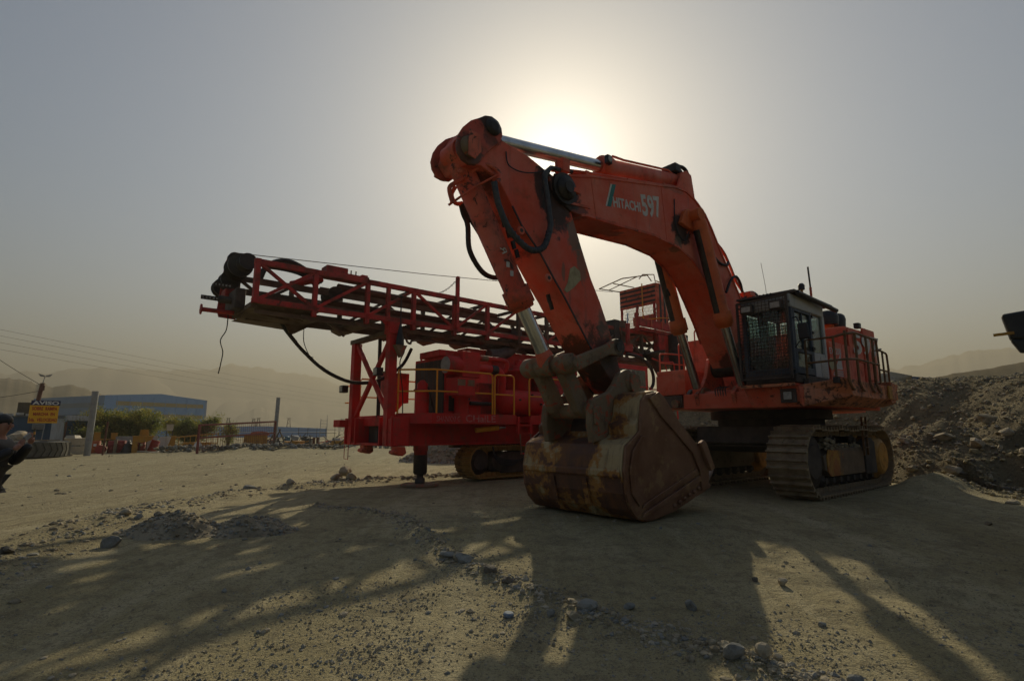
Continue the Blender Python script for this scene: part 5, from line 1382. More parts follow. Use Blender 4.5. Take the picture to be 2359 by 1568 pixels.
mbar('upright', [(1.22, 0, ZB), (1.22, 0, ZT)], .12, .11)
for i, u in enumerate(PU):
    mbar('cross_tie', [(u, -.07, ZB - .10), (u, VF + .07, ZB - .10)], .16, .14, M_MAST)
    if i < 12 and i > 1: mbar('cross_tie', [(u, -.07, ZT), (u, VF + .07, ZT)], .10, .10, M_MAST)
    if i:
        MB().prism([(u - .28, ZB - .24), (u + .02, ZB - .34), (u + .28, ZB - .24), (u + .3, ZB - .18), (u - .3, ZB - .18)], -1.9, -.1).build('saddle', M_MAST, MA)
# inner rails, drill pipes, feed beams
for (v, z, r) in ((-.55, 5.22, .09), (-1.0, 5.20, .09), (-1.45, 5.22, .09), (-.75, 5.62, .08)):
    MB().cyl((4.3 if r > .1 else 3.0, v, z), (-12.4, v, z), r, n=14).build('drill_pipe', M_RUSTROD, MA)
for (v, z, w, h) in ((-.35, 5.45, .10, .16), (-1.75, 5.45, .10, .16), (-.35, 5.02, .10, .10), (-1.75, 5.02, .10, .10), (-.2, 4.62, .08, .1), (-1.0, 4.58, .10, .12)):
    MB().bar((4.85, v, z), (-12.4, v, z), w, h).build('feed_rail', M_MAST, MA)
MB().cyl((2.6, -.45, 5.68), (-3.2, -.45, 5.62), .12, n=14).build('feed_cylinder', M_RUSTROD, MA)
for u in (4.2, 3.0, 1.1, -.4, -2.0, -4.4, -6.2, -8.8, -10.6):
    MB().box(u - .09, u + .09, -1.72, -.38, 4.98, 5.12).build('pipe_guide', M_MAST, MA)
# plate under the crown end and torn liner
MB().add([(4.95, 0.02, 4.80), (3.35, 0.02, 4.80), (3.35, -.95, 4.50), (5.0, -.95, 4.56), (3.35, -1.9, 4.52), (5.0, -1.9, 4.60)], [(0, 1, 2, 3), (3, 2, 4, 5)]).build('belly_plate', M_MAST, MA)
for (u0, z0, u1, z1) in ((4.6, 4.72, 3.6, 4.70), (4.2, 4.66, 3.4, 4.60), (4.7, 4.62, 3.9, 4.58)):
    MB().bar((u0, -.3, z0), (u1, -.45, z1), .05, .12).build('stiffener', M_MAST, MA)
MB().prism([(3.85, 4.52), (3.72, 4.30), (3.55, 4.30), (3.2, 4.52)], -1.2, -.9).build('hanger_bracket', M_MAST, MA)
mbar('brace', [(3.05, -.4, 4.75), (2.35, -.4, 4.28)], .07, .07, M_MAST)
mbar('brace', [(-5.0, -.4, 4.75), (-5.7, -.4, 4.35)], .07, .07, M_MAST)
# crown: cheek plates, sheaves, drums
for v in (-2.12,):
    zt = 6.55 if v < -1 else 6.0
    MB().prism([(4.85, 4.70), (5.28, 4.72), (5.34, 4.9), (5.24, zt - .25), (5.16, zt - .05), (5.0, zt + .05), (4.86, zt - .05), (4.82, zt - .3)], v - .03, v + .03).build('cheek_plate', M_RREDM if v < -1 else M_MAST, MA, .01)
MB().lathe((5.03, -2.08, 6.42), (5.03, -1.92, 6.42), [(0, .18), (.3, .14), (.7, .14), (1, .18)], 22).build('sheave', M_GREASE, MA)
for (u, v, z, r, w) in ((5.05, -1.35, 6.02, .32, .5), (5.15, -1.8, 5.72, .26, .4), (5.0, -.7, 6.0, .22, .35), (5.2, -2.4, 5.62, .26, .3)):
    dr_ = MB().lathe((u, v - w / 2, z), (u, v + w / 2, z), [(0, r), (.12, r), (.13, r * .7), (.87, r * .7), (.88, r), (1, r)], 24).build('rope_drum', M_GREASE, MA)
MB().box(4.95, 5.2, -1.85, -.7, 4.75, 5.30).build('gear_case', M_DARK, MA, .04)
MB().box(4.95, 5.3, -1.95, -1.45, 5.2, 5.42).build('motor', M_RREDM, MA, .03)
for (z, u1, mt) in ((5.42, 5.63, M_DARK), (5.03, 5.90, M_DARK)):
    ch = MB(); ch.bar((5.2, -1.22, z), (u1, -1.22, z), .03, .11)
    co = ch.build('perforated_bar', mt, MA)
    for q in range(5):
        MB().cyl((u1 - .04 - q * .075, -1.238, z), (u1 - .06 - q * .085, -1.204, z), .026, n=10).build('daylight_disc', M_LENS, co)  # solid pale discs painted as daylight through the perforations
MB().lathe((5.1, -1.2, 5.03), (5.5, -1.2, 5.03), [(0, .1), (.9, .1), (1, .08)], 14).build('bar_socket', M_DARK, MA)
rp = MB().cyl((5.1, -1.2, 4.70), (5.86, -1.2, 4.70), .06, n=12).build('tail_pipe', M_RREDM, MA)
MB().cyl((5.86, -1.2, 4.70), (5.89, -1.2, 4.70), .14, n=8).build('flange', M_RREDM, rp)
MB().tube(spline([(5.15, -1.6, 4.72), (5.16, -1.6, 4.3), (5.28, -1.6, 4.0), (5.2, -1.6, 3.7), (5.22, -1.6, 3.4), (5.26, -1.6, 3.1)], 5), .014, 6).build('dangling_wire', M_BLACK, MA)
# hose bunch and motors on top of the mast
for q in range(4):
    MB().tube(spline([(4.7, -.5 - .18 * q, 5.5), (4.5, -.5 - .18 * q, 6.0), (4.0, -.55 - .18 * q, 6.22 - .04 * q), (3.4, -.6 - .18 * q, 6.05), (3.0, -.6 - .18 * q, 5.8)], 6), .06 - .006 * q, 8).build('hose', M_RUBBER, MA)
MB().cyl((3.9, -.5, 5.55), (3.1, -.35, 5.85), .10, n=12).build('tilt_cylinder', M_RREDM, MA)
tm = MB(); tm.box(1.7, 3.0, -.85, -.3, 5.97, 6.12); tm.box(2.35, 2.98, -.8, -.35, 6.12, 6.28); tm.box(1.7, 1.9, -.7, -.4, 6.12, 6.2)
tm.build('rotary_head', M_RREDM, MA, .02)
for u in (2.05, 2.2): MB().cyl((u, -.5, 6.1), (u, -.5, 6.28), .02, n=8).build('bolt', M_DARK, MA)
MB().cyl((2.7, -.9, 5.45), (2.7, -.3, 5.45), .22, n=18).build('head_motor', M_GREASE, MA)
mbar('chain_post', [(-1.2, 0.09, 4.90), (-1.2, 0.09, 6.60)], .12, .10)
cl = MB(); a_, b_ = Vector((-1.2, .05, 6.5)), Vector((-.50, -.2, 5.95))
for q in range(17):
    p = a_.lerp(b_, q / 16) - Vector((0, 0, .10 * math.sin(math.pi * q / 16)))
    dv = (b_ - a_).normalized() * .036
    sd_ = Vector((0, .018, 0)) if q % 2 else Vector((.012, 0, .015))
    cl.tube([p - dv, p - dv * .5 + sd_, p + dv * .5 + sd_, p + dv, p + dv * .5 - sd_, p - dv * .5 - sd_], .009, 5, closed=True)
cl.build('chain', M_DARK, MA)
MB().tube([(5.05, -2.0, 6.60), (-1.2, -1.85, 7.12), (-11.2, -1.6, 8.10)], .012, 5).build('hoist_rope', M_DARK, MA)
# long air hose hanging below the mast
MB().tube(spline([(3.95, -1.0, 4.60), (3.75, -1.05, 4.35), (3.2, -1.2, 3.85), (2.5, -1.3, 3.35), (1.7, -1.4, 3.08), (1.0, -1.4, 3.10), (0.4, -1.4, 3.35), (-0.1, -1.4, 3.75), (-.4, -1.4, 4.3)], 7), .055, 10).build('air_hose', M_RUBBER, MA)
MB().tube(spline([(3.3, -1.0, 4.5), (3.28, -1.0, 4.1), (3.1, -1.05, 3.75), (2.95, -1.1, 3.68)], 5), .012, 5).build('thin_cable', M_BLACK, MA)
MB().tube(spline([(.55, -.1, 4.55), (.5, -.1, 4.3), (.35, -.15, 4.24), (.2, -.2, 4.36), (-.6, -.25, 4.40), (-2.0, -.3, 4.45)], 5), .035, 8).build('steel_pipe', M_MAST, MA)

# ---- mast rest at the tail end of the deck
for v in (0.0, -2.45):
    c0 = MB().box(.92, 1.18, v - .13, v + .13, 1.17, 4.42).build('rest_column', M_RRED, RG, .012)
MB().bar((1.05, .16, 4.50), (1.05, -2.75, 4.50), .22, .14).build('rest_beam', M_MAST, RG, .01)
MB().box(.88, 1.22, -.18, .18, 4.425, 4.78).build('rest_head', M_RRED, RG, .015)
MB().prism([(1.40, 4.80), (1.05, 4.50), (.70, 4.80)], -.03, .03).build('gusset', M_RRED, RG)
MB().bar((1.05, -.12, 4.25), (1.05, -2.35, 2.02), .12, .12).build('rest_brace', M_RRED, RG, .01)
MB().bar((1.062, -2.32, 4.35), (1.062, -.12, 2.15), .12, .12).build('rest_brace', M_RRED, RG, .01)
MB().tube([(.6, -1.7, 4.6), (.55, -1.72, 2.0)], .06, 10).build('stand_pipe', M_RUBBER, RG)
# floodlight standard and lamps
fl = MB().lathe((.93, .28, 4.10), (.93, .28, 4.72), [(0, .14), (.25, .13), (1, .035)], 4).build('lamp_case', M_BLACK, RG, .01)
MB().tube([(.93, .28, 4.7), (.94, .28, 5.52)], .02, 7).build('lamp_pole', M_BLACK, fl)
MB().lathe((.94, .28, 5.5), (.94, .28, 5.56), [(0, .04), (.5, .1), (1, .05)], 14).build('lamp_disc', M_BLACK, fl)
MB().prism([(1.1, 4.08), (.72, 4.08), (.9, 3.72)], .15, .35).build('lamp_bracket', M_WORN, RG)
MB().tube(spline([(.85, .3, 4.1), (.80, .32, 3.9), (.92, .3, 3.6), (.88, .3, 3.2), (.80, .3, 2.7), (.78, .3, 2.1)], 5), .018, 6).build('cable', M_BLACK, RG)
for (u, v, z) in ((1.3, -.30, 3.32), (1.3, -2.75, 2.95)):
    q = MB().box(u - .10, u + .10, v - .14, v + .14, z - .12, z + .12).build('work_lamp', M_BLACK, RG, .02)
    MB().box(u + .101, u + .115, v - .11, v + .11, z - .09, z + .09).build('lens', M_LENS, q)
MB().bar((1.25, -.2, 3.3), (1.1, -.05, 3.3), .05).build('lamp_arm', M_WORN, RG)

# ---- main frame, deck and tail
fr = MB()
fr.box(-9.5, .62, .02, .06, 1.24, 1.80); fr.box(-9.5, .62, -.10, .18, 1.17, 1.239); fr.box(-9.5, .62, -.10, .18, 1.801, 1.86)
fr.box(-9.5, .62, -2.52, -2.48, 1.24, 1.80); fr.box(-9.5, .62, -2.62, -2.36, 1.17, 1.239)
fr.build('main_frame', M_RRED, RG, .008)
MB().prism([(.62, 1.17), (.62, 1.85), (-.15, 1.85), (-.30, 1.17)], .19, .24).build('frame_gusset', M_RRED, RG, .006)
for v in (.42, -.32, -2.0, -2.75):
    MB().box(.625, 1.20, v - .03, v + .03, 1.17, 2.0).build('tail_plate', M_RRED, RG, .008)
MB().box(.70, 1.15, .132, .50, 1.19, 1.95).build('tail_post_casing', M_RRED, RG, .012)
for z in (1.3, 1.55, 1.8):
    MB().cyl((1.151, .32, z), (1.175, .32, z), .035, n=8).build('bolt', M_RREDM, RG)
MB().box(.7, .92, -2.35, -.46, 1.75, 2.0).build('tail_beam', M_RRED, RG, .01)
MB().box(.5, 1.15, -2.35, -.46, 1.17, 1.24).build('tail_floor', M_RRED, RG)
MB().box(.55, .72, -2.35, -.46, 1.24, 1.75).build('tail_bulkhead', M_DARK, RG)
bt = MB()
for q in range(4): bt.box(.74, .88, -1.2 + q * .17, -1.06 + q * .17, 1.25, 1.58)
bt.build('valve_bank', M_BLACK, RG, .01)
MB().box(1.05, 1.45, -3.1, -2.6, 1.72, 1.95).build('far_deck_end', M_RRED, RG, .01)
for v in (.5, -1.55):
    MB().prism([(1.15, 1.165), (.85, 1.165), (.80, .98), (.92, .90), (1.12, .94), (1.22, .98), (1.2, 1.06), (1.12, 1.07)], v - .16, v + .16).build('tow_hook', M_REDW, RG, .03)
for (uu, vv, zt) in ((1.2, -2.55, 1.15),):
    MB().tube([(uu, vv - .15, zt), (uu, vv - .15, .72), (uu, vv + .15, .70), (uu, vv + .15, zt)], .012, 6).build('hanging_step', M_RREDM, RG)
dkk = MB()
dkk.prismz([(.85, .05), (.17, .88), (-3.05, .88), (-3.05, -.2), (.85, -.2)], 1.87, 2.085)
dkk.prismz([(-3.66, .88), (-11.5, .88), (-11.5, -3.2), (.6, -3.2), (.6, -2.6), (.6, -.21), (-3.66, -.21)], 1.875, 2.085)
dkk.build('deck', M_RRED, RG, .006)
MB().prismz([(.18, .881), (-3.04, .881), (-3.04, .905), (.16, .905)], 1.81, 2.11).build('deck_edge', M_RRED, RG)
MB().bar((.86, .06, 1.96), (.17, .895, 1.96), .025, .30).build('deck_edge', M_RRED, RG)
MB().prismz([(-3.68, .881), (-11.5, .881), (-11.5, .905), (-3.68, .905)], 1.81, 2.11).build('deck_edge', M_RRED, RG)
letters('SHANXXI G', .82, .16, (.0, .909, 1.87), (-1, 0, 0.0), (0, 0, 1), M_CHALK, RG)
letters('CHaiLE', 1.15, .22, (-1.02, .909, 1.86), (-1, 0, 0.0), (0, 0, 1), M_CHALK, RG, bold=.02)
cy_ = MB().cyl((-1.7, .5, 1.62), (-2.5, .62, 1.70), .08, n=12).build('yellow_cylinder', M_RYEL, RG)
MB().cyl((-2.3, .58, 1.68), (-2.75, .66, 1.72), .05, n=10).build('rod', M_CHROME, cy_)
ld = None
for u in (-3.10, -3.64): MB().box(u - .05, u + .05, .86, .96, 1.50, 2.05).build('ladder_stile', M_RRED, RG, .006)
for z in (1.52, 1.78): MB().bar((-3.1, .91, z), (-3.64, .91, z), .05, .05).build('rung', M_RRED, RG)
for u in (-3.15, -3.6): MB().bar((u, .95, 1.5), (u - .02, 1.0, .85), .02, .04).build('chain_strap', M_WORN, RG)
for z in (1.15, .88): MB().bar((-3.15, .98, z), (-3.6, .98, z), .05, .04).build('rung', M_RRED, RG)

# yellow handrails
def yrail(pts, r=.028, mat=M_RYEL, name='handrail', k=0):
    return MB().tube(spline(pts, k) if k else pts, r, 8).build(name, mat, RG)
yrail([(.84, .10, 2.09), (.84, .10, 3.36), (.84, .12, 3.38), (.08, .86, 3.38), (.0, .88, 3.38), (-1.95, .88, 3.38), (-2.03, .88, 3.35), (-2.06, .88, 3.28), (-2.06, .88, 2.09)])
yrail([(.84, .12, 2.74), (.05, .87, 2.75), (-2.06, .88, 2.75)], .024)
yrail([(.0, .88, 2.09), (.0, .88, 3.38)], .026, name='rail_post')
yrail([(-2.15, .88, 2.09), (-2.15, .88, 3.26), (-2.18, .88, 3.34), (-2.26, .88, 3.37), (-2.84, .88, 3.37), (-2.92, .88, 3.34), (-2.95, .88, 3.26), (-2.95, .88, 2.09)])
yrail([(-2.15, .88, 2.74), (-2.95, .88, 2.74)], .024)
yrail([(-3.62, .88, 2.09), (-3.62, .88, 3.26), (-3.66, .88, 3.34), (-3.74, .88, 3.37), (-6.4, .88, 3.37), (-6.45, .88, 3.3), (-6.45, .88, 2.09)])
yrail([(-3.62, .88, 2.74), (-6.45, .88, 2.74)], .024)
yrail([(.55, -3.15, 2.09), (.55, -3.15, 3.30), (.5, -3.15, 3.36), (-.9, -3.15, 3.38), (-3.0, -3.15, 3.38)])
yrail([(.55, -3.15, 2.74), (-3.0, -3.15, 2.74)], .024)
yrail([(-.5, -3.15, 2.09), (-.5, -3.15, 3.38)], .026, name='rail_post')
yrail([(.55, -3.1, 3.1), (1.25, -2.7, 3.05)], .026); yrail([(.55, -3.1, 2.55), (1.25, -2.7, 2.5)], .024)

# ---- stabiliser jacks
for (u, v) in ((0.0, 0.05),):
    jk = MB().lathe((u, v, 1.18), (u, v, .46), [(0, .22), (.22, .22), (.23, .20), (1, .20)], 22).build('jack', M_RRED if False else M_RREDM, RG)
    MB().lathe((u, v, .90), (u, v, .33), [(0, .205), (.9, .205), (1, .17)], 22).build('jack_sleeve', M_GREASE, jk)
    MB().lathe((u, v, .34), (u, v, .07), [(0, .10), (.4, .10), (.5, .15), (1, .15)], 16).build('jack_shoe', M_GREASE, jk)
    MB().lathe((u, v, .01), (u, v, .075), [(0, .56), (.7, .56), (1, .50)], 30).build('foot_pad', M_WORN, jk)
    MB().cyl((u, v, 2.086), (u, v, 2.78), .21, n=22).build('jack_housing', M_RRED, jk)
    MB().lathe((u, v, 2.78), (u, v, 2.84), [(0, .26), (1, .26)], 22).build('jack_collar', M_RREDM, jk)
    MB().lathe((u, v, 2.84), (u, v, 3.12), [(0, .17), (.6, .17), (1, .06)], 8).build('jack_cap', M_RRED, jk)
MB().tube(spline([(-.05, .3, 2.9), (-.1, .33, 2.7), (-.2, .3, 2.4), (-.4, .1, 2.2)], 5), .03, 7).build('jack_hose', M_RUBBER, RG)

# ---- power pack
rd = MB().box(-1.6, -.62, -1.5, .36, 2.09, 3.90).build('radiator', M_RRED, RG, .02)
MB().box(-.619, -.60, -1.42, .30, 2.14, 3.80).build('radiator_core', M_CORE, rd)
for q in range(7): MB().box(-.60, -.592, -1.40 + q * .27, -1.385 + q * .27, 2.14, 3.80).build('core_strip', M_MAST, rd)
MB().box(-1.55, -.75, .361, .375, 2.2, 3.2).build('side_core', M_CORE, rd)
MB().box(-1.6, -.45, -.95, .25, 3.905, 4.10).build('header_tank', M_RRED, rd, .02)
for v in (-1.15, -.75):
    MB().box(-.66, -.62, v - .035, v + .035, 3.90, 4.02).build('lifting_lug', M_RRED, rd)
M_LID0 = m_plain('filter_lid_grey', (.26, .28, .25), (.34, .35, .32), .6, 6)
af = MB().lathe((-.45, .62, 3.58), (-.95, .62, 3.58), [(0, .27), (.06, .29), (1, .29)], 28).build('air_filter', M_RRED, RG)
MB().lathe((-.449, .62, 3.58), (-.435, .62, 3.58), [(0, .255), (1, .25)], 28).build('filter_lid', M_LID0, af)
MB().lathe((-.434, .62, 3.58), (-.42, .62, 3.58), [(0, .09), (1, .05)], 16).build('lid_knob', M_LID0, af)
MB().box(-1.55, -.90, .38, .88, 3.22, 4.02).build('filter_housing', M_RRED, RG, .015)
MB().prismz([(-.58, .45), (-.75, .92), (-1.35, .92), (-1.56, .45), (-1.35, .38), (-.75, .38)], 2.66, 3.20).build('precleaner', M_RRED, RG, .015)
MB().box(-.98, -.70, .921, .93, 2.95, 3.14).build('screen', M_WORN, RG); MB().box(-1.32, -1.06, .921, .93, 2.95, 3.14).build('screen', M_WORN, RG)
MB().lathe((-1.05, .62, 2.65), (-1.05, .62, 2.10), [(0, .30), (.08, .30), (.1, .22), (1, .22)], 20).build('precleaner_base', M_RRED, RG)
MB().box(-1.9, -1.3, .2, .5, 2.09, 2.55).build('pump', M_RRED, RG, .03)
MB().cyl((-1.4, .6, 2.45), (-2.2, .6, 2.45), .06, n=12).build('hose', M_RUBBER, RG)
# far filter set with hopper bottom
MB().box(-1.0, -.1, -3.05, -2.55, 2.55, 3.6).build('far_filter_box', M_RREDM, RG, .02)
MB().lathe((-.55, -2.8, 2.55), (-.55, -2.8, 2.25), [(0, .34), (1, .12)], 18).build('hopper', M_RREDM, RG)
# pipes
MB().tube(spline([(-1.55, .35, 3.93), (-2.4, .35, 3.94), (-2.95, .35, 3.93), (-3.08, .35, 3.82), (-3.05, .3, 3.6), (-2.9, .2, 3.5)], 5), .085, 12).build('pipe', M_RRED, RG)
MB().cyl((-1.95, .35, 3.935), (-2.25, .35, 3.94), .095, n=14).build('pipe_sleeve', M_WORN, RG)
MB().tube(spline([(-1.5, .4, 3.58), (-2.2, .4, 3.59), (-2.6, .4, 3.57), (-2.82, .4, 3.35), (-2.86, .35, 2.95), (-2.9, .3, 2.7)], 5), .14, 14).build('pipe', M_RRED, RG)
MB().cyl((-2.35, .4, 3.585), (-2.6, .4, 3.575), .155, n=14).build('pipe_sleeve', M_RUBBER, RG)
tk = MB().lathe((-2.70, .30, 2.55), (-4.75, .30, 2.55), [(0, .05), (.02, .22), (.07, .36), (.14, .42), (.86, .42), (.93, .36), (.98, .22), (1, .05)], 30).build('air_receiver', M_RRED, RG)
for (u, z) in ((-3.35, 2.62), (-4.3, 2.50), (-3.9, 2.80)):
    MB().cyl((u, .68, z), (u, .76, z), .035, n=10).build('plug', M_GREASE, tk)
sp_ = MB().lathe((-4.0, -.1, 2.7), (-4.0, -.1, 4.1), [(0, .44), (.66, .44), (.665, .52), (.70, .52), (.705, .46), (.76, .44), (.82, .2), (.9, .13), (.95, .16), (1, .04)], 28).build('oil_separator', M_RRED, RG)
MB().cyl((-4.0, -.1, 3.93), (-4.4, -.1, 3.95), .05, n=10).build('valve_pipe', M_RRED, sp_)
MB().box(-7.6, -3.2, -2.3, -.62, 2.09, 4.42).build('engine_house', M_RRED, RG, .03)
MB().box(-7.5, -4.6, -.6, .3, 2.09, 3.5).build('compressor', M_RREDM, RG, .04)
MB().box(-3.4, -2.1, -1.2, -.6, 4.22, 4.40).build('canopy', M_RREDM, RG, .01)
dp = spline([(-4.17, -.42, 5.22), (-4.15, -.42, 4.95), (-4.02, -.42, 4.62), (-3.72, -.42, 4.38), (-3.35, -.42, 4.26), (-2.9, -.42, 4.20)], 8)
dc = MB().tube(dp, [.20 + .012 * (i % 2) for i in range(len(dp))], 16).build('flexible_duct', M_DUCT, RG)
MB().cyl((-4.17, -.42, 5.20), (-4.18, -.42, 5.26), .215, n=18).build('duct_cap', M_DUCT, dc)
for (u, v, w, h, d) in ((-2.0, -.1, .5, .7, .4), (-2.6, -.4, .6, 1.1, .5), (-5.6, .45, .7, .9, .4)):
    MB().box(u - w / 2, u + w / 2, v - d / 2, v + d / 2, 2.09, 2.09 + h).build('auxiliary_box', M_RREDM, RG, .03)

# ---- crawlers
M_YSHOE = m_paint('yellowed_track_shoe', (0.34, 0.20, 0.045), (0.26, 0.17, 0.06), dirt=(.10, .075, .045), rust_a=.56, dirt_a=.44)
for yc in (-.28, -2.25):
    crawler(RG, 'crawler_track', yc, .86, -2.25 if yc > -1 else -4.4, -6.2 if yc > -1 else -8.2, .50, .10, .22, M_YSHOE, M_DARK, grouser=.045)
for yc in (-.28, -2.25):
    MB().box(-6.0, -2.6, yc - .15, yc + .15, 1.0, 1.165).build('track_beam', M_DARK, RG)
hz_ = MB()
for q in range(4):
    hz_.tube(spline([(-2.6, .22, 1.1), (-2.7, .28, .8 - .05 * q), (-3.3, .3, .62 - .05 * q), (-4.0, .28, .75), (-4.2, .2, 1.1)], 5), .025, 6)
hz_.build('drive_hoses', M_RUBBER, RG)

# ---- drilling end: cage, platforms, curtain
CG = empty('pipe_cage'); CG.parent = RG
CU0, CU1, CV0, CV1 = -11.9, -13.1, -1.75, .30
MB().box(CU0 - .05, CU0, CV0, CV1, 7.32, 8.28).build('striped_panel', M_REDW, CG)
for q in range(4): MB().box(CU0 + .002, CU0 + .008, CV0 + .02, CV1 - .02, 7.44 + q * .21, 7.53 + q * .21).build('black_stripe', M_BLACK, CG)
MB().box(CU1, CU0 - .06, CV1 - .05, CV1, 6.1, 8.3).build('striped_panel', M_REDW, CG)
for q in range(3): MB().box(CU1 + .16 + q * .32, CU1 + .30 + q * .32, CV1 + .002, CV1 + .008, 6.2, 8.25).build('black_stripe', M_BLACK, CG)
for (u, v) in ((CU0, CV0 + .1), (CU0, -.75), (CU1, CV0), (CU0, CV1 - .1)):
    MB().bar((u, v, 5.6), (u, v, 7.4), .09).build('cage_post', M_RREDM, CG)
ms = MB()
for i in range(26):
    v = CV0 + .12 + i * (CV1 - CV0 - .2) / 26
    ms.bar((CU0 - .03, v, 6.3), (CU0 - .03, v + .25, 7.32), .010)
    ms.bar((CU0 - .04, v + .25, 6.3), (CU0 - .04, v, 7.32), .010)
ms.build('wire_mesh', M_MAST, CG)
MB().box(CU0 - .03, CU0 + .02, -1.0, CV1 - .1, 6.45, 6.85).build('mid_panel', M_REDW, CG)
MB().tube([(CU0 + .12, -.35, 8.35), (CU0 + .12, -.35, 6.75), (CU0 + .12, -.25, 6.62), (CU0 + .05, .45, 6.60), (CU1 + .4, .5, 6.7), (CU1 + .4, .5, 8.2), (CU0 + .12, .45, 8.3)], .028, 7).build('yellow_gate', M_RYEL, CG)
tr_ = MB()
tr_.tube([(CU0, CV0, 8.25), (CU0 + 1.5, CV0, 8.15), (CU0 + 1.5, CV1 - .7, 8.35), (CU0 + .3, CV1 - .2, 8.62), (CU0, CV1 - .2, 8.4)], .026, 7)
tr_.tube([(CU0, -.9, 8.3), (CU0 + 1.5, -.9, 8.22)], .024, 6); tr_.tube([(CU0 + .8, CV0, 8.2), (CU0 + .8, CV1 - .4, 8.5)], .024, 6)
tr_.build('top_rail', M_RAILY, CG)
MB().tube([(CU0 + .3, -.35, 8.55), (CU0 + .1, -.3, 8.78), (CU0 - .5, -.1, 8.85), (CU0 - .6, -.1, 8.5)], .026, 7).build('top_rail', M_RAILY, CG)
MB().bar((-10.4, .42, 6.25), (-13.5, .42, 6.25), .12, .34).build('platform_beam', M_RREDM, RG, .01)
for u in (-11.2, -12.0, -12.8): MB().box(u - .03, u + .03, .48, .52, 6.05, 6.45).build('clamp_plate', M_REDW, RG)
MB().box(-13.6, -10.6, -1.9, .36, 5.92, 6.06).build('platform', M_RREDM, RG)
MB().box(-12.7, -11.9, .05, .35, 4.5, 5.9).build('side_plate', M_RREDM, RG, .02)
MB().box(-9.5, -9.15, -.4, .1, 5.0, 6.25).build('rubber_apron', M_RUBBER, RG, .03)
MB().box(-10.1, -9.3, -.1, .3, 4.9, 5.25).build('winch_box', M_RREDM, RG, .02)
MB().cyl((-9.75, .3, 5.2), (-9.78, .3, 6.1), .10, n=12).build('lift_barrel', M_RREDM, RG); MB().cyl((-9.78, .3, 6.1), (-9.8, .3, 6.55), .035, n=10).build('lift_rod', M_CHROME, RG)
MB().cyl((-10.0, -.2, 5.3), (-10.0, -.2, 6.3), .22, n=14).build('winch_drum', M_MAST, RG)
MB().lathe((-13.1, .5, 5.9), (-13.0, .5, 3.9), [(0, .5), (.5, .48), (.8, .3), (1, .05)], 12).build('dust_curtain', M_RUBBER, RG)
MB().lathe((-11.3, .5, 5.0), (-11.6, .5, 3.9), [(0, .5), (.6, .2), (1, .04)], 8).build('dust_curtain', M_RUBBER, RG)
MB().box(-13.4, -9.2, -.6, .45, 4.45, 4.62).build('drill_table', M_MAST, RG, .02)
MB().tube(spline([(-9.4, .5, 4.75), (-10.2, .55, 4.65), (-10.9, .6, 4.2), (-11.0, .6, 3.6), (-10.5, .6, 3.1)], 6), .07, 9).build('air_hose', M_RUBBER, RG)
for (p, r) in (([(-10.6, .88, 4.62), (-11.2, .88, 4.52), (-12.1, .88, 4.58), (-12.2, .88, 4.5), (-12.3, .88, 2.1)], .03), ([(-11.1, .88, 4.5), (-11.1, .88, 2.1)], .026), ([(-10.5, .88, 3.3), (-12.2, .88, 3.36)], .024), ([(-11.5, .88, 4.5), (-11.9, .88, 3.4), (-11.95, .88, 2.1)], .024), ([(-10.5, .88, 2.8), (-12.2, .88, 2.85)], .024), ([(-9.0, .88, 3.37), (-10.4, .88, 3.37), (-10.4, .88, 2.1)], .026)):
    yrail(p, r, M_RRED)
MB().box(-10.3, -8.1, .0, .86, 2.09, 4.25).build('operator_cab', M_RRED, RG, .04)
MB().box(-8.1, -8.09, .1, .78, 3.0, 4.05).build('cab_window', M_PANE, RG); MB().box(-10.1, -8.3, .861, .87, 3.0, 4.05).build('cab_window', M_PANE, RG)
# =================================================================== yard on the left
M_GALV = m_plain('galvanised_steel', (0.26, 0.27, 0.27), (0.34, 0.345, 0.34), 0.55, 4, 0.3)
M_BLUEWALL = m_plain('blue_painted_sheet', (0.012, 0.060, 0.125), (0.020, 0.080, 0.15), 0.6, 1.5, 0, 0.1, (3, 3, .4))
M_WHITEWALL = m_plain('streaked_white_sheet', (0.55, 0.55, 0.53), (0.42, 0.38, 0.32), 0.7, 2, 0, .1, (4, 4, .5))
M_BROWN = m_plain('weathered_brown_wood', (0.085, 0.068, 0.045), (0.13, 0.105, 0.07), 0.9, 5)
M_POLE = m_plain('brown_timber_pole', (0.10, 0.035, 0.022), (0.15, 0.06, 0.04), 0.85, 5)
M_SIGNY = m_plain('sign_yellow', (0.85, 0.44, 0.010), (0.78, 0.40, 0.01), 0.6, 3, 0, 0)
M_SIGNB = m_plain('sign_navy', (0.012, 0.016, 0.085), (0.016, 0.02, 0.07), 0.6, 3, 0, 0)
M_SIGNR = m_plain('sign_red', (0.42, 0.004, 0.004), (0.36, 0.004, 0.004), 0.6, 3, 0, 0)
M_SIGNW = m_plain('sign_white', (0.72, 0.72, 0.70), (0.62, 0.62, 0.6), 0.6, 3, 0, 0)
M_TYRE = m_plain('dusty_tyre', (0.085, 0.080, 0.066), (0.135, 0.125, 0.10), 0.9, 2)
M_CREAM = m_plain('cream_plastic', (0.42, 0.36, 0.27), (0.50, 0.44, 0.34), 0.6, 2)
M_DRUMO = m_paint('orange_drum', (0.42, 0.10, 0.02), (0.36, 0.085, 0.03), rust_a=.6, dirt_a=.5)
M_DRUMR = m_paint('red_drum', (0.26, 0.020, 0.022), (0.30, 0.04, 0.04), rust_a=.66, dirt_a=.54)
M_OCHRE = m_paint('ochre_machine_paint', (0.46, 0.22, 0.018), (0.38, 0.18, 0.03), rust_a=.62, dirt_a=.50)
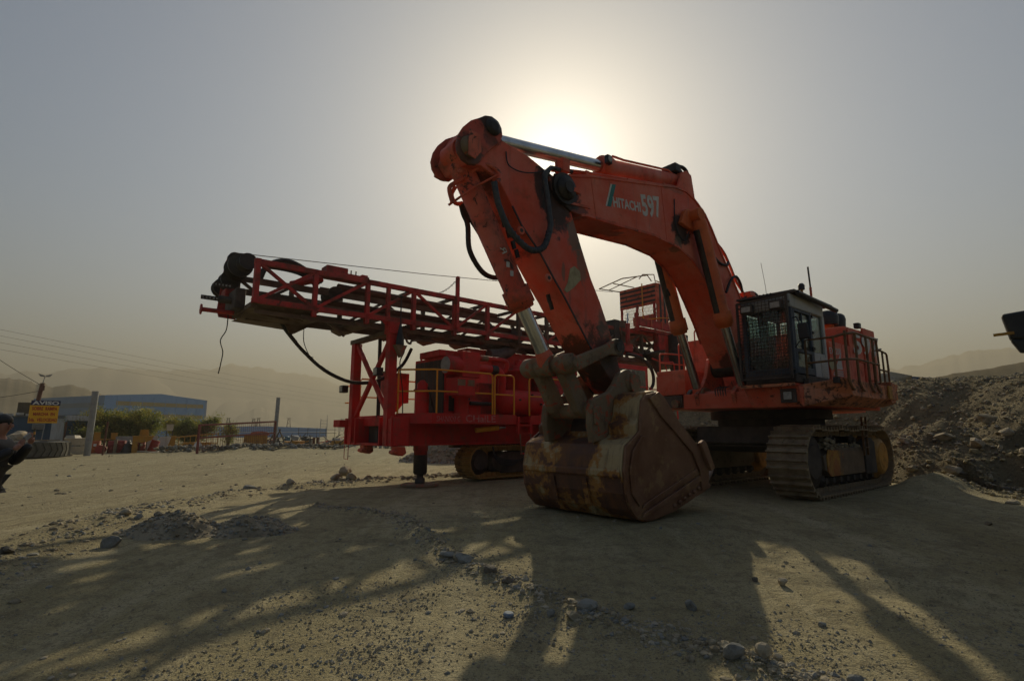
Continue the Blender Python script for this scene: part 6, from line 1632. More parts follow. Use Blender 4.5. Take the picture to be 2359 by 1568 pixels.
M_TARP = m_plain('black_tarpaulin', (0.015, 0.017, 0.02), (0.05, 0.055, 0.06), 0.5, 3)
M_TIMBER = m_plain('grey_timber', (0.20, 0.155, 0.10), (0.27, 0.215, 0.15), 0.9, 5)
M_GATE = m_paint('gate_red_oxide', (0.20, 0.030, 0.028), (0.16, 0.035, 0.03), rust_a=.62, dirt_a=.5)
M_CLAD = m_plain('blue_cladding', (0.20, 0.34, 0.58), (0.23, 0.38, 0.62), 0.5, .6, 0, 0)
M_CLAD_SHADE = m_plain('shaded_blue_cladding', (0.17, 0.25, 0.36), (0.19, 0.27, 0.38), 0.5, .6, 0, 0)  # copy of the blue cladding, greyed to paint in the wall's shade
M_SKYL = m_plain('fibreglass_strip', (0.36, 0.29, 0.15), (0.40, 0.33, 0.19), 0.6, 1, 0, 0)
M_ROOFG = m_plain('roof_sheet', (0.12, 0.13, 0.14), (0.16, 0.17, 0.18), .6, 2)

def face(az_deg):
    """rotation so that a thing's local -y looks back at the camera along this azimuth"""
    return -RAD(az_deg)
# --- giant tyre lying flat
TY = empty('giant_tyre', (-28.9, 33.0, 0), 0.4, 'giant haul-truck tyre lying flat under the yellow warning sign', 'tyre')
R0 = 1.85
MB().lathe((0, 0, 0), (0, 0, 1.02), [(0, R0 * .72), (.04, R0 * .86), (.10, R0 * .94), (.16, R0 * .955), (.84, R0 * .955), (.90, R0 * .94), (.97, R0 * .86), (1, R0 * .72), (.96, R0 * .58), (.9, R0 * .52)], 72, caps=False).build('carcass', M_TYRE, TY)
lug = MB()
for k in range(34):
    for (z0, z1, sk) in ((.10, .52, .16), (.50, .92, -.16)):
        a = 2 * math.pi * (k + (.5 if sk < 0 else 0)) / 34
        P = []
        for (da, z) in ((-.062, z0), (.062, z0), (.062 + sk * .55, z1), (-.062 + sk * .55, z1)):
            P.append((a + da * 1.1, z))
        b_ = [(R0 * .95 * math.cos(q), R0 * .95 * math.sin(q), z) for q, z in P]; t_ = [(R0 * math.cos(q), R0 * math.sin(q), z) for q, z in P]
        lug.add(b_ + t_, [(4, 5, 6, 7), (0, 1, 5, 4), (1, 2, 6, 5), (2, 3, 7, 6), (3, 0, 4, 7)])
    if k % 1 == 0:
        me = lug.mesh('tread_lug'); me.materials.append(M_TYRE); put('tread_lug', me, None, TY); lug = MB()
rock(-29.9, 33.1, .62, 60, M_ROCK_TAN, 'round tan boulder resting on top of the giant tyre', .8, z=.95)
for k, (x, y, a, L) in enumerate(((-28.8, 32.2, .2, 2.6), (-28.6, 33.4, -.15, 2.2))):
    o = MB().box(-L / 2, L / 2, -.09, .09, 0, .05).build('plank', M_TIMBER, None, .004)
    o.location = (x, y, 1.025); o.rotation_euler = (0, 0, a)
    tag(o, ['long grey plank across the near rim of the giant tyre', 'shorter grey plank across the far rim of the giant tyre'][k], 'plank')
# --- warning sign
SG = empty('warning_sign', (-28.35, 32.9, 0), face(-40.8) + .02, 'yellow warning sign with red lettering under a navy strip', 'sign')
MB().bar((0, .05, 0), (.10, .05, 2.2), .07, .05).build('sign_post', M_GALV, SG)
tl_ = RAD(2.5)
def sgn(x, z): return (x * math.cos(tl_) + z * math.sin(tl_) * 0 + .06 * z * .35, z - x * math.sin(tl_) * 0)
MB().box(-.70, .66, -.005, .02, 2.06, 3.12).build('sign_board', M_SIGNY, SG)
MB().box(-.66, .70, -.008, .022, 3.121, 3.42).build('sign_header', M_SIGNB, SG)
letters('AVISO', 1.24, .22, (-.60, -.012, 3.16), (1, 0, 0), (0, 0, 1), M_SIGNW, SG, bold=.035)
letters('SOBRE  RAMPA', 1.16, .215, (-.58, -.009, 2.82), (1, 0, 0), (0, 0, 1), M_SIGNR, SG, bold=.032)
letters('MARCHA  EN', 1.0, .20, (-.50, -.009, 2.50), (1, 0, 0), (0, 0, 1), M_SIGNR, SG, bold=.032)
letters('2da.  VELOCIDAD', 1.30, .20, (-.67, -.009, 2.16), (1, 0, 0), (0, 0, 1), M_SIGNR, SG, bold=.032)
# --- posts
def pole(name, x, y, r, h, lean, mat, label, cat='post'):
    o = MB().cyl((0, 0, -.1), (lean[0], lean[1], h), r, n=18).build(name, mat)
    o.location = (x, y, 0)
    return tag(o, label, cat)
pole('steel_post', -27.3, 35.3, .19, 4.15, (.05, 0), M_GALV, 'thick grey steel post leaning beside the white bins')
pole('thin_pole', -27.05, 36.3, .055, 2.2, (.1, 0), M_POLE, 'thin red-brown pole leaning on the thick grey post', 'pole')
pole('steel_post', -21.1, 48.6, .17, 4.55, (.1, 0), M_GALV, 'tall grey steel post at the right end of the red gate')
# --- lamp pole
LPo = empty('light_pole', (-39.6, 45.2, 0), face(-41), 'brown timber pole with twin floodlights behind the warning sign', 'light pole')
MB().cyl((-.35, 0, 0), (.12, 0, 5.55), .17, .15, 12).build('pole', M_POLE, LPo)
MB().box(.0, .30, -.12, .05, 4.95, 5.35).build('junction_box', M_POLE, LPo)
MB().bar((.12, 0, 5.5), (.22, 0, 6.15), .05).build('lamp_stem', M_GALV, LPo)
for s in (-1, 1):
    q = MB().hexa([(.22 + s * .05, -.12, 6.10), (.22 + s * .05, .12, 6.10), (.22 + s * .32, .12, 6.12), (.22 + s * .32, -.12, 6.12)], [(.22 + s * .02, -.14, 6.20), (.22 + s * .02, .14, 6.20), (.22 + s * .46, .14, 6.34), (.22 + s * .46, -.14, 6.34)]).build('floodlight', M_GALV, LPo)
# --- blue office, brown box, door
OF = empty('site_office', (-39.4, 44.2, 0), face(-42.5), 'dark blue container office with an air conditioner at the left edge', 'building')
MB().box(-5.0, 1.55, 0, 4.2, 0, 2.72).build('wall', M_BLUEWALL, OF)
MB().box(-5.1, 1.65, -.1, 4.3, 2.721, 2.80).build('roof', M_ROOFG, OF)
acu = MB().box(.35, 1.15, -.35, -.002, 1.72, 2.18).build('air_conditioner', M_GALV, OF, .01)
for q in range(7): MB().box(.40, 1.10, -.362, -.351, 1.77 + q * .055, 1.79 + q * .055).build('louvre', M_BLACK, acu)
MB().box(1.56, 2.36, -.1, .0, 0, 2.3).build('white_door', M_WHITEWALL, OF)
MB().bar((2.46, -.05, 0), (2.50, -.05, 2.35), .14).build('door_post', M_POLE, OF)
MB().box(2.6, 4.0, .4, 3.4, 0, 2.45).build('annex', M_BLUEWALL, OF)
MB().box(2.55, 4.2, .2, 3.6, 2.451, 2.9).build('annex_roof', M_WHITEWALL, OF)
sr_ = MB()
for q in range(5): sr_.box(-2.6 + q * .62, -2.1 + q * .62, .2, 2.4, 2.81 + (q % 2) * .06, 2.98 + (q % 2) * .08)
sr_.build('roof_junk', M_WHITEWALL, OF)
BX = MB().box(-.75, .75, 0, 1.6, 2.81, 3.95).build('plywood_box', M_BROWN, None)
BX.location = (-40.6, 45.6, 0); BX.rotation_euler = (0, 0, face(-42)); tag(BX, 'brown plywood box on the blue office roof behind the sign', 'box')
ST = empty('striped_pole', (-36.9, 42.2, 0), 0, 'short yellow and black striped pole before the blue office', 'pole')
for q in range(8):
    MB().cyl((0, 0, q * .22), (0, 0, q * .22 + .219), .07, n=10).build('band', (M_OCHRE, M_BLACK)[q % 2], ST)
SH = empty('white_shed', (-41.5, 51.6, 0), face(-39), 'small shabby white shed behind the thick grey post', 'shed')
MB().box(-1.6, 1.7, 0, 2.6, 0, 2.75).build('wall', M_WHITEWALL, SH)
MB().prism([(-1.8, 2.751), (1.9, 2.751), (1.9, 2.9), (.3, 3.12), (-1.8, 2.95)], -.1, 2.8).build('roof', M_ROOFG, SH)
for q in range(3): MB().box(-1.3 + q * 1.0, -.7 + q * 1.0, -.02, -.004, 1.3, 2.1).build('window', M_BLUEWALL, SH)
# --- warehouse
WH = empty('warehouse', (-69.2, 91.8, 0), 0, 'long light blue steel warehouse with ochre skylight strips', 'building')
g = Vector((8.0, 16.8, 0)).normalized(); pz = Vector((-.903, .43, 0)).normalized()
W, Ln, he, hp2 = 18.6, 23.0, 7.6, 8.35
c0 = Vector((0, 0, 0)); c1 = g * W; c2 = c1 + pz * Ln; c3 = pz * Ln
pk0 = g * (W * .5) + Vector((0, 0, hp2)); pk1 = pk0 + pz * Ln
zz = Vector((0, 0, he))
MB().add([c0, c1, c1 + zz, pk0, c0 + zz], [(0, 1, 2, 3, 4)]).build('gable_wall', M_CLAD, WH)
MB().add([c0, c3, c3 + zz, c0 + zz], [(0, 3, 2, 1)]).build('side_wall', M_CLAD_SHADE, WH)
MB().add([c1, c2, c2 + zz, c1 + zz], [(0, 1, 2, 3)]).build('side_wall', M_CLAD_SHADE, WH)
MB().add([c3, c2, c2 + zz, pk1, c3 + zz], [(0, 4, 3, 2, 1)]).build('gable_wall', M_CLAD, WH)
MB().add([c0 + zz, pk0, pk1, c3 + zz, c1 + zz, c2 + zz], [(0, 1, 2, 3), (1, 4, 5, 2)]).build('roof', M_ROOFG, WH)
nf = Vector((g.y, -g.x, 0))
for (z0, s0, s1) in ((6.0, .10, .96), (3.9, .10, .96), (1.7, .10, .96)):
    p0, p1 = g * (W * s0) + nf * .03, g * (W * s1) + nf * .03
    MB().add([p0 + Vector((0, 0, z0)), p1 + Vector((0, 0, z0)), p1 + Vector((0, 0, z0 + .72)), p0 + Vector((0, 0, z0 + .72))], [(0, 1, 2, 3)]).build('skylight_strip', M_SKYL, WH)
p0, p1 = pz * 1.5 - g * .03, pz * 22 - g * .03
for z0 in (3.6, 5.6):
    MB().add([p0 + Vector((0, 0, z0)), p1 + Vector((0, 0, z0)), p1 + Vector((0, 0, z0 + .8)), p0 + Vector((0, 0, z0 + .8))], [(0, 3, 2, 1)]).build('skylight_strip', m_plain('shade_dulled_strip', (.20, .23, .24), (.22, .25, .26), .6, 1, 0, 0), WH)  # strip colour dulled along with the painted shade of this wall
for q in range(1, 9):
    p = g * (W * q / 9) + nf * .04
    MB().bar(p, p + Vector((0, 0, he)), .06, .03).build('sheet_joint', M_CLAD, WH)
MB().add([g * (W - .35) + nf * .035 + Vector((0, 0, 0)), g * W + nf * .035, g * W + nf * .035 + zz, g * (W - .35) + nf * .035 + zz], [(0, 1, 2, 3)]).build('corner_flashing', m_plain('pale_flashing', (.25, .33, .5), (.3, .38, .52), .5, 2, 0, 0), WH)
# far low blue building
FB = empty('low_blue_hall', (-62.0, 139, 0), RAD(24), 'long low blue hall far behind the red gate', 'building')
MB().prism([(-14, 0), (14, 0), (14, 2.2), (0, 2.75), (-14, 2.6)], 0, 8).build('wall', M_CLAD, FB)
MB().box(-14, 14, -.02, -.005, 1.2, 1.35).build('band', M_SIGNW, FB)
RB = empty('blue_roofed_shed', (35.2, 49.6, 0), RAD(-25), 'blue metal roof showing over the bank right of the excavator', 'building')
MB().box(-5, 4.0, 0, 8, 0, 5.6).build('wall', M_CLAD_SHADE, RB)
MB().prism([(-5.4, 5.601), (4.4, 5.601), (4.4, 6.1), (-2.5, 6.95), (-5.4, 6.7)], -.3, 8.3).build('roof', m_plain('dark_blue_roof', (.02, .05, .12), (.03, .065, .15), .5, 1), RB)

# --- scrap along the road
def drum(x, y, mat, label, rot=(0, 0, 0), z=0.0, sc=1.0, dab=True):
    e = empty('oil_drum', (x, y, z), 0, label, 'drum', 'oil drums by the scrap line'); e.rotation_euler = rot; e.scale = (sc,) * 3
    MB().lathe((0, 0, 0), (0, 0, .88), [(0, .285), (.02, .295), (.32, .285), (.335, .298), (.35, .285), (.65, .285), (.665, .298), (.68, .285), (.98, .295), (1, .285)], 22).build('drum_shell', mat, e)
    MB().cyl((0, 0, .881), (0, 0, .884), .265, n=20).build('drum_lid', mat, e)
    if dab: MB().box(-.09, .09, -.302, -.296, .50, .68).build('white_patch', M_SIGNW, e)
    return e
drum(-30.3, 39.9, M_DRUMO, 'upright orange oil drum right of the thick grey post', (0, 0, .5))
drum(-29.75, 39.8, M_DRUMR, 'dark red oil drum lying with its lid to the road', (RAD(90), 0, RAD(30)), .29)
drum(-29.15, 40.0, M_DRUMR, 'left one of the two upright dark red drums', (0, 0, .2), dab=False)
drum(-28.75, 40.3, M_DRUMR, 'upright dark red drum behind the timber stake', (0, 0, .9), dab=False)
drum(-27.75, 41.0, M_DRUMR, 'red drum with a white label in front of the yellow hopper', (0, 0, .62))
drum(-27.15, 41.3, M_DRUMR, 'red drum leaning to the right against the white panels', (0, RAD(17), .6), .05, dab=False)
drum(-29.5, 41.4, M_DRUMR, 'dark red drum standing behind the lying drum', (0, 0, .3))
for k, (z, lb) in enumerate(((0, 'lower white plastic bin behind the thick grey post'), (.56, 'upper white plastic bin stacked behind the thick grey post'))):
    e = empty('plastic_bin', (-30.2, 37.9, z), face(-38.5), lb, 'bin')
    w = .62
    MB().hexa([(-w * .92, -.5, .06), (w * .92, -.5, .06), (w * .92, .5, .06), (-w * .92, .5, .06)], [(-w, -.55, .52), (w, -.55, .52), (w, .55, .52), (-w, .55, .52)]).build('tub', M_CREAM, e, .015)
    MB().box(-w - .03, w + .03, -.58, .58, .48, .545).build('rim', M_CREAM, e, .01)
    for q in (-.42, .35): MB().box(q - .07, q + .07, -.5, .5, 0, .058).build('foot', M_CREAM, e)
o = MB().hexa([(-.36, -.3, 0), (.36, -.3, 0), (.36, .3, 0), (-.36, .3, 0)], [(-.30, -.25, .18), (.28, -.26, .2), (.25, .25, .18), (-.3, .25, .16)]).build('canister', M_CREAM); o.location = (-30.4, 37.9, 1.11); tag(o, 'small white canister on top of the stacked bins', 'canister')
def thing_box(name, x, y, w, d, z0, z1, mat, label, cat, az=-35, top=1.0, bev=.01, legs=False):
    e = empty(name, (x, y, 0), face(az), label, cat)
    MB().hexa([(-w / 2 * top, -d / 2, z0), (w / 2 * top, -d / 2, z0), (w / 2 * top, d / 2, z0), (-w / 2 * top, d / 2, z0)], [(-w / 2, -d / 2, z1), (w / 2, -d / 2, z1), (w / 2, d / 2, z1), (-w / 2, d / 2, z1)]).build('body', mat, e, bev)
    MB().box(-w / 2 - .02, w / 2 + .02, -d / 2 - .02, d / 2 + .02, z1 + .001, z1 + .045).build('rim', mat, e, .005)
    if z0 > .1:
        for (sx, sy) in ((-1, -1), (1, -1), (1, 1), (-1, 1)):
            MB().bar((sx * w * .42, sy * d * .42, 0), (sx * w * .42, sy * d * .42, z0), .06).build('leg', M_DARK, e)
    return e
yh = empty('yellow_hopper', (-27.25, 40.4, 0), face(-34), 'ochre steel hopper with a cut-away side among the drums', 'hopper')
MB().box(-.62, -.28, -.4, .4, 0, 1.18).build('side_box', M_OCHRE, yh, .01)
MB().prism([(-.28, .75), (.25, .80), (.55, .95), (.66, 1.18), (-.28, 1.18)], -.4, .4).build('chute', M_OCHRE, yh, .01)
MB().box(-.66, .68, -.44, .44, 1.181, 1.24).build('rim', M_OCHRE, yh)
thing_box('yellow_crate', -27.6, 41.0, .50, .5, 1.245, 1.65, M_OCHRE, 'ochre crate with tapered sides on top of the hopper', 'crate', top=1.2).name = 'yellow_crate'
thing_box('white_panel_box', -28.0, 42.6, .66, .4, .0, 1.18, M_WHITEWALL, 'white steel cabinet left of the tapered white chute', 'cabinet', -33)
wc = empty('white_chute', (-27.25, 43.0, 0), face(-32.3), 'pale tapered chute standing right of the white cabinet', 'chute')
MB().prism([(-.38, .0), (.05, .0), (.40, 1.15), (-.38, 1.15)], -.3, .3).build('body', M_WHITEWALL, wc, .01)
MB().prism([(.06, .0), (.34, .0), (.34, .9)], -.28, .28).build('wedge', M_OCHRE, wc)
thing_box('yellow_locker', -26.85, 43.3, .38, .4, .0, 1.16, M_OCHRE, 'narrow ochre locker at the right end of the scrap line', 'locker', -31.7)
cc = thing_box('cream_crate', -28.6, 45.6, .52, .5, 1.60, 2.10, M_CREAM, 'cream crate up on a dark trestle', 'crate', -32, top=.86)
thing_box('grey_tub', -30.6, 43.3, 1.25, .8, .45, 1.12, M_GALV, 'pale grey steel tub behind the red drums', 'tub', -35.4, top=.85)
thing_box('yellow_box', -32.1, 42.3, .42, .4, .8, 1.45, M_OCHRE, 'ochre box on legs right above the orange drum', 'box', -37.3)
thing_box('yellow_box', -31.15, 42.8, .40, .4, .95, 1.40, M_OCHRE, 'ochre box on legs behind the upright red drums', 'box', -36)
tb = np.array([(a, b) for a in np.linspace(-1, 1, 16) for b in np.linspace(-1, 1, 16)])
tz = .75 * np.maximum(0, 1 - (tb ** 2).sum(1)) ** .5 * (1 + fbm(tb[:, 0] * 2.5, tb[:, 1] * 2.5, 3, 91) * .9)
ii = np.arange(256).reshape(16, 16)
o = put('tarpaulin_heap', np_mesh('tarpaulin_heap', np.stack((tb[:, 0] * .48, tb[:, 1] * .5, tz), -1), np.stack((ii[:-1, :-1], ii[1:, :-1], ii[1:, 1:], ii[:-1, 1:]), -1).reshape(-1, 4), False), M_TARP)
o.location = (-28.35, 40.5, -.02); tag(o, 'heap under a black tarpaulin between the drums and the hopper', 'tarpaulin')
o = MB().box(-.09, .09, -.06, .06, 0, .98).build('timber_stake', M_TIMBER); o.location = (-28.75, 39.7, 0); o.rotation_euler = (0, .04, .3); tag(o, 'upright timber stake in front of the red drums', 'stake')
hp3 = MB().tube([(0.85 * math.cos(a), .5 * math.sin(a), .05 + .03 * math.sin(3 * a)) for a in np.linspace(0, 2 * math.pi, 28, endpoint=False)], .05, 7, closed=True).build('hose_loop', M_CREAM); hp3.location = (-26.9, 40.4, .03); tag(hp3, 'pale loop of hose lying on the road edge', 'hose')
for k, (x, y, L, a, z) in enumerate(((-31.4, 42.6, 1.7, .1, .95), (-33.0, 40.6, 2.3, .25, .62), (-33.0, 40.6, 2.3, .25, .85), (-25.6, 43.6, 1.8, .5, .06), (-25.0, 44.3, 2.0, -.2, .12), (-25.8, 44.6, 1.6, .9, .2))):
    o = MB().bar((-L / 2, 0, 0), (L / 2, 0, 0), .12, .10).build('timber', M_TIMBER if k != 0 else M_OCHRE); o.location = (x, y, z); o.rotation_euler = (0, 0, face(-37) + a)
    tag(o, ['long ochre bar lying across the scrap behind the drums', 'lower timber rail left of the stacked white bins', 'upper timber rail left of the stacked white bins', 'flat timber on the ground right of the ochre locker', 'timber lying farthest right before the red gate', 'timber propped across the other two by the gate'][k], 'timber')
wd = MB().prism([(-.3, 0), (.3, 0), (.32, .25), (.1, .55), (-.1, .58), (-.25, .45), (-.34, .2)], -.02, .02).build('white_plate', M_SIGNW); wd.location = (-26.0, 45.4, .15); wd.rotation_euler = (RAD(-15), 0, face(-30)); tag(wd, 'white rounded steel plate leaning left of the red gate', 'plate')
# yellow lattice boom section
LT = empty('lattice_section', (-29.0, 50.0, 0), face(-30) + .25, 'ochre lattice section lying behind the white plate', 'lattice')
for (y0, z0, z1) in ((-.4, .35, .45), (.4, .35, .45), (-.4, 1.0, 1.35), (.4, 1.0, 1.35)):
    MB().bar((-1.8, y0, z0), (1.8, y0, z1), .09).build('chord', M_OCHRE, LT)
for q in range(9):
    u = -1.8 + q * .45
    MB().bar((u, -.4, .37), (u, -.4, 1.0 + (q / 8) * .35), .05).build('lacing', M_OCHRE, LT)
thing_box('yellow_skip', -29.2, 50.8, 2.2, 1.0, .0, .5, M_OCHRE, 'low ochre skip under the lattice section', 'skip', -30)
thing_box('yellow_machine_block', -23.8, 50.8, 1.95, 1.4, .0, 1.15, M_OCHRE, 'big ochre machine casing behind the red gate', 'casing', -25, top=1.05, bev=.05)
o = MB().prism([(-.9, 0), (.9, 0), (.7, .28), (.2, .36), (-.6, .3)], -.5, .5).build('rusty_cover', M_REDW); o.location = (-23.6, 51.0, 1.2); o.rotation_euler = (0, 0, face(-25)); tag(o, 'rusty cover on top of the ochre casing', 'cover')
# --- red gate with wire mesh
GT = empty('mesh_gate', (-22.3, 38.9, 0), math.atan2(9.5, 1.3), 'red framed wire mesh gate across the yard entrance', 'gate')
GL = 9.55
MB().bar((0, 0, 0), (0, 0, 2.05), .13).build('stile', M_GATE, GT); MB().bar((GL, 0, .25), (GL, 0, 2.45), .13).build('stile', M_GATE, GT)
MB().bar((0, 0, 2.0), (GL, 0, 2.42), .12).build('rail', M_GATE, GT); MB().bar((0, 0, 1.1), (GL, 0, 1.42), .12).build('rail', M_GATE, GT)
for q in range(1, 36):
    u = q * GL / 36
    MB().bar((u, 0, .12 + .02 * u), (u, 0, 2.0 + .042 * u), .016).build('mesh_wire', M_GATE, GT)
for q in range(10):
    if q in (5,): continue
    MB().bar((0, 0, .15 + q * .2), (GL, 0, .35 + q * .22), .014).build('mesh_wire', M_GATE, GT)
# --- trestles, stair, scaffold
for k, (x, y) in enumerate(((-20.3, 47.6), (-21.4, 49.2))):
    e = empty('trestle', (x, y, 0), face(-23) + .15 * k, ['dark steel A-shaped trestle right of the tall grey post', 'dark steel A-shaped trestle half hidden by the tall grey post'][k], 'trestle')
    MB().bar((-.62, -.1, 0), (.1, 0, 1.75), .09).build('leg', M_DARK, e); MB().bar((.72, -.1, 0), (-.02, 0, 1.75), .09).build('leg', M_DARK, e); MB().bar((-.35, -.06, .7), (.45, -.06, .72), .06).build('tie', M_DARK, e)
LS = empty('platform_ladder', (-22.8, 66.0, 0), face(-19), 'tall pale rolling platform ladder in the scrap yard', 'ladder')
for sx in (-.36, .36):
    MB().bar((sx * 1.15, -.5, 0), (sx, .15, 3.05), .06).build('stile', M_GALV, LS); MB().bar((sx * 1.1, .9, 0), (sx, .3, 3.05), .05).build('stile', M_GALV, LS)
for q in range(8): MB().bar((-.38, -.45 + q * .075, .3 + q * .36), (.38, -.45 + q * .075, .3 + q * .36), .07, .05).build('rung', M_GALV, LS)
MB().bar((.36, .3, 3.0), (.36, .3, 3.5), .04).build('hand_post', M_GALV, LS)
SF = empty('scaffold_frame', (-25.2, 70.5, 0), face(-19.8), 'low pipe scaffold frame far back in the scrap yard', 'scaffold')
for q in range(5): MB().bar((-2.2 + q * 1.1, 0, 0), (-2.2 + q * 1.1, 0, 2.0 + .3 * (q == 4)), .05).build('upright', M_DARK, SF)
for z in (1.3, 1.75): MB().bar((-2.3, 0, z), (2.4, 0, z), .05).build('ledger', M_DARK, SF)
AW = empty('pipe_rack', (-21.6, 76.0, 0), face(-16.5), 'white pipe rack on thin legs behind the platform ladder', 'rack')
for q in range(4): MB().bar((-2.4 + q * 1.6, 0, 0), (-2.4 + q * 1.6, 0, 2.3), .06).build('leg', M_GALV, AW)
MB().bar((-2.6, 0, 2.35), (2.6, 0, 2.35), .12).build('beam', M_GALV, AW); MB().bar((-2.6, 0, 2.05), (2.6, 0, 2.05), .06).build('beam', M_GALV, AW)
# scrap pieces right of the gate
def junk(name, x, y, mat, label, cat, seed, w=1.0, h=.7):
    rr = random.Random(seed)
    e = empty(name, (x, y, 0), face(-20) + rr.uniform(-.6, .6), label, cat)
    for q in range(3):
        x0 = rr.uniform(-w, w * .3); ww = rr.uniform(.4, 1.0) * w; hh = rr.uniform(.4, 1.0) * h; d = rr.uniform(.2, .5)
        MB().hexa([(x0, -d, 0), (x0 + ww, -d, 0), (x0 + ww, d, 0), (x0, d, 0)], [(x0 + rr.uniform(-.1, .15), -d, hh), (x0 + ww + rr.uniform(-.15, .1), -d, hh * rr.uniform(.8, 1.1)), (x0 + ww, d, hh), (x0, d, hh)]).build('casing', mat, e, .01)
    MB().bar((-w, -.3, h * .3), (w, -.2, h * .9), .08).build('strut', mat, e)
    for q in range(2): MB().bar((rr.uniform(-w, w), -.4, 0), (rr.uniform(-w, w), -.3, h * 1.1), .07).build('stub', M_DARK, e)
    return e
junk('scrap_girder', -20.2, 51.2, M_OCHRE, 'ochre scrap girders right of the first trestle', 'scrap', 1, 1.3, .72)
junk('scrap_heap', -16.9, 52.4, M_OCHRE, 'ochre scrap frames beside the rig at the yard berm', 'scrap', 2, 1.3, .9)
junk('scrap_heap', -14.6, 54.6, M_OCHRE, 'ochre scrap frame farthest right, partly hidden by the rig', 'scrap', 7, 1.0, 1.1)
junk('scrap_tank', -21.6, 58.2, M_TARP, 'dark round-edged scrap tank behind the ochre girders', 'scrap', 3, .9, 1.05)
junk('scrap_sheet', -17.6, 53.4, M_WHITEWALL, 'white bent sheet lying on the ochre frames', 'scrap', 4, .9, 1.0)
junk('blue_scrap', -23.0, 55.5, m_plain('faded_blue', (.05, .14, .22), (.08, .18, .25), .6, 2), 'small blue scrap box behind the trestles', 'scrap', 5, .5, 1.1)
junk('rusty_scrap', -27.2, 60.0, M_REDW, 'rusty red scrap parts behind the gate mesh', 'scrap', 6, 1.5, .8)
junk('grey_scrap', -25.3, 57.5, M_GALV, 'grey scrap machine parts behind the gate mesh', 'scrap', 8, 1.2, .9)
junk('grey_scrap', -24.5, 62.8, M_GALV, 'pale scrap heap left of the platform ladder', 'scrap', 9, 1.6, 1.2)
junk('rusty_scrap', -19.2, 58.5, M_REDW, 'rusty red scrap below the platform ladder', 'scrap', 10, 1.4, 1.1)
junk('grey_scrap', -16.2, 60.5, M_WHITEWALL, 'pale scrap panels right of the platform ladder', 'scrap', 11, 1.5, 1.3)
junk('rusty_scrap', -13.0, 62.0, M_REDW, 'rusty scrap at the right end of the yard, near the rig column', 'scrap', 12, 1.6, 1.2)
for k, x in enumerate((-18.75, -18.4)):
    o = MB().cyl((0, 0, 0), (.02, 0, 1.0), .11, n=12).build('rusty_stump', M_POLE); o.location = (x, 51.8, 0)
    tag(o, ['left of the two short rusty pipe stumps on the berm', 'right of the two short rusty pipe stumps on the berm'][k], 'stump')
# far lattice pylons
for k, (x, y, h) in enumerate(((-72.9, 153.6, 5.0), (-72.0, 154.6, 5.2), (-64.5, 157.3, 5.2), (-50.6, 162.3, 5.1), (-78.6, 150.7, 5.1))):
    e = empty('lattice_pylon', (x, y, 0), .3, ['second pylon from the left, one of a close pair', 'third pylon from the left, taller of the close pair', 'lone thin pylon left of the tall grey post', 'thin pylon just left of the drill rig column', 'leftmost thin pylon above the small tree'][k], 'pylon')
    for (sx, sy) in ((-1, -1), (1, -1), (1, 1), (-1, 1)):
        MB().bar((sx * .8, sy * .8, 0), (sx * .22, sy * .22, h), .09).build('leg', M_DARK, e)
    for q in range(5):
        z0, z1 = h * q / 5, h * (q + 1) / 5; w0, w1 = .8 - .58 * q / 5, .8 - .58 * (q + 1) / 5
        MB().bar((-w0, -w0, z0), (w1, -w1, z1), .05).build('lacing', M_DARK, e); MB().bar((w0, -w0, z0), (-w1, -w1, z1), .05).build('lacing', M_DARK, e)
    MB().bar((-.6, 0, h), (.6, 0, h), .08).build('crossarm', M_DARK, e)
# power lines: long sagging wires over the road
def azel(az, el, d): return Vector((d * math.sin(RAD(az)), d * math.cos(RAD(az)), CAM_H + d * math.tan(RAD(el))))
for k, (ea, eb) in enumerate(((7.72, 4.94), (7.25, 4.46), (6.74, 4.03), (6.22, 3.61))):
    a, b = azel(-44.0, ea, 42), azel(-25.45, eb, 74)
    a2, b2 = a + (a - b) * .9, b + (b - a) * 1.6
    pts = [a2.lerp(b2, t / 24) - Vector((0, 0, 0)) for t in range(25)]
    pts = [p - Vector((0, 0, .35 * math.sin(math.pi * i / 24) - .25)) for i, p in enumerate(pts)]
    o = MB().tube(pts, .008, 5).build('power_line', M_DARK)
    tag(o, ['topmost of the four power lines crossing the left sky', 'second power line from the top in the left sky', 'third power line from the top in the left sky', 'lowest of the four power lines in the left sky'][k], 'power line')
for k, (p, q) in enumerate((((-39.5, 45.2, 5.35), (-47.0, 44.0, 10.6)), ((-39.6, 45.2, 4.9), (-47.0, 44.0, 4.0)))):
    p, q = Vector(p), Vector(q)
    o = MB().tube([p.lerp(q, t / 10) - Vector((0, 0, .25 * math.sin(math.pi * t / 10))) for t in range(11)], .022, 5).build('cable', M_DARK)
    tag(o, ['cable rising left from the floodlight pole', 'cable running left and down from the floodlight pole'][k], 'cable')

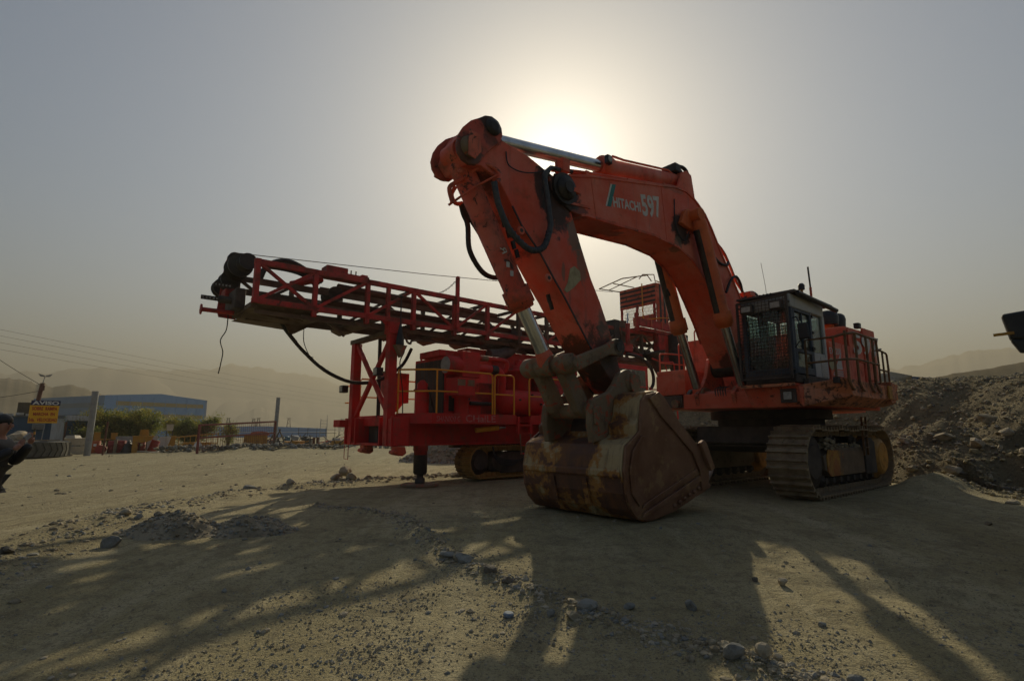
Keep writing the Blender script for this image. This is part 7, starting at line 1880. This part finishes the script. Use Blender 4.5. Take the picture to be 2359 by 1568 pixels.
# --- willow-like trees: limbs and many small leaves
M_LEAFM = []
for nm, c in (('leaf_green', (0.13, 0.145, 0.028)), ('leaf_yellow', (0.24, 0.21, 0.04)), ('leaf_dark', (0.07, 0.085, 0.02))):
    t = NT(nm); t.col(c).rough(.6)
    t.b.inputs['Subsurface Weight'].default_value = 0.0
    tr = t.n.new('ShaderNodeBsdfTranslucent'); tr.inputs[0].default_value = (*[min(1, q * 1.6) for q in c], 1)
    mx = t.n.new('ShaderNodeMixShader'); mx.inputs[0].default_value = .45
    t.l.new(t.b.outputs[0], mx.inputs[1]); t.l.new(tr.outputs[0], mx.inputs[2]); t.l.new(mx.outputs[0], t.n['Material Output'].inputs['Surface'])
    M_LEAFM.append(t.m)
M_BARK = m_plain('grey_bark', (0.07, 0.055, 0.04), (0.11, 0.09, 0.065), .9, 4)
def tree(x, y, w, h, n, seed, label, cat='tree', stems=7, name='willow_bush'):
    rr = random.Random(seed)
    e = empty(name, (x, y, 0), 0, label, cat, 'bushy trees in front of the warehouse')
    tk = MB(); tips = []
    for s in range(stems):
        a = rr.uniform(0, 2 * math.pi); sp = rr.uniform(.15, 1.0) ** .6 * w * .5
        top = Vector((math.cos(a) * sp, math.sin(a) * sp * .8, h * rr.uniform(.62, .98) * (1 - .25 * (sp / (w * .5)) ** 2)))
        b0 = Vector((rr.uniform(-.2, .2) * w * .3, rr.uniform(-.2, .2) * w * .3, -.05))
        mid = b0.lerp(top, .5) + Vector((rr.uniform(-.2, .2), rr.uniform(-.2, .2), h * .08))
        P = spline([b0, mid, top], 5)
        tk.tube(P, [.07 * (1 - i / len(P)) + .012 for i in range(len(P))], 6)
        for q in range(9):
            t = rr.uniform(.3, 1.0); p = P[int(t * (len(P) - 1))]
            d = Vector((rr.gauss(0, 1), rr.gauss(0, 1), rr.uniform(-.3, 1.0))).normalized() * rr.uniform(.25, .65) * h * .25
            tk.tube([p, p + d * .5 + Vector((0, 0, .04)), p + d], [.018, .012, .006], 4)
            tips.append((p + d * .8, rr.uniform(.16, .42) * h * .28))
    tk.build('trunk', M_BARK, e)
    rs = np.random.RandomState(seed)
    k = rs.randint(0, len(tips), n)
    C = np.array([t[0][:] for t in tips])[k]; S = np.array([t[1] for t in tips])[k]
    P = C + rs.normal(0, 1, (n, 3)) * S[:, None] * np.array((1, 1, .85))
    ok = P[:, 2] > .15; P = P[ok]; n = len(P)
    d = rs.normal(0, 1, (n, 3)); d[:, 2] -= .6; d /= np.linalg.norm(d, axis=1)[:, None]
    s = np.cross(d, rs.normal(0, 1, (n, 3))); s /= np.linalg.norm(s, axis=1)[:, None]
    L = rs.uniform(.06, .13, n)[:, None]; Wd = L * rs.uniform(.22, .4, n)[:, None]
    V = np.stack((P - d * L, P + s * Wd, P + d * L, P - s * Wd), 1).reshape(-1, 3)
    Q = np.arange(4 * n).reshape(n, 4)
    me = np_mesh('crown', V, Q, False)
    for m in M_LEAFM: me.materials.append(m)
    cn = fbm(P[:, 0] * 1.4 + seed, P[:, 2] * 1.4 + P[:, 1], 3, seed)
    me.polygons.foreach_set('material_index', np.where(cn > .06, 1, np.where(cn < -.10, 2, 0)).astype(np.int32))
    put('crown', me, None, e)
    return e
tree(-37.0, 47.6, 2.6, 3.6, 9000, 3, 'thin yellowish bush left of the thick grey post', stems=8)
tree(-36.9, 50.2, 3.9, 4.1, 17000, 4, 'yellow-green bushy tree right behind the thick grey post', stems=10)
tree(-33.9, 49.6, 4.6, 3.9, 24000, 5, 'broad dark green bushy tree in front of the warehouse middle', stems=12)
tree(-33.6, 57.0, 5.6, 3.9, 22000, 6, 'bushy tree before the right end of the warehouse', stems=13)
tree(-28.6, 55.2, 1.7, 2.9, 2200, 7, 'small sparse tree standing behind the red gate', stems=4)
tree(-35.2, 45.6, 2.2, 2.2, 6000, 8, 'low yellowish shrub above the ochre boxes', stems=7)

# --- person photographing at the left edge
M_JACKET = m_plain('black_jacket', (0.010, 0.010, 0.012), (0.024, 0.022, 0.024), .55, 6)
M_TROUS = m_plain('olive_trousers', (0.045, 0.040, 0.028), (0.065, 0.058, 0.04), .8, 8)
M_SKIN = m_plain('skin', (0.36, 0.17, 0.115), (0.42, 0.21, 0.15), .5, 10, 0, .05)
M_HAIR = m_plain('dark_hair', (0.010, 0.008, 0.007), (0.025, 0.02, 0.017), .45, 20, 0, .4)
M_BUCKLE = m_plain('steel_buckle', (.7, .7, .7), (.55, .55, .55), .2, 5, 1.0, 0)
PS = empty('person', (-7.03, 7.45, gz(-7.03, 7.45)), RAD(4), 'person in a black jacket holding up a small camera at the left edge', 'person')
def skin(name, V, E_, R, mat, parent, sub=2, root=0):
    me = bpy.data.meshes.new(name); me.from_pydata(V, E_, []); me.update()
    o = put(name, me, mat, parent)
    md = o.modifiers.new('skin', 'SKIN'); md.use_smooth_shade = True
    for i, sv in enumerate(me.skin_vertices[0].data):
        r = R[i]; sv.radius = (r, r) if not isinstance(r, tuple) else r
        sv.use_root = (i == root)
    sd = o.modifiers.new('sub', 'SUBSURF'); sd.levels = 1; sd.render_levels = sub
    return o
# x forward (towards the machines), y left, z up; leaning back a little, weight on the rear foot
BV = [(-.10, 0, .98), (-.06, 0, 1.15), (.0, 0, 1.34), (.0, 0, 1.47), (.03, 0, 1.55), (.07, 0, 1.62), (.09, 0, 1.70), (.07, 0, 1.77),
      (-.08, .10, .92), (-.07, .12, .50), (-.20, .13, .09), (-.08, .14, .04),
      (-.11, -.10, .92), (-.18, -.12, .50), (-.36, -.13, .09), (-.24, -.14, .04),
      (.0, .17, 1.43), (.10, .24, 1.16), (.32, .16, 1.42), (.0, -.17, 1.43), (.12, -.27, 1.17), (.34, -.12, 1.36)]
BE = [(0, 1), (1, 2), (2, 3), (3, 4), (4, 5), (5, 6), (6, 7), (0, 8), (8, 9), (9, 10), (10, 11), (0, 12), (12, 13), (13, 14), (14, 15), (3, 16), (16, 17), (17, 18), (3, 19), (19, 20), (20, 21)]
BRr = [(.15, .17), (.145, .165), (.15, .19), (.10, .14), .058, .075, .095, .07, .10, .072, .052, .045, .10, .072, .052, .045, .068, .052, .036, .068, .052, .036]
skin('body', BV, BE, BRr, M_SKIN, PS)
JV = [(-.09, 0, .98), (-.06, 0, 1.14), (.0, 0, 1.33), (.0, 0, 1.46), (.0, .18, 1.43), (.10, .25, 1.155), (.325, .158, 1.425), (.0, -.18, 1.43), (.12, -.285, 1.165), (.342, -.118, 1.362), (-.10, 0, .84), (.02, 0, 1.545)]
JE = [(0, 1), (1, 2), (2, 3), (3, 4), (4, 5), (5, 6), (3, 7), (7, 8), (8, 9), (0, 10), (3, 11)]
JR = [(.185, .20), (.17, .19), (.175, .215), (.115, .16), .090, .078, .062, .090, .082, .064, (.19, .21), (.082, .088)]
skin('jacket', JV, JE, JR, M_JACKET, PS)
TV = [(-.10, 0, .98), (-.08, .10, .90), (-.07, .12, .50), (-.19, .13, .13), (-.11, -.10, .90), (-.18, -.12, .50), (-.34, -.13, .13)]
skin('trousers', TV, [(0, 1), (1, 2), (2, 3), (0, 4), (4, 5), (5, 6)], [(.165, .18), .122, .092, .075, .122, .092, .075], M_TROUS, PS)
for (x, y) in ((-.15, .13), (-.31, -.13)):
    MB().sphere((x + .05, y, .05), .10, 14, 8, (1.45, .55, .62)).build('shoe', M_BLACK, PS)
MB().sphere((.05, 0, 1.745), .118, 18, 12, (1.02, .86, .80)).build('hair', M_HAIR, PS)
MB().sphere((-.005, 0, 1.70), .108, 16, 10, (.72, .86, .95)).build('hair', M_HAIR, PS)
MB().sphere((.185, 0, 1.675), .022, 8, 6, (1.2, .8, 1.2)).build('nose', M_SKIN, PS)
for s in (-1, 1):
    MB().sphere((.165, s * .033, 1.705), .013, 8, 6).build('eye', M_BLACK, PS); MB().sphere((.075, s * .098, 1.69), .03, 8, 6, (.7, .3, 1)).build('ear', M_SKIN, PS)
MB().box(.150, .170, -.028, .028, 1.628, 1.638).build('mouth', m_plain('lips', (.3, .10, .08), (.32, .12, .1), .5, 5), PS)
bl = MB().lathe((-.10, 0, 1.0), (-.10, 0, 1.04), [(0, .195), (1, .195)], 24).build('belt', M_BLACK, PS)
MB().box(.085, .115, -.10, .0, .985, 1.055).build('buckle', M_BUCKLE, PS, .008)
# hands closed on the camera
def hand(base, dirn, side, parent):
    d = Vector(dirn).normalized(); up = Vector((0, 0, 1)); s = d.cross(up).normalized()
    b = Vector(base)
    pm = skin('palm', [tuple(b - d * .05), tuple(b), tuple(b + d * .055)], [(0, 1), (1, 2)], [.034, .040, .036], M_SKIN, parent)
    for i, L in enumerate((.052, .058, .054, .042)):
        r0 = b + d * .055 + up * (.032 - i * .021)
        p1 = r0 + d * L * .55 + s * side * .012; p2 = p1 + d * L * .25 + s * side * .030; p3 = p2 - d * L * .15 + s * side * .028
        skin('finger', [tuple(q) for q in (r0 - d * .02, r0, p1, p2, p3)], [(0, 1), (1, 2), (2, 3), (3, 4)], [.010, .010, .0095, .009, .008], M_SKIN, parent, 2)
    t0 = b + up * .028 - d * .005
    skin('thumb', [tuple(q) for q in (t0, t0 + up * .03 + d * .025 + s * side * .02, t0 + up * .035 + d * .055 + s * side * .04)], [(0, 1), (1, 2)], [.013, .011, .010], M_SKIN, parent, 2)
hand((.37, -.10, 1.39), (.55, .35, .75), -1, PS)
hand((.36, .13, 1.47), (.45, -.35, .82), 1, PS)
cm = MB().box(-.012, .012, -.055, .055, -.035, .035).build('compact_camera', M_GALV, None, .006); cm.parent = None
cm.location = (-7.03 + .41, 7.47, 1.525 + gz(-7.03, 7.45)); cm.rotation_euler = (RAD(35), 0, RAD(4)); tag(cm, 'small silver camera raised in the hands of the person', 'camera')

# --- round metal cap on the ground
CP = MB().lathe((0, 0, 0), (0, 0, .035), [(0, .052), (.55, .055), (.8, .050), (.95, .038), (1, .030)], 28).build('metal_cap', m_plain('blue_grey_metal', (.20, .25, .32), (.14, .18, .23), .75, 10, .0, .05))
cpx = down(-.03, 5.03); CP.location = (cpx[0], cpx[1], gz(*cpx) + .01); CP.rotation_euler = (RAD(8), RAD(3), 0); tag(CP, 'round bluish metal cap lying on the gravel in the foreground', 'cap')

# --- neighbouring machine cut by the right edge: lamp on its arm, steel upright
NM = empty('parked_loader', (7.0, 7.02, 0), RAD(-43), 'dark machine parked at the right edge, only its mirror box in view', 'machine')
MB().hexa([(-.30, -.15, 2.80), (.30, -.15, 2.74), (.30, .15, 2.74), (-.30, .15, 2.80)], [(-.36, -.16, 3.16), (.30, -.16, 3.22), (.30, .16, 3.22), (-.36, .16, 3.16)]).build('mirror_box', M_BLACK, NM, .04)
MB().hexa([(-.22, -.13, 2.64), (.2, -.13, 2.60), (.2, .13, 2.60), (-.22, .13, 2.64)], [(-.30, -.14, 2.81), (.3, -.14, 2.75), (.3, .14, 2.75), (-.30, .14, 2.81)]).build('mirror_foot', M_BLACK, NM, .02)
MB().bar((-.46, -.17, 2.88), (-.25, -.17, 2.89), .035).build('indicator', M_OCHRE, NM)
MB().box(-.12, .10, -.16, -.141, 2.575, 2.635).build('reflector', M_LENS, NM)
MB().bar((.1, 0, 2.62), (1.8, 0, 2.55), .07).build('mirror_arm', M_BLACK, NM)
MB().box(1.2, 3.8, -1.0, 3.5, .9, 2.9).build('body', M_DARK, NM, .05)
for (x, y) in ((1.9, -.6), (1.9, 2.9), (3.3, 2.9), (3.3, -.6)):
    MB().lathe((x, y - .25, .7), (x, y + .25, .7), [(0, .55), (.1, .70), (.9, .70), (1, .55)], 24).build('wheel', M_RUBBER, NM)
UPR = MB().bar((0, 0, 0), (0, 0, 1.1), .16).build('steel_upright', M_POLE); UPR.location = (8.62, 9.0, 0); tag(UPR, 'dark rusty upright at the right edge below the bank', 'post')
